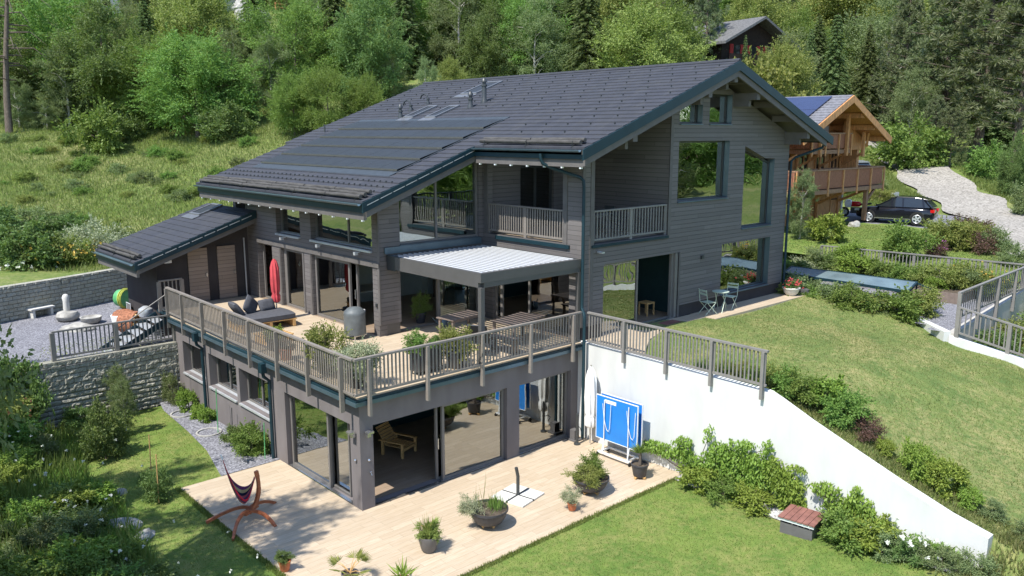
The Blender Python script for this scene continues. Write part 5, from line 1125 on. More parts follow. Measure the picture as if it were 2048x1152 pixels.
MB().box(-.05, -.2, 0, -.02, .25, .75).build('panel_face', 'framegrey', t, local=True)
MB().box(-.06, -.23, -.0, -.055, -.2, .78).box(-.06, .25, 0, -.055, .28, .78).box(-.06, -.23, .78, -.055, .28, .81).build('panel_frame', 'whitemetal', t, local=True)
t = thing('garden_bench', 'small pale stone bench in the shade at the left courtyard edge', 'bench', (-2.3, 22.2-1.6, 1.9), .35)
MB().box(-.5, -.18, .32, .5, .18, .38).build('seat', 'paver', t, local=True)
for s in (-.38, .38): MB().box(s-.05, -.15, 0, s+.05, .15, .32).build('leg', 'paver', t, local=True)
# ------------------------------------------------------------------ neighbouring chalet
CZ = 3.95
K = thing('timber_chalet', 'honey coloured timber chalet with balconies and solar panels beside the drive', 'house', (35, 9, CZ))
def kp(mb, n, m, parent=K, **k): return mb.build(n, m, parent, **k)
ax_, az_ = 34.9, 11.35; ks = .44
KR = lambda x: az_-ks*abs(x-ax_)
kp(MB().prism([(30.8, CZ), (39.6, CZ), (39.6, KR(39.6)-.3), (ax_, az_-.35), (30.8, KR(30.8)-.3)], 'y', 7.6, 7.9), 'gable_wall', 'chwood')
MB().box(30.8, 7.9, CZ, 31.1, 19, KR(30.8)-.35).box(39.3, 7.9, CZ, 39.6, 19, KR(39.6)-.35).each('side_wall', 'chwood', K)
kp(MB().box(30.7, 7.48, 6.9, 39.7, 7.598, 7.2).box(30.7, 7.48, CZ+1.8, 39.7, 7.598, CZ+2.1), 'wall_beam', 'chdark')
def kwin(x0, x1, z0, z1, sh=None):
    g = MB().box(x0, 7.5, z0, x1, 7.597, z0+.1).box(x0, 7.5, z1-.1, x1, 7.597, z1).box(x0, 7.5, z0+.1, x0+.1, 7.597, z1-.1).box(x1-.1, 7.5, z0+.1, x1, 7.597, z1-.1).box((x0+x1)/2-.04, 7.5, z0+.1, (x0+x1)/2+.04, 7.597, z1-.1)
    o = kp(g, 'window', 'chwood'); MB().box(x0+.1, 7.56, z0+.1, x1-.1, 7.58, z1-.1).build('pane', 'carglass', o); return o
kwin(32.2, 33.4, 6.3+.3, 8.2); kwin(34.2, 35.4, 6.6, 8.2); kwin(36.2, 37.4, 6.6, 8.2); kwin(38.0, 39.0, 6.6, 8.2); kwin(32.6, 33.6, 8.9, 9.8)
o = kp(MB().box(36.6, 7.5, 8.45, 37.6, 7.597, 9.85), 'balcony_door', 'chwood'); MB().box(36.75, 7.46, 8.6, 37.45, 7.5, 9.7).build('curtain_panel', 'curtain', o)
for x0 in (36.9, 38.3):
    o = kp(MB().box(x0, 7.45, CZ, x0+1.3, 7.597, CZ+1.75), 'garage_door', 'chwood')
    MB().box(x0+.05, 7.41, CZ+.3, x0+1.2, 7.45, CZ+.36).box(x0+.05, 7.41, CZ+1.3, x0+1.2, 7.45, CZ+1.36).build('door_strap', 'blackwood', o)
kp(MB().box(39.62, 7.4, CZ, 39.8, 7.9, CZ+2), 'white_pillar', 'white')
kp(MB().prism([(37.3, 8.3), (39.6, 8.3), (39.6, KR(39.6)-.32), (37.3, KR(37.3)-.32)], 'y', 6.35, 6.5), 'upper_wall', 'chwood')
kp(MB().prism([(39.3, 6.7), (39.6, 6.7), (39.6, 8.3), (39.3, 8.3)], 'y', 6.5, 7.6), 'side_wall', 'chwood')
# roof
g = MB()
for s in (-1, 1):
    n = 16; xe_ = 5.25
    for i in range(n):
        a = ax_+s*xe_*(1-i/n); b = ax_+s*xe_*(1-(i+1)/n); v = [(a, 4.9, KR(a)+.05), (b, 4.9, KR(b)+.005), (b, 20, KR(b)+.005), (a, 20, KR(a)+.05), (a, 4.9, KR(a)-.05), (b, 4.9, KR(b)-.05), (b, 20, KR(b)-.05), (a, 20, KR(a)-.05)]
        g.add(v, [(0, 1, 2, 3), (0, 3, 7, 4), (0, 4, 5, 1), (3, 2, 6, 7), (7, 6, 5, 4)])
KRf = kp(g, 'roof', 'chroof')
for s in (-1, 1):
    MB().prism([(ax_, az_-.2), (ax_+s*5.2, KR(ax_+5.2)-.2), (ax_+s*5.2, KR(ax_+5.2)-.06), (ax_, az_-.06)], 'y', 5.0, 19.8).build('soffit_boards', 'chwood', KRf)
    MB().prism([(ax_, az_-.42), (ax_+s*5.15, KR(ax_+5.15)-.42), (ax_+s*5.25, KR(ax_+5.25)-.02), (ax_, az_-.02)], 'y', 4.82, 4.9).build('barge_board', 'chwood', KRf)
    for off in (1.7, 3.2, 4.7):
        x = ax_+s*off; MB().box(x-.1, 5.0, KR(x)-.48, x+.1, 7.6, KR(x)-.2).build('purlin', 'chwood', KRf)
for i in range(2):
    for j in range(3):
        x0 = ax_-.35-(i+1)*1.75; x1 = x0+1.7; y0 = 5.9+j*3.3; y1 = y0+3.25
        MB().prism([(x0, KR(x0)+.09), (x1, KR(x1)+.09), (x1, KR(x1)+.13), (x0, KR(x0)+.13)], 'y', y0, y1).build('solar_panel', 'pvblue', KRf)
# balconies
def balcony(x0, x1, y0, y1, zf, zr, nm='balcony'):
    o = kp(MB().box(x0, y0, zf-.22, x1, y1, zf), nm, 'chdark')
    g = MB(); n = int((x1-x0)/.13)
    for i in range(n): g.box(x0+.13*i+.01, y0+.03, zf+.08, x0+.13*i+.115, y0+.055, zr-.08)
    m = int((y1-y0)/.13)
    for s in (x0, x1-.03):
        for i in range(1, m): g.box(s, y0+.13*i, zf+.08, s+.025, y0+.13*i+.1, zr-.08)
    g.build('balcony_boards', 'chrail', o)
    MB().box(x0-.02, y0-.03, zr-.08, x1+.02, y0+.09, zr).box(x0-.02, y0+.09, zr-.08, x0+.08, y1, zr).box(x1-.08, y0+.09, zr-.08, x1+.02, y1, zr).build('handrail', 'chdark', o)
    k = max(2, int((x1-x0)/1.5))
    for i in range(k+1):
        x = x0+(x1-x0)*i/k; MB().box(x-.06, y0-.04, zf-.35, x+.06, y0+.03, zr-.081).build('post', 'chwood', o)
    return o
balcony(29.9, 40.3, 5.2, 7.5, 6.2, 7.33); balcony(32.6, 37.2, 5.9, 7.5, 8.35, 9.3)
for x in (33.4, 36.5, 38.6): 
    kp(MB().box(x-.1, 5.75, 8.0 if x != 38.6 else 7.9, x+.1, 5.9, KR(x)-.35), 'gable_post', 'chwood')
for x in (31.4, 34.0, 36.6, 39.2):
    kp(MB().beam((x, 7.5, 7.0 if x > 99 else 5.1), (x, 5.6, 6.0), .14, .14), 'balcony_bracket', 'chwood')
    kp(MB().beam((x, 7.5, 7.3), (x, 6.1, 8.1), .12, .12), 'balcony_bracket', 'chwood')
    kp(MB().box(x-.12, 7.35, CZ, x+.12, 7.48, 6.0).box(x-.1, 7.4, 6.2, x+.1, 7.48, 8.1), 'wall_post', 'chwood')
kp(MB().box(38.4, 5.3, CZ+.2, 38.62, 5.52, 6.0), 'balcony_post', 'chdark')
kp(MB().beam((38.5, 5.4, 5.2), (39.6, 5.4, 6.0), .12, .12), 'balcony_bracket', 'chdark')
kp(MB().beam((39.2, 5.9, 8.5), (38.7, 5.6, 9.3), .12, .12), 'roof_strut', 'chwood')
# ------------------------------------------------------------------ cars
def wheel(t, c, r, w=.22, side=1):
    x, y, z = c; o = MB().tube([(x, y-w/2, z), (x, y+w/2, z)], r, 24).build('wheel', 'tyre', t, smooth=True, local=True)
    MB().tube([(x, y+side*w/2-.012*side, z), (x, y+side*(w/2+.012), z)], r*.7, 20).build('rim', 'dark', o, local=True)
    g = MB()
    for q in range(5):
        a = q*2*PI/5; yy = y+side*(w/2+.018); g.beam((x+.03*math.cos(a), yy, z+.03*math.sin(a)), (x+r*.68*math.cos(a), yy, z+r*.68*math.sin(a)), .012, .075, up=(0, 1, 0)) if False else g.beam((x, yy, z), (x+r*.68*math.cos(a), yy, z+r*.68*math.sin(a)), .02, .08, up=(-math.sin(a), 0, math.cos(a)))
    g.tube([(x+r*.68*math.cos(a*2*PI/20), y+side*(w/2+.014), z+r*.68*math.sin(a*2*PI/20)) for a in range(21)], .018, 5)
    g.build('spokes', 'alu', o, local=True)
def car(name, label, loc, rz, paint, tall=0., L=4.6, Wd=1.85):
    t = thing(name, label, 'car', loc, rz); h = L/2; W = Wd/2
    # side profile: (x, z lower body top) sections with half widths
    secs = [(-h, .45, .72, W*.72), (-h+.08, .32, .92, W*.86), (-h+.35, .24, 1.0, W*.96), (-h+1.0, .22, 1.03, W), (0, .22, 1.0, W), (h-1.5, .22, .99, W), (h-.8, .24, .93, W*.97), (h-.3, .26, .84, W*.88), (h-.04, .36, .70, W*.72)]
    vs = []; m = 12
    for x, z0, z1, w in secs:
        zz = [z0, z0, z0+.12, (z0+z1)/2, z1-.1, z1, z1, z1-.1, (z0+z1)/2, z0+.12, z0, z0]; ww = [-w*.8, -w*.93, -w, -w*1.0, -w*.97, -w*.86, w*.86, w*.97, w, w, w*.93, w*.8]
        vs += [(x, a, b) for a, b in zip(ww, zz)]
    n = len(secs); f = [(i*m+j, i*m+(j+1) % m, (i+1)*m+(j+1) % m, (i+1)*m+j) for i in range(n-1) for j in range(m)]+[tuple(range(m)), tuple((n-1)*m+j for j in range(m))[::-1]]
    g = MB().add(vs, f); b = g.build('body', paint, t, smooth=True, local=True); s = b.modifiers.new('s', 'SUBSURF'); s.levels = s.render_levels = 1
    rt = 1.56+tall
    cs = [(-h+.12, 1.0, 1.02, W*.80, W*.80), (-h+.55, 1.0, rt-.10, W*.86, W*.66), (-h+1.1, 1.0, rt-.01, W*.88, W*.68), (-h+2.1, 1.0, rt, W*.88, W*.68), (h-2.15, .98, rt-.07, W*.88, W*.67), (h-1.3, .97, .99, W*.86, W*.84)]
    def cab(a, inset, z0s=0, z1s=1):
        vs = []
        for x, z0, z1, w0, w1 in a: vs += [(x, -w0-inset, z0), (x, -w1-inset, z1), (x, w1+inset, z1), (x, w0+inset, z0)]
        n = len(a); return vs, [(i*4+j, i*4+(j+1) % 4, (i+1)*4+(j+1) % 4, (i+1)*4+j) for i in range(n-1) for j in range(4)]+[(0, 1, 2, 3), (n*4-1, n*4-2, n*4-3, n*4-4)]
    v_, f_ = cab(cs, 0); MB().add(v_, f_).build('cabin_glass', 'carglass', t, local=True)
    rs = [(x, z1-.02, z1+.03, w1+.03, w1) for x, z0, z1, w0, w1 in cs[1:5]]; rs[0] = (rs[0][0]-.12, rs[0][1]-.03, rs[0][2]-.02, rs[0][3], rs[0][4]); rs[-1] = (rs[-1][0]+.05, rs[-1][1]-.01, rs[-1][2]-.02, rs[-1][3], rs[-1][4])
    v_, f_ = cab(rs, 0); MB().add(v_, f_).build('roof_panel', paint, t, local=True)
    for s in (-1, 1):
        g = MB()
        for i, x in ((1, -h+.62), (3, -h+1.75), (3, h-2.1)):
            g.beam((x-.05, s*W*.89, .98), (x-(.0 if i > 1 else -.1), s*(W*.68+.015), rt-.03), .09, .03, up=(0, 1, 0))
        g.beam((h-1.28, s*W*.86, .99), (h-2.15, s*W*.68, rt-.06), .06, .05); g.beam((-h+.15, s*W*.81, 1.0), (-h+.6, s*W*.67, rt-.1), .16, .05)
        g.each('pillar', paint, t, local=True)
        MB().box(h-1.45, s*W*.93, 1.0, h-1.3, s*(W+.14), 1.12).build('mirror', paint, t, local=True)
        MB().box(-h-.0, s*W*.45, .74, -h+.22, s*W*.88, .90).build('tail_light', 'redlight', t, local=True)
        MB().box(h-.30, s*W*.5, .66, h-.06, s*W*.84, .76).build('headlight', 'alu', t, local=True)
        MB().box(-h+1.0, s*(W-.01), .28, h-1.2, s*(W+.012), .33).build('sill_trim', 'chrome', t, local=True)
    for x in (-h+.88, h-.9):
        for s in (-1, 1):
            MB().tube([(x, s*(W-.1), .36), (x, s*(W+.006), .36)], .40, 24).build('wheel_arch', 'rubber', t, local=True)
            wheel(t, (x, s*(W-.1), .34), .34, .24, s)
    return t
car('parked_car', 'black car parked in front of the timber chalet', (39.95, 4.15, float(hill(np.array([39.9]), np.array([4.0]))[0])+.1), math.radians(101), 'carpaint', .0, 4.45)
a = at(1690, 312, 66); car('parked_car', 'silver estate car parked behind the chalet balcony', (a.x, a.y, float(terr(a.x, a.y)[0])+.1), math.radians(75), 'silver', .15, 4.6)
# motorbike
a = at(1703, 436, 51.5); t = thing('motorbike', 'red and white motorbike parked at the chalet garage', 'motorbike', (40.9, 7.0, 4.05), math.radians(110))
for x in (-.7, .72):
    o = MB().tube([(x, -.07, .31), (x, .07, .31)], .31, 20).build('wheel', 'tyre', t, smooth=True, local=True); MB().tube([(x, -.075, .31), (x, .075, .31)], .19, 16).build('rim', 'chrome', o, local=True)
cushion(MB(), (.1, 0, .82), (.75, .34, .34), puff=.4).build('fuel_tank', 'redlight', t, smooth=True, local=True)
cushion(MB(), (.5, 0, .85), (.45, .4, .5), puff=.3, tilt=.0).build('fairing', 'whitecanvas', t, smooth=True, local=True)
MB().beam((-.85, 0, .88), (-.15, 0, .78), .26, .1).build('saddle', 'rubber', t, local=True)
MB().tube([(.72, .08, .31), (.42, .1, 1.0)], .025, 6).tube([(.72, -.08, .31), (.42, -.1, 1.0)], .025, 6).build('fork', 'chrome', t, local=True)
MB().tube([(.4, -.36, 1.05), (.45, 0, 1.0), (.4, .36, 1.05)], .018, 6).build('handlebar', 'dark', t, local=True)
MB().box(-.3, -.15, .25, .35, .15, .62).beam((-.7, .1, .31), (-.1, .1, .4), .04, .06).build('engine', 'dark', t, local=True)
# person sized white shape beside garage = hanging washing; signs, lantern stones
t = thing('utility_box', 'small grey utility box beside the gravel drive', 'utility box', tuple(at(1790, 380, 60)[:2])+(0,)); t.location.z = float(terr(t.location.x, t.location.y)[0])
MB().box(-.4, -.15, .1, .4, .15, .75).build('cabinet', 'alu', t, local=True); MB().box(-.3, -.1, 0, .3, .1, .1).build('plinth', 'stone', t, local=True)
a = at(1974, 350, 78); t = thing('road_sign', 'small pale board on a post beside the far lawn', 'sign', (a.x, a.y, float(terr(a.x, a.y)[0])))
MB().box(-.35, -.03, .6, .35, .03, 1.1).build('board', 'whitecanvas', t, local=True); MB().box(-.03, -.03, 0, .03, .03, .6).build('post', 'slattable', t, local=True)
a = at(1708, 453, 47); rock('small grey stone ornament on the chalet lawn', (a.x, a.y, float(hill(np.array([a.x]), np.array([a.y]))[0])+.12), (.35, .3, .3), 9)
# ------------------------------------------------------------------ houses higher on the slope
def hillhouse(label, px, pyb, d, W, Dp, Hh, rot, wall, roofm, base='white', shut=None, balc=True):
    a = at(px, pyb, d); t = thing('hillside_chalet', label, 'house', (a.x, a.y, float(terr(a.x, a.y)[0])), rot)
    MB().box(-W/2, -Dp/2, -3, W/2, Dp/2, Hh*.38).build('masonry_base', base, t, local=True)
    z0, z1 = Hh*.38, Hh*.72
    MB().prism([(-W/2-.15, z0), (W/2+.15, z0), (W/2+.15, z1), (0, Hh-.15), (-W/2-.15, z1)], 'y', -Dp/2-.1, Dp/2).build('timber_wall', wall, t, local=True)
    ov = 1.2
    for s in (-1, 1):
        x1 = s*(W/2+ov); zr = Hh-(Hh-z1)/(W/2)*(W/2+ov); MB().prism([(0, Hh-.12), (x1, zr-.12), (x1, zr+.12), (0, Hh+.12)], 'y', -Dp/2-1.5, Dp/2+.6).build('roof_slope', roofm, t, local=True)
    for x in (-W*.28, 0, W*.28):
        o = MB().box(x-.5, -Dp/2-.16, z0+.7, x+.5, -Dp/2-.1, z0+1.9).build('window', 'carglass', t, local=True)
        if shut:
            for s in (-1, 1): MB().box(x+s*.5, -Dp/2-.2, z0+.65, x+s*.95, -Dp/2-.101, z0+1.95).build('shutter', shut, o, local=True)
    if balc: MB().box(-W/2-.4, -Dp/2-1.3, z0-.15, W/2+.4, -Dp/2-.11, z0).box(-W/2-.4, -Dp/2-1.35, z0, W/2+.4, -Dp/2-1.3, z0+.95).build('balcony', wall, t, local=True)
    MB().box(-W*.2, -Dp/2-.02, .3, -W*.2+1.2, -Dp/2-.001, 2.2).build('door', 'blackwood', t, local=True)
    return t
hillhouse('black timber chalet with red shutters and stone roof up in the wood', 1440, 128, 86, 8.6, 8, 7.2, math.radians(-8), 'blackwood', 'stoneroof', 'white', 'redshut')
hillhouse('weathered timber house at the top left corner behind the trees', 190, 35, 118, 10, 9, 8, math.radians(20), 'chwood', 'chroof', 'paver', None)
hillhouse('small timber house with balcony at the upper left above the bushes', 420, 20, 122, 9, 8, 7, math.radians(15), 'chrail', 'chroof', 'paver', None)
hillhouse('orange timber house half hidden by spruces at the top centre', 900, 20, 122, 11, 9, 7, math.radians(10), 'chwood', 'chroof', 'stone', None)
a = at(505, 45, 112); rock('large grey boulder on the upper left slope', (a.x, a.y, float(terr(a.x, a.y)[0])+.4), (2.2, 1.6, 1.5), 3)
a = at(490, 30, 118); rock('second grey boulder behind the large one on the upper slope', (a.x, a.y, float(terr(a.x, a.y)[0])+.6), (1.6, 1.3, 1.3), 5)
a = at(600, 30, 116); t = thing('timber_fence', 'low orange timber fence on the upper slope', 'fence', (a.x, a.y, float(terr(a.x, a.y)[0])), .2)
for i in range(5): MB().box(-4+2*i-.06, -.06, 0, -4+2*i+.06, .06, 1.1).build('post', 'chwood', t, local=True)
for z in (.45, .9): MB().box(-4.1, -.1, z, 4.1, -.061, z+.15).build('rail', 'chwood', t, local=True)
for x, y, s, lb in ((-4.62, 3.2, (.5, .22, .2), 'long grey boulder edging the planted bed lower left'), (-4.6, 2.2, (.45, .2, .18), 'grey boulder at the lower end of the planted bed'), (-4.2, 5.2, (.26, .2, .14), 'small stone between flowers and shaded lawn'), (9.6, -13.2, (.6, .5, .3), 'flat brown rock in the bottom right corner'), (10.8, -13.0, (.4, .4, .25), 'smaller rock beside the flat one bottom right')):
    rock(lb, (x, y, float(loz(x, y)) if x < 7 else float(upz(x, y))+.05), s, int(x*10+y*7) % 97)
# ------------------------------------------------------------------ vegetation
def leafmesh(name, P, D, a, b, mat, fold=0.):
    """P centres, D long axis unit vectors; diamond leaves of half length a, half width b (arrays or floats)"""
    n = len(P); R = RNG.normal(size=(n, 3)); S = np.cross(D, R); S /= np.linalg.norm(S, axis=1)[:, None]+1e-9
    a = np.broadcast_to(np.asarray(a, float), (n,))[:, None]; b = np.broadcast_to(np.asarray(b, float), (n,))[:, None]
    V = np.stack([P-D*a, P+S*b-D*a*.1, P+D*a, P-S*b-D*a*.1], 1).reshape(-1, 3).astype(np.float32)
    me = bpy.data.meshes.new(name); me.vertices.add(4*n); me.vertices.foreach_set('co', V.ravel()); me.loops.add(4*n); me.loops.foreach_set('vertex_index', np.arange(4*n, dtype=np.int32))
    me.polygons.add(n); me.polygons.foreach_set('loop_start', np.arange(n, dtype=np.int32)*4); me.polygons.foreach_set('loop_total', np.full(n, 4, np.int32))
    me.update(calc_edges=True); me.materials.append(M[mat]) if mat else None; return me
def unit(v): return v/(np.linalg.norm(v, axis=-1, keepdims=True)+1e-9)
def crown(name, mat, H, R, n, nc, leaf, base=.25, seed=0, flat=.75, csize=.16, gap=.5, topw=.55):
    """clustered broadleaf crown: nc clumps inside an uneven envelope, n leaves"""
    r = np.random.default_rng(seed); C_ = []
    while len(C_) < nc:
        u = r.uniform(-1, 1, 3); q = np.linalg.norm(u[:2])
        h = (u[2]+1)/2; ang = math.atan2(u[1], u[0]); env = (math.sin(PI*min(1, h*.82+.14))**.7)*(.92+.26*math.sin(3*ang+seed+h*4)+.2*math.sin(5*ang-h*9+seed*2))
        if q < env and (q > env*gap or h > .75 or r.random() < .25): C_.append((u[0]*R, u[1]*R, H*(base+(1-base)*h)))
    C_ = np.array(C_); sz = R*csize*r.uniform(.45, 1.7, nc); k = r.choice(nc, n, p=sz**2/(sz**2).sum())
    off = unit(r.normal(size=(n, 3)))*(np.minimum(2.2, r.random((n, 1))**.5+np.abs(r.normal(0, .22, (n, 1)))))*sz[k][:, None]; off[:, 2] *= flat; off[:, :2] += r.normal(0, .25, (n, 2))*leaf*3
    sd = unit(r.normal(size=(nc, 7, 3))+unit(C_-np.array([0, 0, H*.45]))[:, None, :]*1.1+np.array([0, 0, .35])); q = r.random(n) < .4
    t_ = r.random(n)**.8*2.1; off = np.where(q[:, None], sd[k, r.integers(0, 7, n)]*(t_*sz[k])[:, None]+r.normal(0, .10, (n, 3))*sz[k][:, None]*(1.3-.4*t_)[:, None], off)
    P = C_[k]+off; D = unit(off+r.normal(size=(n, 3))*sz[k][:, None]*.7+np.array([0, 0, -.1])*R)
    return leafmesh(name, P, D, leaf*r.uniform(.7, 1.3, n), leaf*.55*r.uniform(.7, 1.2, n), mat), C_
def trunkmesh(name, mat, H, r0, C_, top=.8, seed=0, nl=14, lean=0.):
    r = random.Random(seed); g = MB(); pts = [Vector((lean*z*H+.03*H*math.sin(z*5+seed)*z, .02*H*math.cos(z*4+seed)*z, z*H*top)) for z in (0, .03, .2, .4, .6, .8, 1)]
    g.tube(pts, [r0*1.5, r0, r0*.85, r0*.7, r0*.5, r0*.3, r0*.12], 8)
    for i in range(nl):
        c = C_[r.randrange(len(C_))]; z = min(.95, max(.15, (c[2]/H-.12)/top)); p = Vector((lean*z*H+.03*H*math.sin(z*5+seed)*z, .02*H*math.cos(z*4+seed)*z, z*H*top)); q = Vector(c)
        g.tube([p, p.lerp(q, .5)+Vector((0, 0, .04*H)), q], [r0*.4, r0*.22, r0*.06], 5)
    o = g.build(name, mat, None, smooth=True); me = o.data; bpy.data.objects.remove(o); return me
TREES = {}
def proto(kind, crownme, trunkme): TREES[kind] = (crownme, trunkme)
for i, (k, mat, bark, H, R, n, nc, leaf, base) in enumerate((
        ('broad1', 'leaf_bright', 'bark', 10, 3.6, 64000, 150, .08, .06), ('broad2', 'leaf_dark', 'bark', 10, 3.4, 62000, 140, .08, .08), ('birch1', 'leaf_birch', 'barkpale', 11, 2.6, 46000, 160, .062, .12), ('birch2', 'leaf_birch', 'barkpale', 11, 3.1, 52000, 180, .062, .07),
        ('olive1', 'leaf_olive', 'bark', 9, 3.4, 58000, 140, .075, .06), ('broad3', 'leaf_bright', 'bark', 10, 3.9, 64000, 130, .08, .05))):
    cr, C_ = crown(k+'_crown', mat, H, R, n, nc, leaf, base, seed=i*7+3, csize=.17 if 'birch' not in k else .14, flat=.85); proto(k, cr, trunkmesh(k+'_trunk', bark, H, .17, C_, seed=i))
def spruce(name, H, R, n, seed, mat='needle'):
    r = np.random.default_rng(seed); P = []; D = []; g = MB().tube([(0, 0, 0), (0, 0, .05), (0, 0, H*.5), (0, 0, H*.98)], [.22, .17, .1, .02], 7)
    lev = int(H*3.1)
    for i in range(lev):
        h = .06+.93*(i/lev); L = R*(1-h)**.8*(.85+.3*r.random())+.12; m = r.integers(6, 9); a0 = r.uniform(0, 6.3)
        for j in range(m):
            a = a0+j*2*PI/m+r.uniform(-.2, .2); l = L*r.uniform(.75, 1.12); z0 = h*H
            k = max(8, int(n*l/(lev*7*R*.5))); u = r.random(k)**.7
            x = u*l; z = z0+.22*x*(1-u)-.42*l*u**2+.1*l*u**3*1.5; s = r.uniform(-1, 1, k)*(.30*l*(1-u*.8)+.05)
            p = np.c_[x*math.cos(a)-s*math.sin(a), x*math.sin(a)+s*math.cos(a), z-np.abs(s)*.35+r.normal(0, .03, k)]
            d = np.c_[np.full(k, math.cos(a))-np.sign(s)*math.sin(a)*.9, np.full(k, math.sin(a))+np.sign(s)*math.cos(a)*.9, -.45+r.normal(0, .25, k)]
            P.append(p); D.append(d)
            if j % 2 == 0 and i % 2 == 0: g.tube([(0, 0, z0), (l*.8*math.cos(a), l*.8*math.sin(a), z0-.15*l)], [.035, .008], 4)
    P = np.vstack(P); D = unit(np.vstack(D)+r.normal(0, .15, (len(P), 3))); cm = leafmesh(name+'_crown', P, D, r.uniform(.10, .2, len(P)), r.uniform(.03, .055, len(P)), mat)
    o = g.build('t', 'bark', None); me = o.data; bpy.data.objects.remove(o); proto(name, cm, me)
spruce('spruce1', 13, 2.7, 26000, 5); spruce('spruce2', 11, 2.5, 22000, 9)
def pine(name, H, R, seed, base=.2, tufts=520):
    r = np.random.default_rng(seed); g = MB().tube([(0, 0, 0), (.05, 0, H*.1), (0, .1, H*.5), (.1, 0, H*.97)], [.3, .24, .16, .04], 8); P = []; D = []
    nb = 60; per = tufts//nb
    for i in range(nb):
        h = base+(1-base)*(i/nb); a = i*2.399+r.uniform(-.3, .3); l = R*(1-((h-base)/(1-base))**2.2*.8)*r.uniform(.65, 1.1); z0 = h*H
        tip = np.array([l*math.cos(a), l*math.sin(a), z0+.18*l]); g.tube([(0, 0, z0-.2), tuple(tip*.5+np.array([0, 0, z0*.5-.1])), tuple(tip)], [.06, .04, .015], 5)
        for q in range(per):
            u = r.uniform(.45, 1.05); c = np.array([0, 0, z0])*(1-u)+tip*u+r.normal(0, .17, 3)*l*np.array([1, 1, .6]); k = 46
            d = unit(r.normal(size=(k, 3))+np.array([0, 0, .35])); s = r.uniform(.28, .42); P.append(c+d*s*.55); D.append(d)
    P = np.vstack(P); D = np.vstack(D); cm = leafmesh(name+'_crown', P, D, r.uniform(.15, .22, len(P)), r.uniform(.022, .035, len(P)), 'needle_pine')
    o = g.build('t', 'bark', None, smooth=True); me = o.data; bpy.data.objects.remove(o); proto(name, cm, me)
pine('pine1', 13, 3.4, 21); pine('pine2', 12, 3.6, 22, .25)
for i, (k, mat, n, nc, leaf) in enumerate((('bush_bright', 'leaf_bright', 8500, 44, .032), ('bush_dark', 'leaf_dark', 8500, 44, .03), ('bush_olive', 'leaf_olive', 8500, 48, .028), ('bush_pale', 'leaf_pale', 7500, 48, .024), ('bush_birch', 'leaf_birch', 8500, 48, .026), ('bush_vine', 'leaf_vine', 6500, 40, .04), ('bush_red', 'leaf_red', 5200, 44, .028))):
    cr, C_ = crown(k+'_foliage', mat, 1., .55, n, nc, leaf, .0, seed=40+i, csize=.2, gap=.2, flat=1.); proto(k, cr, trunkmesh(k+'_stem', 'bark', 1, .018, C_, seed=i, nl=12))
NM = {'broad': 'broadleaf_tree', 'birch': 'birch_tree', 'olive': 'broadleaf_tree', 'spruce': 'spruce_tree', 'pine': 'pine_tree', 'bush': 'shrub'}
HT = {'broad1': 10, 'broad2': 10, 'broad3': 10, 'birch1': 11, 'birch2': 11, 'olive1': 9, 'spruce1': 13, 'spruce2': 11, 'pine1': 13, 'pine2': 12}
def plant(kind, x, y, z, h, label, group=None, wide=1., rz=None, cat=None, name=None):
    cm, tm = TREES[kind]; H0 = HT.get(kind, 1.); s = h/H0; base = kind.split('_')[0].rstrip('0123456789')
    nm = name or NM[base]; t = thing(nm, label, cat or ('shrub' if base == 'bush' else 'tree'), (x, y, z), random.uniform(0, 6.28) if rz is None else rz, group)
    t.scale = (s*wide, s*wide, s)
    for n_, me in (('crown' if base != 'bush' else 'foliage', cm), ('trunk' if base != 'bush' else 'stem', tm)):
        o = bpy.data.objects.new(n_, me); C.objects.link(o); o.parent = t
    return t
def bg(kind, px, d, top, label, group=None, wide=1., py=None):
    """stand a tree at forward distance d under the picture column px, tall enough to reach height row top"""
    a = at(px, 260, d); z = gz(a.x, a.y) if d < 45 else float(hill(np.array([a.x]), np.array([a.y]))[0]); b = at(px, top, d); return plant(kind, a.x, a.y, z-.1, max(1.5, b.z-z), label, group, wide)
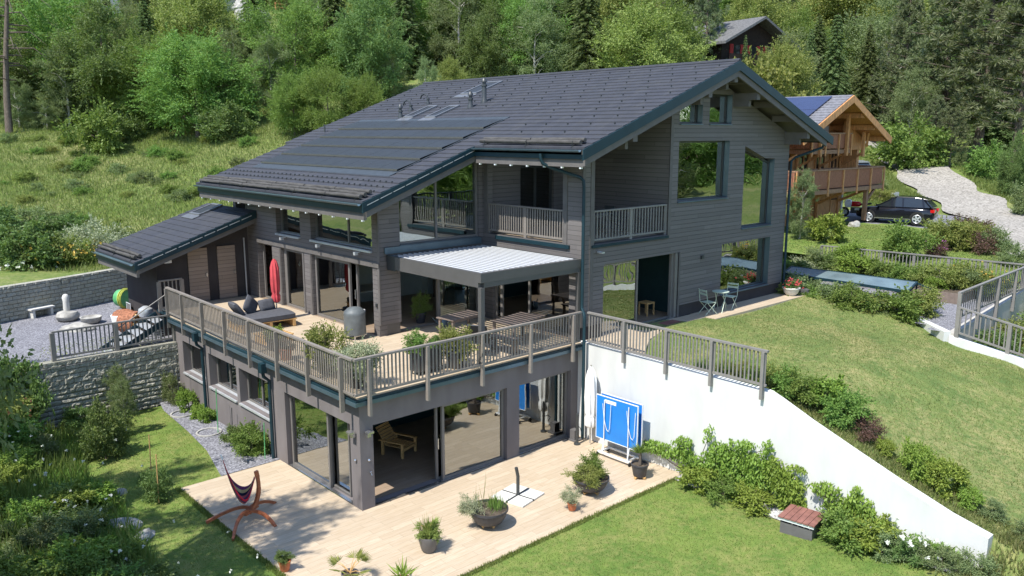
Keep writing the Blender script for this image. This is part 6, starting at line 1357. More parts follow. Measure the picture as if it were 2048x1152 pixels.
# hand placed trees of the wood edge --------------------------------------------------
WD = 'trees of the wood behind the house'
HB = [('birch2', 40, 69, 150, 'grey green tree at the far left edge of the meadow', 1.1), ('broad2', 5, 72, 20, 'dark tree at the top left corner behind the pale trunk', 1.2), ('birch1', 140, 70, 80, 'tall grey green birch left of the bushy sycamore', 1.1), ('broad2', 215, 72, 10, 'dark dense tree above the left birch', 1.2),
 ('bush_bright', 195, 64, 205, 'bright green bush alone at the lower edge of the wood', .9), ('birch2', 95, 69, 185, 'soft grey green thicket tree over the meadow left', 1.5), ('broad3', 300, 71, 80, 'yellow green tree between birch and bushy sycamore', 1.1), ('broad1', 395, 67, 70, 'large bushy bright green sycamore at the wood edge', 1.35),
 ('broad2', 470, 69, 115, 'dark green tree at the right side of the large sycamore', 1.), ('bush_dark', 250, 67, 225, 'low dark bush in the shaded gap left of the sycamore', 1.2), ('bush_dark', 455, 64, 205, 'low dark shrub in front of the sycamore', 1.2), ('broad1', 590, 62, 150, 'bright green maple thicket left above the solar roof', 1.1), ('broad3', 660, 61, 135, 'bright green maple in the middle above the solar roof', 1.1),
 ('broad1', 730, 62, 150, 'bright green maple nearest the roof ridge end', 1.), ('birch1', 545, 72, 60, 'slender birch rising left of the maples', 1.), ('spruce1', 660, 84, -40, 'dark spruce at the top left of the centre', 1.), ('birch1', 715, 76, 30, 'pale trunked birch behind the maples', 1.), ('spruce2', 590, 88, -20, 'spruce behind the slender birch', 1.1),
 ('birch2', 855, 66, 112, 'small grey green birch low above the roof ridge', .8), ('olive1', 900, 68, 118, 'yellow green bush tree peeping over the roof ridge', .8), ('birch2', 790, 72, 105, 'small leaved grey birch over the roof ridge end', 1.), ('spruce1', 895, 86, -50, 'tall spruce with bare lower trunk above the chimney', .9), ('spruce2', 935, 80, 10, 'spruce with gaps left of the grey birch', .9), ('birch1', 985, 78, 20, 'grey birch above the roof window', .9), ('birch2', 1070, 76, -10, 'pale airy birch with visible white stem over the roof', 1.1),
 ('broad2', 1130, 78, 70, 'deep green tree right of the airy birch', 1.), ('spruce1', 1190, 84, -30, 'very dark spruce left of the tall leafy tree', 1.), ('broad1', 1290, 78, -20, 'tall leafy green tree above the roof apex', 1.1), ('broad2', 1325, 76, 62, 'leafy green tree touching the stone roofed chalet', .9), ('pine1', 1405, 82, -70, 'straight trunked pine in front of the black chalet', .75),
 ('spruce2', 1482, 80, 62, 'small spruce before the black chalet', .5), ('bush_olive', 1512, 72, 122, 'yellow green shrub tree behind the roof apex', .8), ('olive1', 1560, 74, 95, 'yellow green bushy tree right of the black chalet', 1.), ('birch2', 1570, 76, 60, 'whitish leaved willow right of the roof apex', .9), ('spruce1', 1610, 80, 50, 'young spruce with upright tip behind the solar chalet', .8),
 ('spruce2', 1660, 90, 20, 'green spruce above the chalet ridge', .9), ('spruce1', 1725, 95, 40, 'tall spruce right of the chalet ridge', .9), ('birch2', 1760, 100, -20, 'light green tree high above the drive', 1.2), ('olive1', 1690, 115, -60, 'pale yellow green tree on the upper slope right', 1.4), ('pine1', 1800, 92, -20, 'slim pine left of the big pines', .8),
 ('birch2', 1820, 84, 130, 'feathery olive green tree above the bend of the drive', .9), ('pine1', 1885, 88, -60, 'large pine with visible grey trunk beside the clearing', 1.1), ('pine2', 1960, 84, -80, 'large pine at the right of the clearing', 1.2), ('pine1', 2035, 78, -60, 'large pine at the right edge of the view', 1.2), ('pine2', 1905, 76, 215, 'low pine bough clump at the clearing edge', 1.1), ('bush_bright', 1835, 76, 235, 'broad bright green bush where the drive bends', 1.1), ('pine2', 1870, 78, 190, 'bushy young pine above the bright green bush', 1.),
 ('bush_dark', 1795, 82, 270, 'small dark bush at the drive edge', 1.2), ('bush_birch', 1925, 82, 305, 'young shrub in the sunny clearing', .7), ('spruce2', 1895, 80, 312, 'slim dark conifer in the clearing', .4), ('bush_dark', 1970, 82, 300, 'round dark shrub in the clearing', .7), ('bush_bright', 1990, 70, 285, 'bright bush at the right clearing edge', .9), ('broad2', 2040, 62, 270, 'dark shrubby tree at the right edge above the road', .7), ('bush_birch', 2075, 54, 365, 'big grey green shrub at the right edge by the road', .8),
 ('bush_birch', 2045, 64, 330, 'grey green shrub on the far verge of the road', .9)]
for k, px, d, top, lb, wd in HB: bg(k, px, d, top, lb, None, wd)
# dead looking tree, top left
g = MB().tube([(0, 0, 0), (.1, 0, 3), (.35, .1, 6), (.8, 0, 10), (1.2, .2, 15)], [.3, .25, .2, .15, .05], 9); rr = random.Random(4)
for i in range(34):
    z = rr.uniform(4, 14); a = rr.uniform(0, 6.28); L = rr.uniform(1.5, 3.4); x = .08*z; g.tube([(x, 0, z), (x+L*.6*math.cos(a), L*.6*math.sin(a), z+.1), (x+L*math.cos(a), L*math.sin(a), z-.9)], [.07, .04, .01], 4)
a = at(18, 260, 67); t = thing('bare_tree', 'bare grey tree trunk with dead twigs at the top left', 'tree', (a.x, a.y, float(terr(a.x, a.y)[0])-.2)); g.build('trunk', 'bark', t, local=True, smooth=True)
# random forest fill -------------------------------------------------------------------
FL = {'broad1': 'bright green broadleaf tree among many on the wooded slope', 'broad2': 'dark green broadleaf tree among many on the wooded slope', 'broad3': 'full green broadleaf tree among many on the wooded slope', 'birch1': 'slender grey green birch among many on the wooded slope', 'birch2': 'spreading grey green birch among many on the wooded slope', 'olive1': 'yellow green tree among many on the wooded slope', 'spruce1': 'dark spruce among many on the wooded slope', 'spruce2': 'short spruce among many on the wooded slope', 'pine1': 'grey green pine among many on the wooded slope', 'pine2': 'broad pine among many on the wooded slope'}
rr = random.Random(5); placed = []
avoid = [(190, 118), (420, 122), (900, 122), (1455, 92), (505, 112), (600, 116)]
for i in range(1300):
    d = rr.uniform(72, 185); px = rr.uniform(-150, 2250) if i < 900 else rr.uniform(-800, -150)
    if px < 500 and d < 76: continue
    if 1640 < px < 1860 and d < 100: continue
    if px >= 1640 and d < 88: continue
    if any(abs(px-a)*d/1634 < 9 and b-16 < d < b+6 for a, b in avoid): continue
    if 440 < px < 640 and 84 < d < 118: continue
    if 1330 < px < 1570 and d < 94: continue
    if 1840 < px < 2060 and d < 94: continue
    if 1560 < px < 1660 and d < 80: continue
    a = at(px, 260, d); sp = 3.6 if d < 110 else 5.2
    if any((a.x-x)**2+(a.y-y)**2 < sp*sp for x, y in placed): continue
    placed.append((a.x, a.y))
    w = [4, 4, 3, 4, 4, 4, 2, 1, 0, 0] if px < 1350 else ([3, 2, 3, 1, 3, 5, 4, 3, 1, 1] if px < 1750 else [1, 1, 1, 0, 2, 1, 2, 1, 4, 4])
    k = rr.choices(['broad1', 'broad2', 'broad3', 'birch1', 'birch2', 'olive1', 'spruce1', 'spruce2', 'pine1', 'pine2'], w)[0]
    hh = rr.uniform(7, 11) if k[:2] != 'sp' else rr.uniform(9, 14)
    if d > 120: hh *= 1.25
    plant(k, a.x, a.y, float(hill(np.array([a.x]), np.array([a.y]))[0])-.2, hh, FL[k], WD, rr.uniform(.9, 1.25))
# trees behind and beside the viewpoint: they cast the dappled shade and stand in the window reflections
for i, (k, x, y, h, wd) in enumerate((('birch1', -9.9, .4, 15.5, .62), ('birch1', -9.8, 4.9, 13, .45), ('birch1', -9.4, 8.8, 11.5, .5), ('birch1', -9.2, 12.6, 10, .5), ('birch1', -12.2, -3.5, 13, .7), ('birch2', 56, -34, 12, 1.1), ('broad2', 62, -44, 12, 1.2), ('spruce1', 50, -42, 14, 1.1), ('broad1', 70, -38, 13, 1.2), ('broad1', 44, -46, 12, 1.2), ('broad2', 78, -52, 14, 1.3), ('broad3', 60, -60, 15, 1.3), ('spruce1', 70, -66, 18, 1.2), ('broad1', 85, -75, 18, 1.4), ('olive1', 36, -50, 12, 1.3), ('broad2', 90, -45, 16, 1.3), ('broad2', 52, -70, 16, 1.3),
        ('broad2', 14, -34, 11, 1.), ('broad1', 22, -30, 10, 1.), ('olive1', 30, -33, 11, 1.), ('spruce1', 8, -38, 13, 1.), ('broad1', 38, -30, 10, 1.), ('birch2', -22, -18, 11, 1.), ('broad2', 1, -42, 12, 1.), ('spruce2', 46, -26, 12, 1.), ('broad2', -20, 12, 11, 1.), ('broad3', -25, -2, 12, 1.))):
    z = 0 if x < 8 else float(upz(x, y)) if x < 19 else 0.
    plant(k, x, y, z-.2, h, 'tree outside the view casting light shade on the lower lawn' if x < 0 else 'tree beyond the lawn mirrored in the gable windows', 'trees around the garden outside the view', wd)
# ------------------------------------------------------------------ garden shrubs
def sh(kind, x, y, h, label, wide=1., group=None, z=None, cat=None, name=None): return plant(kind, x, y, (gz(x, y) if z is None else z)-.02, h, label, group, wide, cat=cat, name=name)
# hedge under the canopy
for i in range(9):
    u = i/8; x = 19.95+.25*math.sin(i*2)+.9*u; y = .1-4.3*u
    sh(['bush_olive', 'bush_birch', 'bush_bright'][i % 3], x, y, .95+.25*math.sin(i*1.7), 'leafy clump of the mixed hedge in front of the glass canopy', 1.4, 'hedge below the glass canopy', 2.42)
sh('bush_olive', 21.9, -4.6, 1.1, 'round shrub at the end of the hedge by the gravel yard', 1.2, z=2.45)
for i, (x, y, h, k, lb) in enumerate(((24.3, 3.6, 1.1, 'bush_dark', 'dark green clump in the bed nearest the house'), (26.2, 1.9, 1.1, 'bush_birch', 'feathery grey green herb clump in the long bed'), (26.2, .9, .9, 'bush_dark', 'low deep green clump in the long bed'), (26.2, -.1, 1.1, 'bush_vine', 'light green clump in the middle of the long bed'), (26.3, -1.0, 1.0, 'bush_bright', 'fresh green clump near the far end of the long bed'), (26.2, -2., .9, 'bush_bright', 'broad green clump at the far end of the long bed'), (25.9, -3.6, .55, 'bush_vine', 'low bright salad plants in the end bed'), (24.2, 2.2, .8, 'bush_vine', 'light green plant beside the gravel near the first bed'), (25.4, 5.2, 1.4, 'bush_olive', 'yellow green shrub between house and raised beds'), (26.6, -5.6, .8, 'bush_olive', 'yellow flowered plant in the rail corner'), (26.9, -4.4, 1.1, 'bush_olive', 'tall yellow green perennial against the railing'))):
    sh(k, x, y, h, lb, 1.3, z=2.8 if x > 24 else 2.5)
for (px, py, d, h, k, lb, wd) in ((1600, 465, 43, 3.9, 'birch1', 'small fruit tree between the main house and the timber chalet', .8), (1655, 460, 42, 1.6, 'bush_vine', 'light green bush at the foot of the small fruit tree', .9), (1805, 500, 38, 1.75, 'bush_bright', 'dense round green bush on the chalet lawn', 1.1), (1885, 470, 40, 1.5, 'bush_olive', 'tall yellow green bush nearest the parked car', 1.1),
        (1905, 480, 40, 1.27, 'bush_olive', 'broad yellow green bush in the bed along the road', 1.3), (1935, 480, 40, 1.42, 'bush_olive', 'yellow green bush in the middle of the road bed', 1.2), (1965, 505, 39, 1.23, 'bush_red', 'brownish red shrub in the road bed', 1.), (1990, 500, 39, 1.26, 'bush_birch', 'grey green shrub near the right end of the road bed', 1.1), (2025, 525, 36.5, 1.08, 'bush_birch', 'grey green shrub at the right end of the road bed', 1.2), (1925, 455, 44, 1.35, 'bush_red', 'dark twiggy shrub behind the yellow green bushes', 1.1), (1960, 455, 44, 1.20, 'bush_red', 'second dark twiggy shrub on the road side', 1.2), (1875, 505, 38, .9, 'bush_red', 'purple flowered plant by the pale bed edge', 1.), (1700, 505, 38, .9, 'bush_vine', 'low leafy perennial behind the yard railing', 1.2), (1590, 520, 36, 1.2, 'bush_dark', 'dark shrub at the rear corner of the main house', 1.4), (1615, 515, 38, 1.0, 'bush_pale', 'silvery plant next to the rear house corner', 1.2)):
    a = at(px, py, d); plant(k, a.x, a.y, float(hill(np.array([a.x]), np.array([a.y]))[0])+.02 if a.x > 27 or a.y > 4 else 2.5, h, lb, None, wd)
# chalet bank ground shrubs
for (px, d, h, k, lb) in ((1690, 62, 1.2, 'bush_olive', 'rough shrub on the bank behind the black car'), (1760, 60, .9, 'bush_olive', 'grassy shrub on the bank right of the balcony post'), (1730, 66, 1.2, 'bush_birch', 'grey green shrub under the chalet balcony end')):
    a = at(px, 380, d); plant(k, a.x, a.y, float(terr(a.x, a.y)[0]), h, lb, None, 2.2)
# shrubs on top of the white wall
for i, (y, h, k, wd, lb, dx) in enumerate(((-6.75, .95, 'bush_bright', 1.2, 'first green shrub behind the end post of the wall railing', .45), (-7.3, 1.0, 'bush_vine', 1.1, 'yellow green shrub on the wall top below the railing', .8), (-7.9, 1.05, 'bush_bright', 1.1, 'rounded green shrub third along the wall top', .6), (-8.5, .75, 'bush_red', 1.0, 'dark purple leaved shrub on the wall top', .75), (-9.0, .45, 'bush_vine', 1., 'low yellow green plant below the purple shrub', .6),
        (-9.75, .95, 'bush_vine', .8, 'upright yellow green shrub halfway down the wall', .6), (-10.4, .95, 'bush_vine', .9, 'second upright yellow green shrub further down the wall', .65), (-10.9, .55, 'bush_vine', 1., 'spreading shrub on the lower wall top', .6), (-11.35, .5, 'bush_birch', 1.3, 'grey green shrub near the wall end', .7), (-12.1, .5, 'bush_birch', 1.3, 'dull green shrub beyond the wall end', .5), (-12.6, .6, 'bush_bright', 1.3, 'green shrub in the bottom right corner', 2.4), (-13.0, .55, 'bush_olive', 1.5, 'rough clump below the end of the white wall', -.6), (-6.9, .6, 'bush_dark', 1.2, 'dark low shrub behind the wall railing', 1.2))):
    sh(k, 8.2+dx, y, h*.85, lb, wd, z=float(upz(8.2+max(0, dx), y)))
for i in range(7): sh('bush_olive' if i % 2 else 'bush_bright', 8.55+.15*(i % 2), -4.1-.38*i, .42+.05*i, 'low plant of the row growing at the foot of the wall railing', 1.2, 'plants behind the wall railing', 2.72)
# climber on the white wall
def climber(label, blobs, n, seed, mat='leaf_vine', x0=7.74, leaf=.055):
    r = np.random.default_rng(seed); bl = np.array(blobs); wgt = bl[:, 2]*bl[:, 3]; k = r.choice(len(bl), n, p=wgt/wgt.sum()); q = unit(r.normal(size=(n, 2)))*np.sqrt(r.random((n, 1)))
    P = np.c_[x0-np.abs(r.normal(0, .13, n)), bl[k, 0]+q[:, 0]*bl[k, 2]+.06*np.sin(7*q[:, 1]), bl[k, 1]+q[:, 1]*bl[k, 3]]
    P = P[P[:, 2] > -.02]; D = unit(np.c_[r.normal(-.3, .4, len(P)), r.normal(0, .6, len(P)), r.normal(-.8, .4, len(P))])
    t = thing('climbing_plant', label, 'climber', (x0, blobs[0][0], 0)); me = leafmesh('foliage', P-np.array([x0, blobs[0][0], 0]), D, leaf*r.uniform(.6, 1.3, len(P)), leaf*.42*r.uniform(.7, 1.3, len(P)), mat); o = bpy.data.objects.new('foliage', me); C.objects.link(o); o.parent = t
    g = MB()
    for y, z, ry, rz in blobs: g.tube([(x0-.02, blobs[0][0], 0.05), (x0-.04, (y+blobs[0][0])/2+.1, max(.1, z*.5)), (x0-.03, y, z)], [.02, .013, .006], 5)
    g.build('stem', 'bark', t); return t
climber('fresh green climber covering the foot of the white wall beside the terrace', [(-4.6, .35, .55, .38), (-3.4, .55, .75, .2), (-4.1, .85, .3, .3), (-5.2, .75, .4, .55), (-5.5, 1.15, .12, .35), (-5.9, .7, .5, .65), (-6.4, .75, .4, .6), (-6.0, 1.45, .25, .12), (-3.0, .5, .2, .1), (-6.6, 1.55, .12, .2), (-4.9, 1.45, .1, .25)], 6200, 1)
climber('second green climber hanging on the wall above the red brown box', [(-7.3, .5, .4, .55), (-6.8, 1.0, .22, .4), (-7.05, .9, .3, .3), (-7.4, 1.25, .25, .08)], 2500, 2)
climber('third green climber low on the wall right of the box', [(-8.7, .55, .5, .3), (-8.2, .95, .35, .2), (-9.0, .85, .35, .25), (-9.2, .5, .5, .3), (-8.9, 1.1, .1, .2)], 2600, 3)
climber('thin straggling climber near the lower end of the white wall', [(-10.4, .5, .4, .15), (-10.9, .45, .3, .2)], 420, 4, 'leaf_bright')
for i, (y, k, h, lb) in enumerate(((-4.9, 'bush_vine', .65, 'leafy mound at the foot of the first climber'), (-5.7, 'bush_bright', .6, 'darker leafy mound beside the pale gravel'), (-6.5, 'bush_vine', .6, 'bright mound left of the red brown box'), (-8.9, 'bush_bright', .8, 'large leafy mound right of the red brown box'), (-9.4, 'bush_vine', .7, 'leafy mound with upright shoots low on the wall'), (-9.9, 'bush_birch', .55, 'grey green mound near the white roses'), (-10.3, 'bush_dark', .5, 'dark leaved peony near the bottom of the wall'), (-11.0, 'bush_birch', .5, 'grey green clump near the wall end on the lawn'), (-11.7, 'bush_birch', .5, 'rough grass clump in front of the wall end'))):
    sh(k, 7.35-.1*(i % 2), y, h, lb, 1.4, z=float(loz(7.3, y)))
# against the left facade and block wall
for (x, y, h, k, lb, wd) in ((-.42, 5.3, .95, 'bush_bright', 'leafy bush between gravel strip and lower downpipe', 1.), (-.45, 6.0, .75, 'bush_dark', 'dark shrub under the third low window', 1.1), (-.3, 6.7, .5, 'bush_dark', 'small dark plant under the third low window', 1.2), (-.25, 9.0, .5, 'bush_vine', 'light green creeper by the upper downpipe foot', 1.), (-.3, 9.6, .45, 'bush_vine', 'light green creeper beneath the first low window', 1.2), (-.3, 10.5, .8, 'bush_vine', 'climbing light green plant at the wall corner stake', .7), (-.5, 11.5, 1.1, 'bush_birch', 'thin climber in front of the block wall', .5),
        (-2.2, 11.5, 1.9, 'birch1', 'airy shrub against the block wall in the middle', .8), (-2.6, 9.6, 1.9, 'birch1', 'young fruit tree with bright leaves on the lower lawn', .8), (-3.7, 7.9, 1.6, 'bush_dark', 'slim young tree left of the bright fruit tree', .7), (-3.6, 4.3, .8, 'bush_dark', 'small rose bush beside the pale stake', .9), (-3.4, 11.4, .7, 'bush_dark', 'dark shrub at the foot of the block wall', 1.3),
        (-5.9, 12.9, 2.0, 'bush_olive', 'large yellow green shrub in front of the courtyard at the left', 1.1), (-6.6, 12.0, 2.0, 'bush_bright', 'green shrub at the left edge below the courtyard', 1.3), (-5.6, 11.2, 1.3, 'bush_olive', 'sunlit yellow green shrub at the left end of the block wall', 1.3), (-4.9, 11.7, 2.6, 'bush_dark', 'dark loose shrub overlapping the railing end', .5), (-6.6, 10.2, 1.5, 'bush_bright', 'shrub with orange young leaves at the left edge', 1.4), (-5.9, 9.6, 1.3, 'bush_bright', 'orange flecked shrub before the block wall', 1.1)):
    sh(k, x, y, h, lb, wd, z=float(loz(x, y)) if y < 12 else .3)
# shrubby flower bed lower left: dense cover plus single plants
def scatter(name, region, n, h, w, mat, kind='stuff', seed=0, zf=None, tilt=.35, label=None):
    r = np.random.default_rng(seed); xy = region(r, n); n = len(xy); z = zf(xy[:, 0], xy[:, 1]); hh = h*r.uniform(.5, 1.3, n)
    D = unit(np.c_[r.normal(0, tilt, n), r.normal(0, tilt, n), np.ones(n)]); P = np.c_[xy, z]+D*hh[:, None]*.45
    me = leafmesh(name, P, D, hh*.5, w*r.uniform(.6, 1.4, n), mat); o = bpy.data.objects.new(name, me); C.objects.link(o); return struct(o, kind, label)
def inpoly(poly, x, y):
    c = np.zeros(len(x), bool); j = len(poly)-1
    for i in range(len(poly)):
        xi, yi = poly[i]; xj, yj = poly[j]; m = ((yi > y) != (yj > y)) & (x < (xj-xi)*(y-yi)/(yj-yi+1e-12)+xi); c ^= m; j = i
    return c
def polyreg(poly, clump=0, exclude=()):
    p = np.array(poly); lo = p.min(0); hi = p.max(0)
    def f(r, n):
        xy = r.uniform(lo, hi, (int(n*1.0), 2))
        if clump:
            xy = xy[(np.sin(xy[:, 0]*1.3+np.sin(xy[:, 1]*.7)*2)*np.cos(xy[:, 1]*1.1)+r.normal(0, .6, len(xy))) > -clump]
        m = inpoly(poly, xy[:, 0], xy[:, 1])
        for e in exclude: m &= ~inpoly(e, xy[:, 0], xy[:, 1])
        return xy[m]
    return f
BED = [(-4.5, 11.5), (-3.8, 10.2), (-4.5, 7.0), (-4.3, 5), (-4.45, 3), (-4.75, 1), (-4.9, -1), (-5.0, -3), (-12, -3), (-12, 12)]
rr = random.Random(12)
for i in range(64):
    x = rr.uniform(-9, -4.7); y = rr.uniform(-1.6, 10.5); k = rr.choice(['bush_dark', 'bush_bright', 'bush_birch', 'bush_vine', 'bush_vine'])
    lbl = {'bush_dark': 'deep green leafy clump among many in the lower left flower bed', 'bush_bright': 'mid green leafy clump among many in the lower left flower bed', 'bush_birch': 'grey green clump among many in the lower left flower bed', 'bush_vine': 'light green clump among many in the lower left flower bed'}[k]
    sh(k, x, y, rr.uniform(.35, .85), lbl, 1.5, 'clumps of the lower left flower bed', float(loz(x, y)))
scatter('bed_undergrowth', polyreg(BED), 50000, .26, .016, 'leaf_bright', seed=3, zf=loz, tilt=.6)
scatter('bed_meadow_grass', polyreg(BED, clump=.2), 26000, .62, .014, 'bladel', seed=33, zf=loz, tilt=.25)
def blossoms(label, c, n, spread, mat, s=.045, seed=0, cat='flowers'):
    r = np.random.default_rng(seed); P = r.normal(0, 1, (n, 3))*np.array(spread); k = 6; Q = np.repeat(P, k, 0); D = unit(r.normal(size=(n*k, 3))+np.array([0, 0, .4])); me = leafmesh('blossoms', Q+D*s*.5, D, s*.55, s*.42, mat); o = bpy.data.objects.new('blossoms', me); C.objects.link(o); o.location = c; return struct(o, 'stuff', label)
for i, (x, y, z, n, lb) in enumerate(((-6.0, 8.6, 1.0, 26, 'white blossoms above the upper part of the left flower bed'), (-5.2, 5.8, .9, 26, 'white blossoms in the middle of the left flower bed'), (-5.6, 2.6, .9, 30, 'white blossoms beside the pale boulders'), (-6.8, 5., .95, 30, 'scattered white blossoms deep in the left flower bed'), (-5.2, .2, .75, 22, 'white blossoms at the bottom of the left flower bed'), (-4.4, .1, .6, 12, 'white blossoms on stems at the shaded lawn edge'))):
    blossoms(lb, (x, y, z), n//2, (.7, 1.1, .14), 'flowerw', .05, i)
blossoms('orange young leaves on the left edge shrub', (-6.5, 10.1, 1.35), 70, (.4, .4, .2), 'flowero', .07, 21, 'blossom'); blossoms('orange roses on the shrub before the block wall', (-5.9, 9.6, 1.15), 26, (.4, .4, .25), 'flowero', .06, 22)
blossoms('red geraniums in the round bowl at the house corner', (19.35, -.62, 3.5), 60, (.16, .16, .07), 'flowerr', .05, 23); sh('bush_dark', 19.35, -.62, .32, 'geranium leaves in the round bowl at the house corner', 1.4, z=3.28, name='geranium', cat='plant')
blossoms('white roses at the foot of the lower white wall', (7.1, -10.2, .75), 16, (.2, .5, .12), 'flowerw', .07, 24); blossoms('purple blossoms beside the pale bed edge', tuple(at(1877, 497, 38)), 30, (.3, .3, .15), 'flowerp', .06, 25)
blossoms('yellow flowers in the railing corner of the yard', (26.7, -5.3, 3.4), 60, (.3, .5, .2), 'flowery', .05, 26)
# plants in pots
def tuft(label, c, n, L, w, mat, spread=.1, tilt=.6, seed=0, name='potted_plant', droop=.0):
    r = np.random.default_rng(seed); D = unit(np.c_[r.normal(0, tilt, n), r.normal(0, tilt, n), np.abs(r.normal(1, .3, n))]); l = L*r.uniform(.6, 1.15, n); B_ = np.c_[r.normal(0, spread, (n, 2)), np.zeros(n)]
    me = leafmesh('foliage', B_+D*l[:, None]*.5, D, l*.5, w*r.uniform(.7, 1.3, n), mat); o = bpy.data.objects.new(name, me); C.objects.link(o); o.location = c; return tag(o, label, 'plant')
tuft('green chives in the mid terrace bowl planter', (1.98, -2.78, .4), 160, .38, .008, 'leaf_bright', .1, .22, 1); sh('bush_pale', 1.45, -2.55, .5, 'pale trailing shrub spilling over the left rim of the mid terrace bowl', 1.0, z=.35, name='potted_plant', cat='plant')
tuft('thin bare sticks standing in the mid terrace bowl', (1.7, -2.6, .4), 6, .85, .006, 'leaf_olive', .12, .12, 2)
sh('bush_olive', 4.88, -3.15, .45, 'grey green herbs hanging over the front of the large bowl', 1.6, z=.32, name='potted_plant', cat='plant'); sh('bush_bright', 5.25, -2.95, .6, 'upright green herb at the back of the large bowl', .9, z=.38, name='potted_plant', cat='plant')
for q in range(5):
    a = q*1.25; 
tuft('dwarf palm fans in the dark pot at the terrace end', (6.7, -3.38, .72), 130, .34, .013, 'leaf_bright', .03, 1.0, 4); MB().tube([(6.7, -3.38, .38), (6.72, -3.38, .74)], [.05, .03], 7).build('palm_trunk', 'bark', bpy.data.objects['potted_plant.005'] if 'potted_plant.005' in bpy.data.objects else None)
tuft('spiky grass in the matt grey terrace pot', (.04, -2.72, .36), 150, .46, .012, 'leaf_olive', .07, .38, 5); sh('bush_olive', .06, -2.74, .32, 'leafy base growth in the matt grey terrace pot', 1.5, z=.33, name='potted_plant', cat='plant')
sh('bush_pale', 3.9, -3.5, .42, 'silvery lavender in the small terracotta pot', 1., z=.2, name='potted_plant', cat='plant'); sh('bush_dark', -2.76, -1.3, .24, 'dark plant in the bottom left terracotta pot', 1.3, z=.24, name='potted_plant', cat='plant')
for q in range(7):
    a = q*.9+.3; r = .34; g = MB()
def fanpalm(label, c, n, L, s, seed, mat='leaf_olive'):
    t = thing('fan_palm', label, 'plant', c); r = np.random.default_rng(seed); P = []; D = []; l_ = []; g = MB()
    for q in range(n):
        a = q*2.4+r.uniform(-.2, .2); el = r.uniform(.35, 1.1); tip = np.array([math.cos(a)*math.cos(el), math.sin(a)*math.cos(el), math.sin(el)])*L; g.tube([(0, 0, 0), tuple(tip*.6+np.array([0, 0, .03])), tuple(tip)], [.01, .008, .005], 5)
        ax = tip/L; sd = unit(np.cross(ax, [0, 0, 1.])); 
        for k in range(14):
            b = (k/13-.5)*2.5; d = ax*math.cos(b)+sd*math.sin(b)+np.array([0, 0, -.15]); d = d/np.linalg.norm(d); P.append(tip+d*s*.5); D.append(d)
    P = np.array(P); D = np.array(D); me = leafmesh('fronds', P, D, s*.5, .012, mat); o = bpy.data.objects.new('fronds', me); C.objects.link(o); o.parent = t; g.build('stalks', 'pine', t, local=True); return t
fanpalm('fan palm in the grey pot at the bottom edge', (-2.02, -2.75, .28), 9, .34, .26, 31); fanpalm('small palm fans beside the spiky grass pot plant', (.04, -2.72, .5), 3, .2, .2, 32)
tuft('yellow green strap leaves at the bottom edge', (-1.25, -3.55, .2), 40, .42, .022, 'leaf_vine', .05, .75, 33)
for (x, y, h, k, lb) in ((2.2, .55, .62, 'bush_bright', 'leafy shrub in the left half of the trough planter'), (3.28, .38, .85, 'bush_olive', 'light green shrub in the ribbed dark pot'), (.36, .66, .95, 'bush_pale', 'pale leaved shrub in the tub at the terrace corner'), (.42, 2.3, 1.0, 'bush_olive', 'variegated shrub in the tub by the left railing'), (.7, 1.5, .8, 'bush_pale', 'cream leaved shrub between the two terrace tubs'), (.25, 4.2, .4, 'bush_red', 'red leaved plant in the terracotta tub'), (.5, 5.4, .45, 'bush_vine', 'yellow green trailing plant by the pallet table'), (2.75, .6, .4, 'bush_dark', 'small dark plant in the right half of the trough planter')):
    sh(k, x, y, h, lb, 1., z=3.0 if 'between' in lb else 3.28+(.28 if 'trough' in lb else .0), name='potted_plant', cat='plant')
pot('plant_pot', 'small dark pot between the two terrace tubs', (.7, 1.5, 3), taper(.16, .26), 'potblack')
sh('bush_bright', 5.75, 5.35, .75, 'bushy plant in the dark pot inside the pavilion', .7, z=3.3, name='potted_plant', cat='plant')
# meadow shrubs left ------------------------------------------------------------------
for (px, py, d, h, k, lb, wd) in ((30, 480, 39, 2.3, 'bush_dark', 'dark shrub with white umbels at the left edge above the block wall', 1.2), (75, 490, 40, 2.0, 'bush_dark', 'deep green shrub second from the left above the block wall', 1.1), (110, 495, 40.5, 1.5, 'bush_olive', 'yellow flowered shrub above the block wall', 1.1), (145, 490, 41, 1.5, 'bush_olive', 'yellow flowered shrub right of the first one', 1.1), (185, 480, 42.5, 2.1, 'bush_pale', 'pale silvery shrub above the block wall', 1.1), (215, 485, 42, 1.8, 'bush_pale', 'pale whitish green shrub next to the garage roof', 1.1), (240, 480, 43, 1.5, 'bush_birch', 'grey green shrub by the garage eave', 1.1), (60, 440, 47, 1.4, 'bush_birch', 'grey green shrub on the bank behind the left hedge', 1.5), (120, 440, 47, 1.2, 'bush_dark', 'green shrub on the bank behind the yellow shrubs', 1.6), (-10, 430, 45, 2.2, 'bush_dark', 'dark shrub cut by the left edge of the view', 1.4)):
    a = at(px, py, d); plant(k, a.x, a.y, float(terr(a.x, a.y)[0])-.1, h, lb, None, wd)
blossoms('yellow flowers on the shrubs above the courtyard wall', tuple(at(135, 500, 40)), 70, (1.3, .7, .25), 'flowery', .09, 41); blossoms('white umbels in the dark shrubs at the left edge', tuple(at(30, 535, 38)), 12, (.8, .5, .3), 'flowerw', .12, 42)
rr = random.Random(8)
for i in range(64):
    px = rr.uniform(-60, 520); d = rr.uniform(47, 66); a = at(px, 400, d); plant(rr.choice(['bush_olive', 'bush_birch', 'bush_bright']), a.x, a.y, float(hill(np.array([a.x]), np.array([a.y]))[0])-.15, rr.uniform(.3, .95), 'low scrub tuft scattered over the sunny hill meadow', 'scrub tufts on the hill meadow', 1.5)
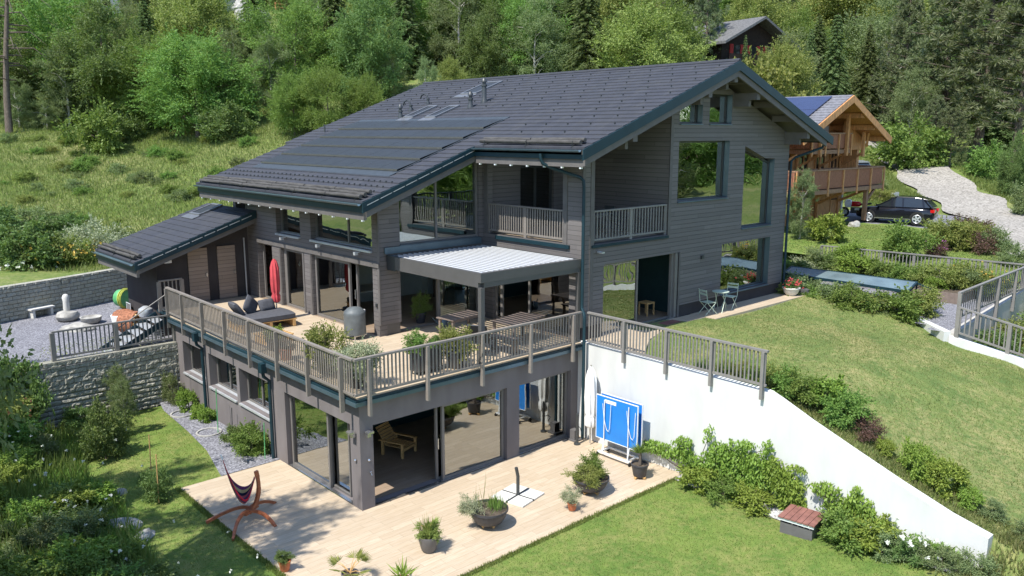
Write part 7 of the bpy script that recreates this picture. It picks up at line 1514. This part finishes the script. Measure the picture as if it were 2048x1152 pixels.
# grass -----------------------------------------------------------------------------------
TER = [(-2.87, -4.05), (7.9, -4.05), (7.9, 12.2), (-.6, 12.2), (-.75, 12), (-.95, 11), (-1.1, 8.5), (-1.3, 6.5), (-1.8, 4.4), (-2.87, 4.45)]
VG = [(7.9, -4.0), (7.3, -4.0), (7.15, -5.5), (7.2, -8), (7.15, -11.2), (7.9, -11.4)]
scatter('lower_lawn_grass', polyreg([(-5, -6), (-5, 12), (-.5, 12), (-.5, 4), (-2.8, 4), (-2.8, -6)], exclude=[TER]), 45000, .035, .006, 'bladel', seed=1, zf=loz)
scatter('front_lawn_grass', polyreg([(-1, -4.06), (7.6, -4.06), (7.8, -14), (2, -14), (-2, -9)], exclude=[TER, VG]), 70000, .035, .006, 'bladel', seed=2, zf=loz)
scatter('terrace_edge_grass', polyreg([(-.6, -4.14), (7.5, -4.14), (7.5, -4.0), (-.6, -4.0)]), 3500, .09, .007, 'bladel', seed=5, zf=loz)
scatter('terrace_edge_grass', polyreg([(-3.0, -2), (-2.84, -2), (-2.84, 4.5), (-3.0, 4.5)]), 2500, .09, .007, 'bladel', seed=6, zf=loz)
scatter('upper_lawn_grass', polyreg([(8.2, -13), (8.2, -2.5), (9.6, -1.4), (11.5, -.7), (13.6, -.65), (13.6, -1.05), (19.6, -1.05), (21.4, -4), (19.5, -6.4), (19.5, -13)]), 80000, .035, .008, 'blade2', seed=7, zf=upz)
scatter('upper_lawn_tufts', polyreg([(8.2, -13), (8.2, -3), (13, -1.2), (19.4, -1.2), (19.3, -13)], clump=.1), 9000, .08, .008, 'bladel', seed=8, zf=upz)
scatter('wall_foot_weeds', polyreg([(8.1, -13.2), (8.1, -6.4), (9.0, -6.8), (9.1, -13.2)]), 6000, .13, .011, 'blade2', seed=9, zf=upz)
scatter('wall_end_weeds', polyreg([(6.4, -14), (6.4, -11.2), (8.2, -11.75), (12, -12.4), (12, -14.5)]), 9000, .24, .012, 'blade2', seed=10, zf=lambda x, y: np.where(x < 8, np.maximum(upz(x, y), loz(x, y)), upz(x, y)))
h1 = at(-60, 540, 36); h2 = at(500, 300, 60)
def meadreg(r, n):
    px = r.uniform(-260, 660, n); d = 38+r.random(n)**.8*40; out = np.zeros((n, 2)); k = d/(math.cos(PIT)*FPX); X = CAM.x+Fh.x*d+Rh.x*(px-1024)*k; Y = CAM.y+Fh.y*d+Rh.y*(px-1024)*k
    m = ~((X < 4.2) & (Y < 22.8-.0*X)) & ~((X > 3) & (Y < 18.5)); wall = 22.4+(X-1.5)*.37; m &= Y > wall; return np.c_[X, Y][m]
scatter('meadow_grass', meadreg, 115000, .24, .016, 'bladem', seed=11, zf=lambda x, y: hill(x, y)-.02, tilt=.3)
scatter('meadow_green_tufts', meadreg, 40000, .42, .02, 'bladel', seed=12, zf=lambda x, y: hill(x, y)-.02, tilt=.4)
def bankreg(r, n):
    px = r.uniform(1560, 2080, n); d = 58+r.random(n)*34; k = d/(math.cos(PIT)*FPX); X = CAM.x+Fh.x*d+Rh.x*(px-1024)*k; Y = CAM.y+Fh.y*d+Rh.y*(px-1024)*k
    rd = np.array(RD); rp = np.stack([np.interp(np.linspace(0, len(rd)-1, 80), range(len(rd)), rd[:, q]) for q in range(3)], 1); dist = np.min(np.hypot(X[:, None]-rp[None, :, 0], Y[:, None]-rp[None, :, 1])-rp[None, :, 2], 1); return np.c_[X, Y][dist > .3]
scatter('roadside_grass', bankreg, 60000, .35, .03, 'bladel', seed=13, zf=lambda x, y: hill(x, y)-.02, tilt=.4)
scatter('chalet_lawn_grass', polyreg([(27.5, -5.5), (38.6, -5.5), (37, 8.5), (27.5, 8.5)]), 50000, .07, .014, 'bladel', seed=14, zf=lambda x, y: hill(x, y)+.08)
for (x, y, h, k, lb) in ((21.5, -7.4, .9, 'bush_dark', 'dark shrub in the sunken strip under the slanting railing'), (23.2, -7.6, 1., 'bush_olive', 'yellow green shrub in the sunken strip under the slanting railing'), (25.4, -7.8, 1.1, 'bush_bright', 'green shrub at the far end of the sunken strip'), (22.4, -8.9, .8, 'bush_dark', 'dark shrub behind the short railing at the right edge'), (24.5, -9.5, .9, 'bush_olive', 'pale green shrub behind the short railing at the right edge'), (19.2, -9.3, .4, 'bush_birch', 'low tuft at the foot of the right hand white wall'), (18.7, -10.6, .5, 'bush_dark', 'small dark shrub on the lawn at the right edge')):
    sh(k, x, y, h, lb, 1.4, z=1.55 if x > 19.8 else float(upz(x, y)))
for i in range(9):
    sh(['bush_dark', 'bush_bright', 'bush_olive', 'bush_birch'][i % 4], 26.6+.3*math.sin(i*2.), 2.2-.95*i, .75+.2*math.sin(i*1.3), 'leafy herb of the planted row along the inner side of the yard railing', 1.5, 'herbs along the yard railing', 2.85)
scatter('courtyard_leaf_litter', polyreg([(-4.5, 12.4), (-.2, 12.6), (-.3, 15), (-3.5, 15)]), 900, .05, .02, 'leaf_olive', seed=15, zf=lambda x, y: 1.9+0*x, tilt=2.)
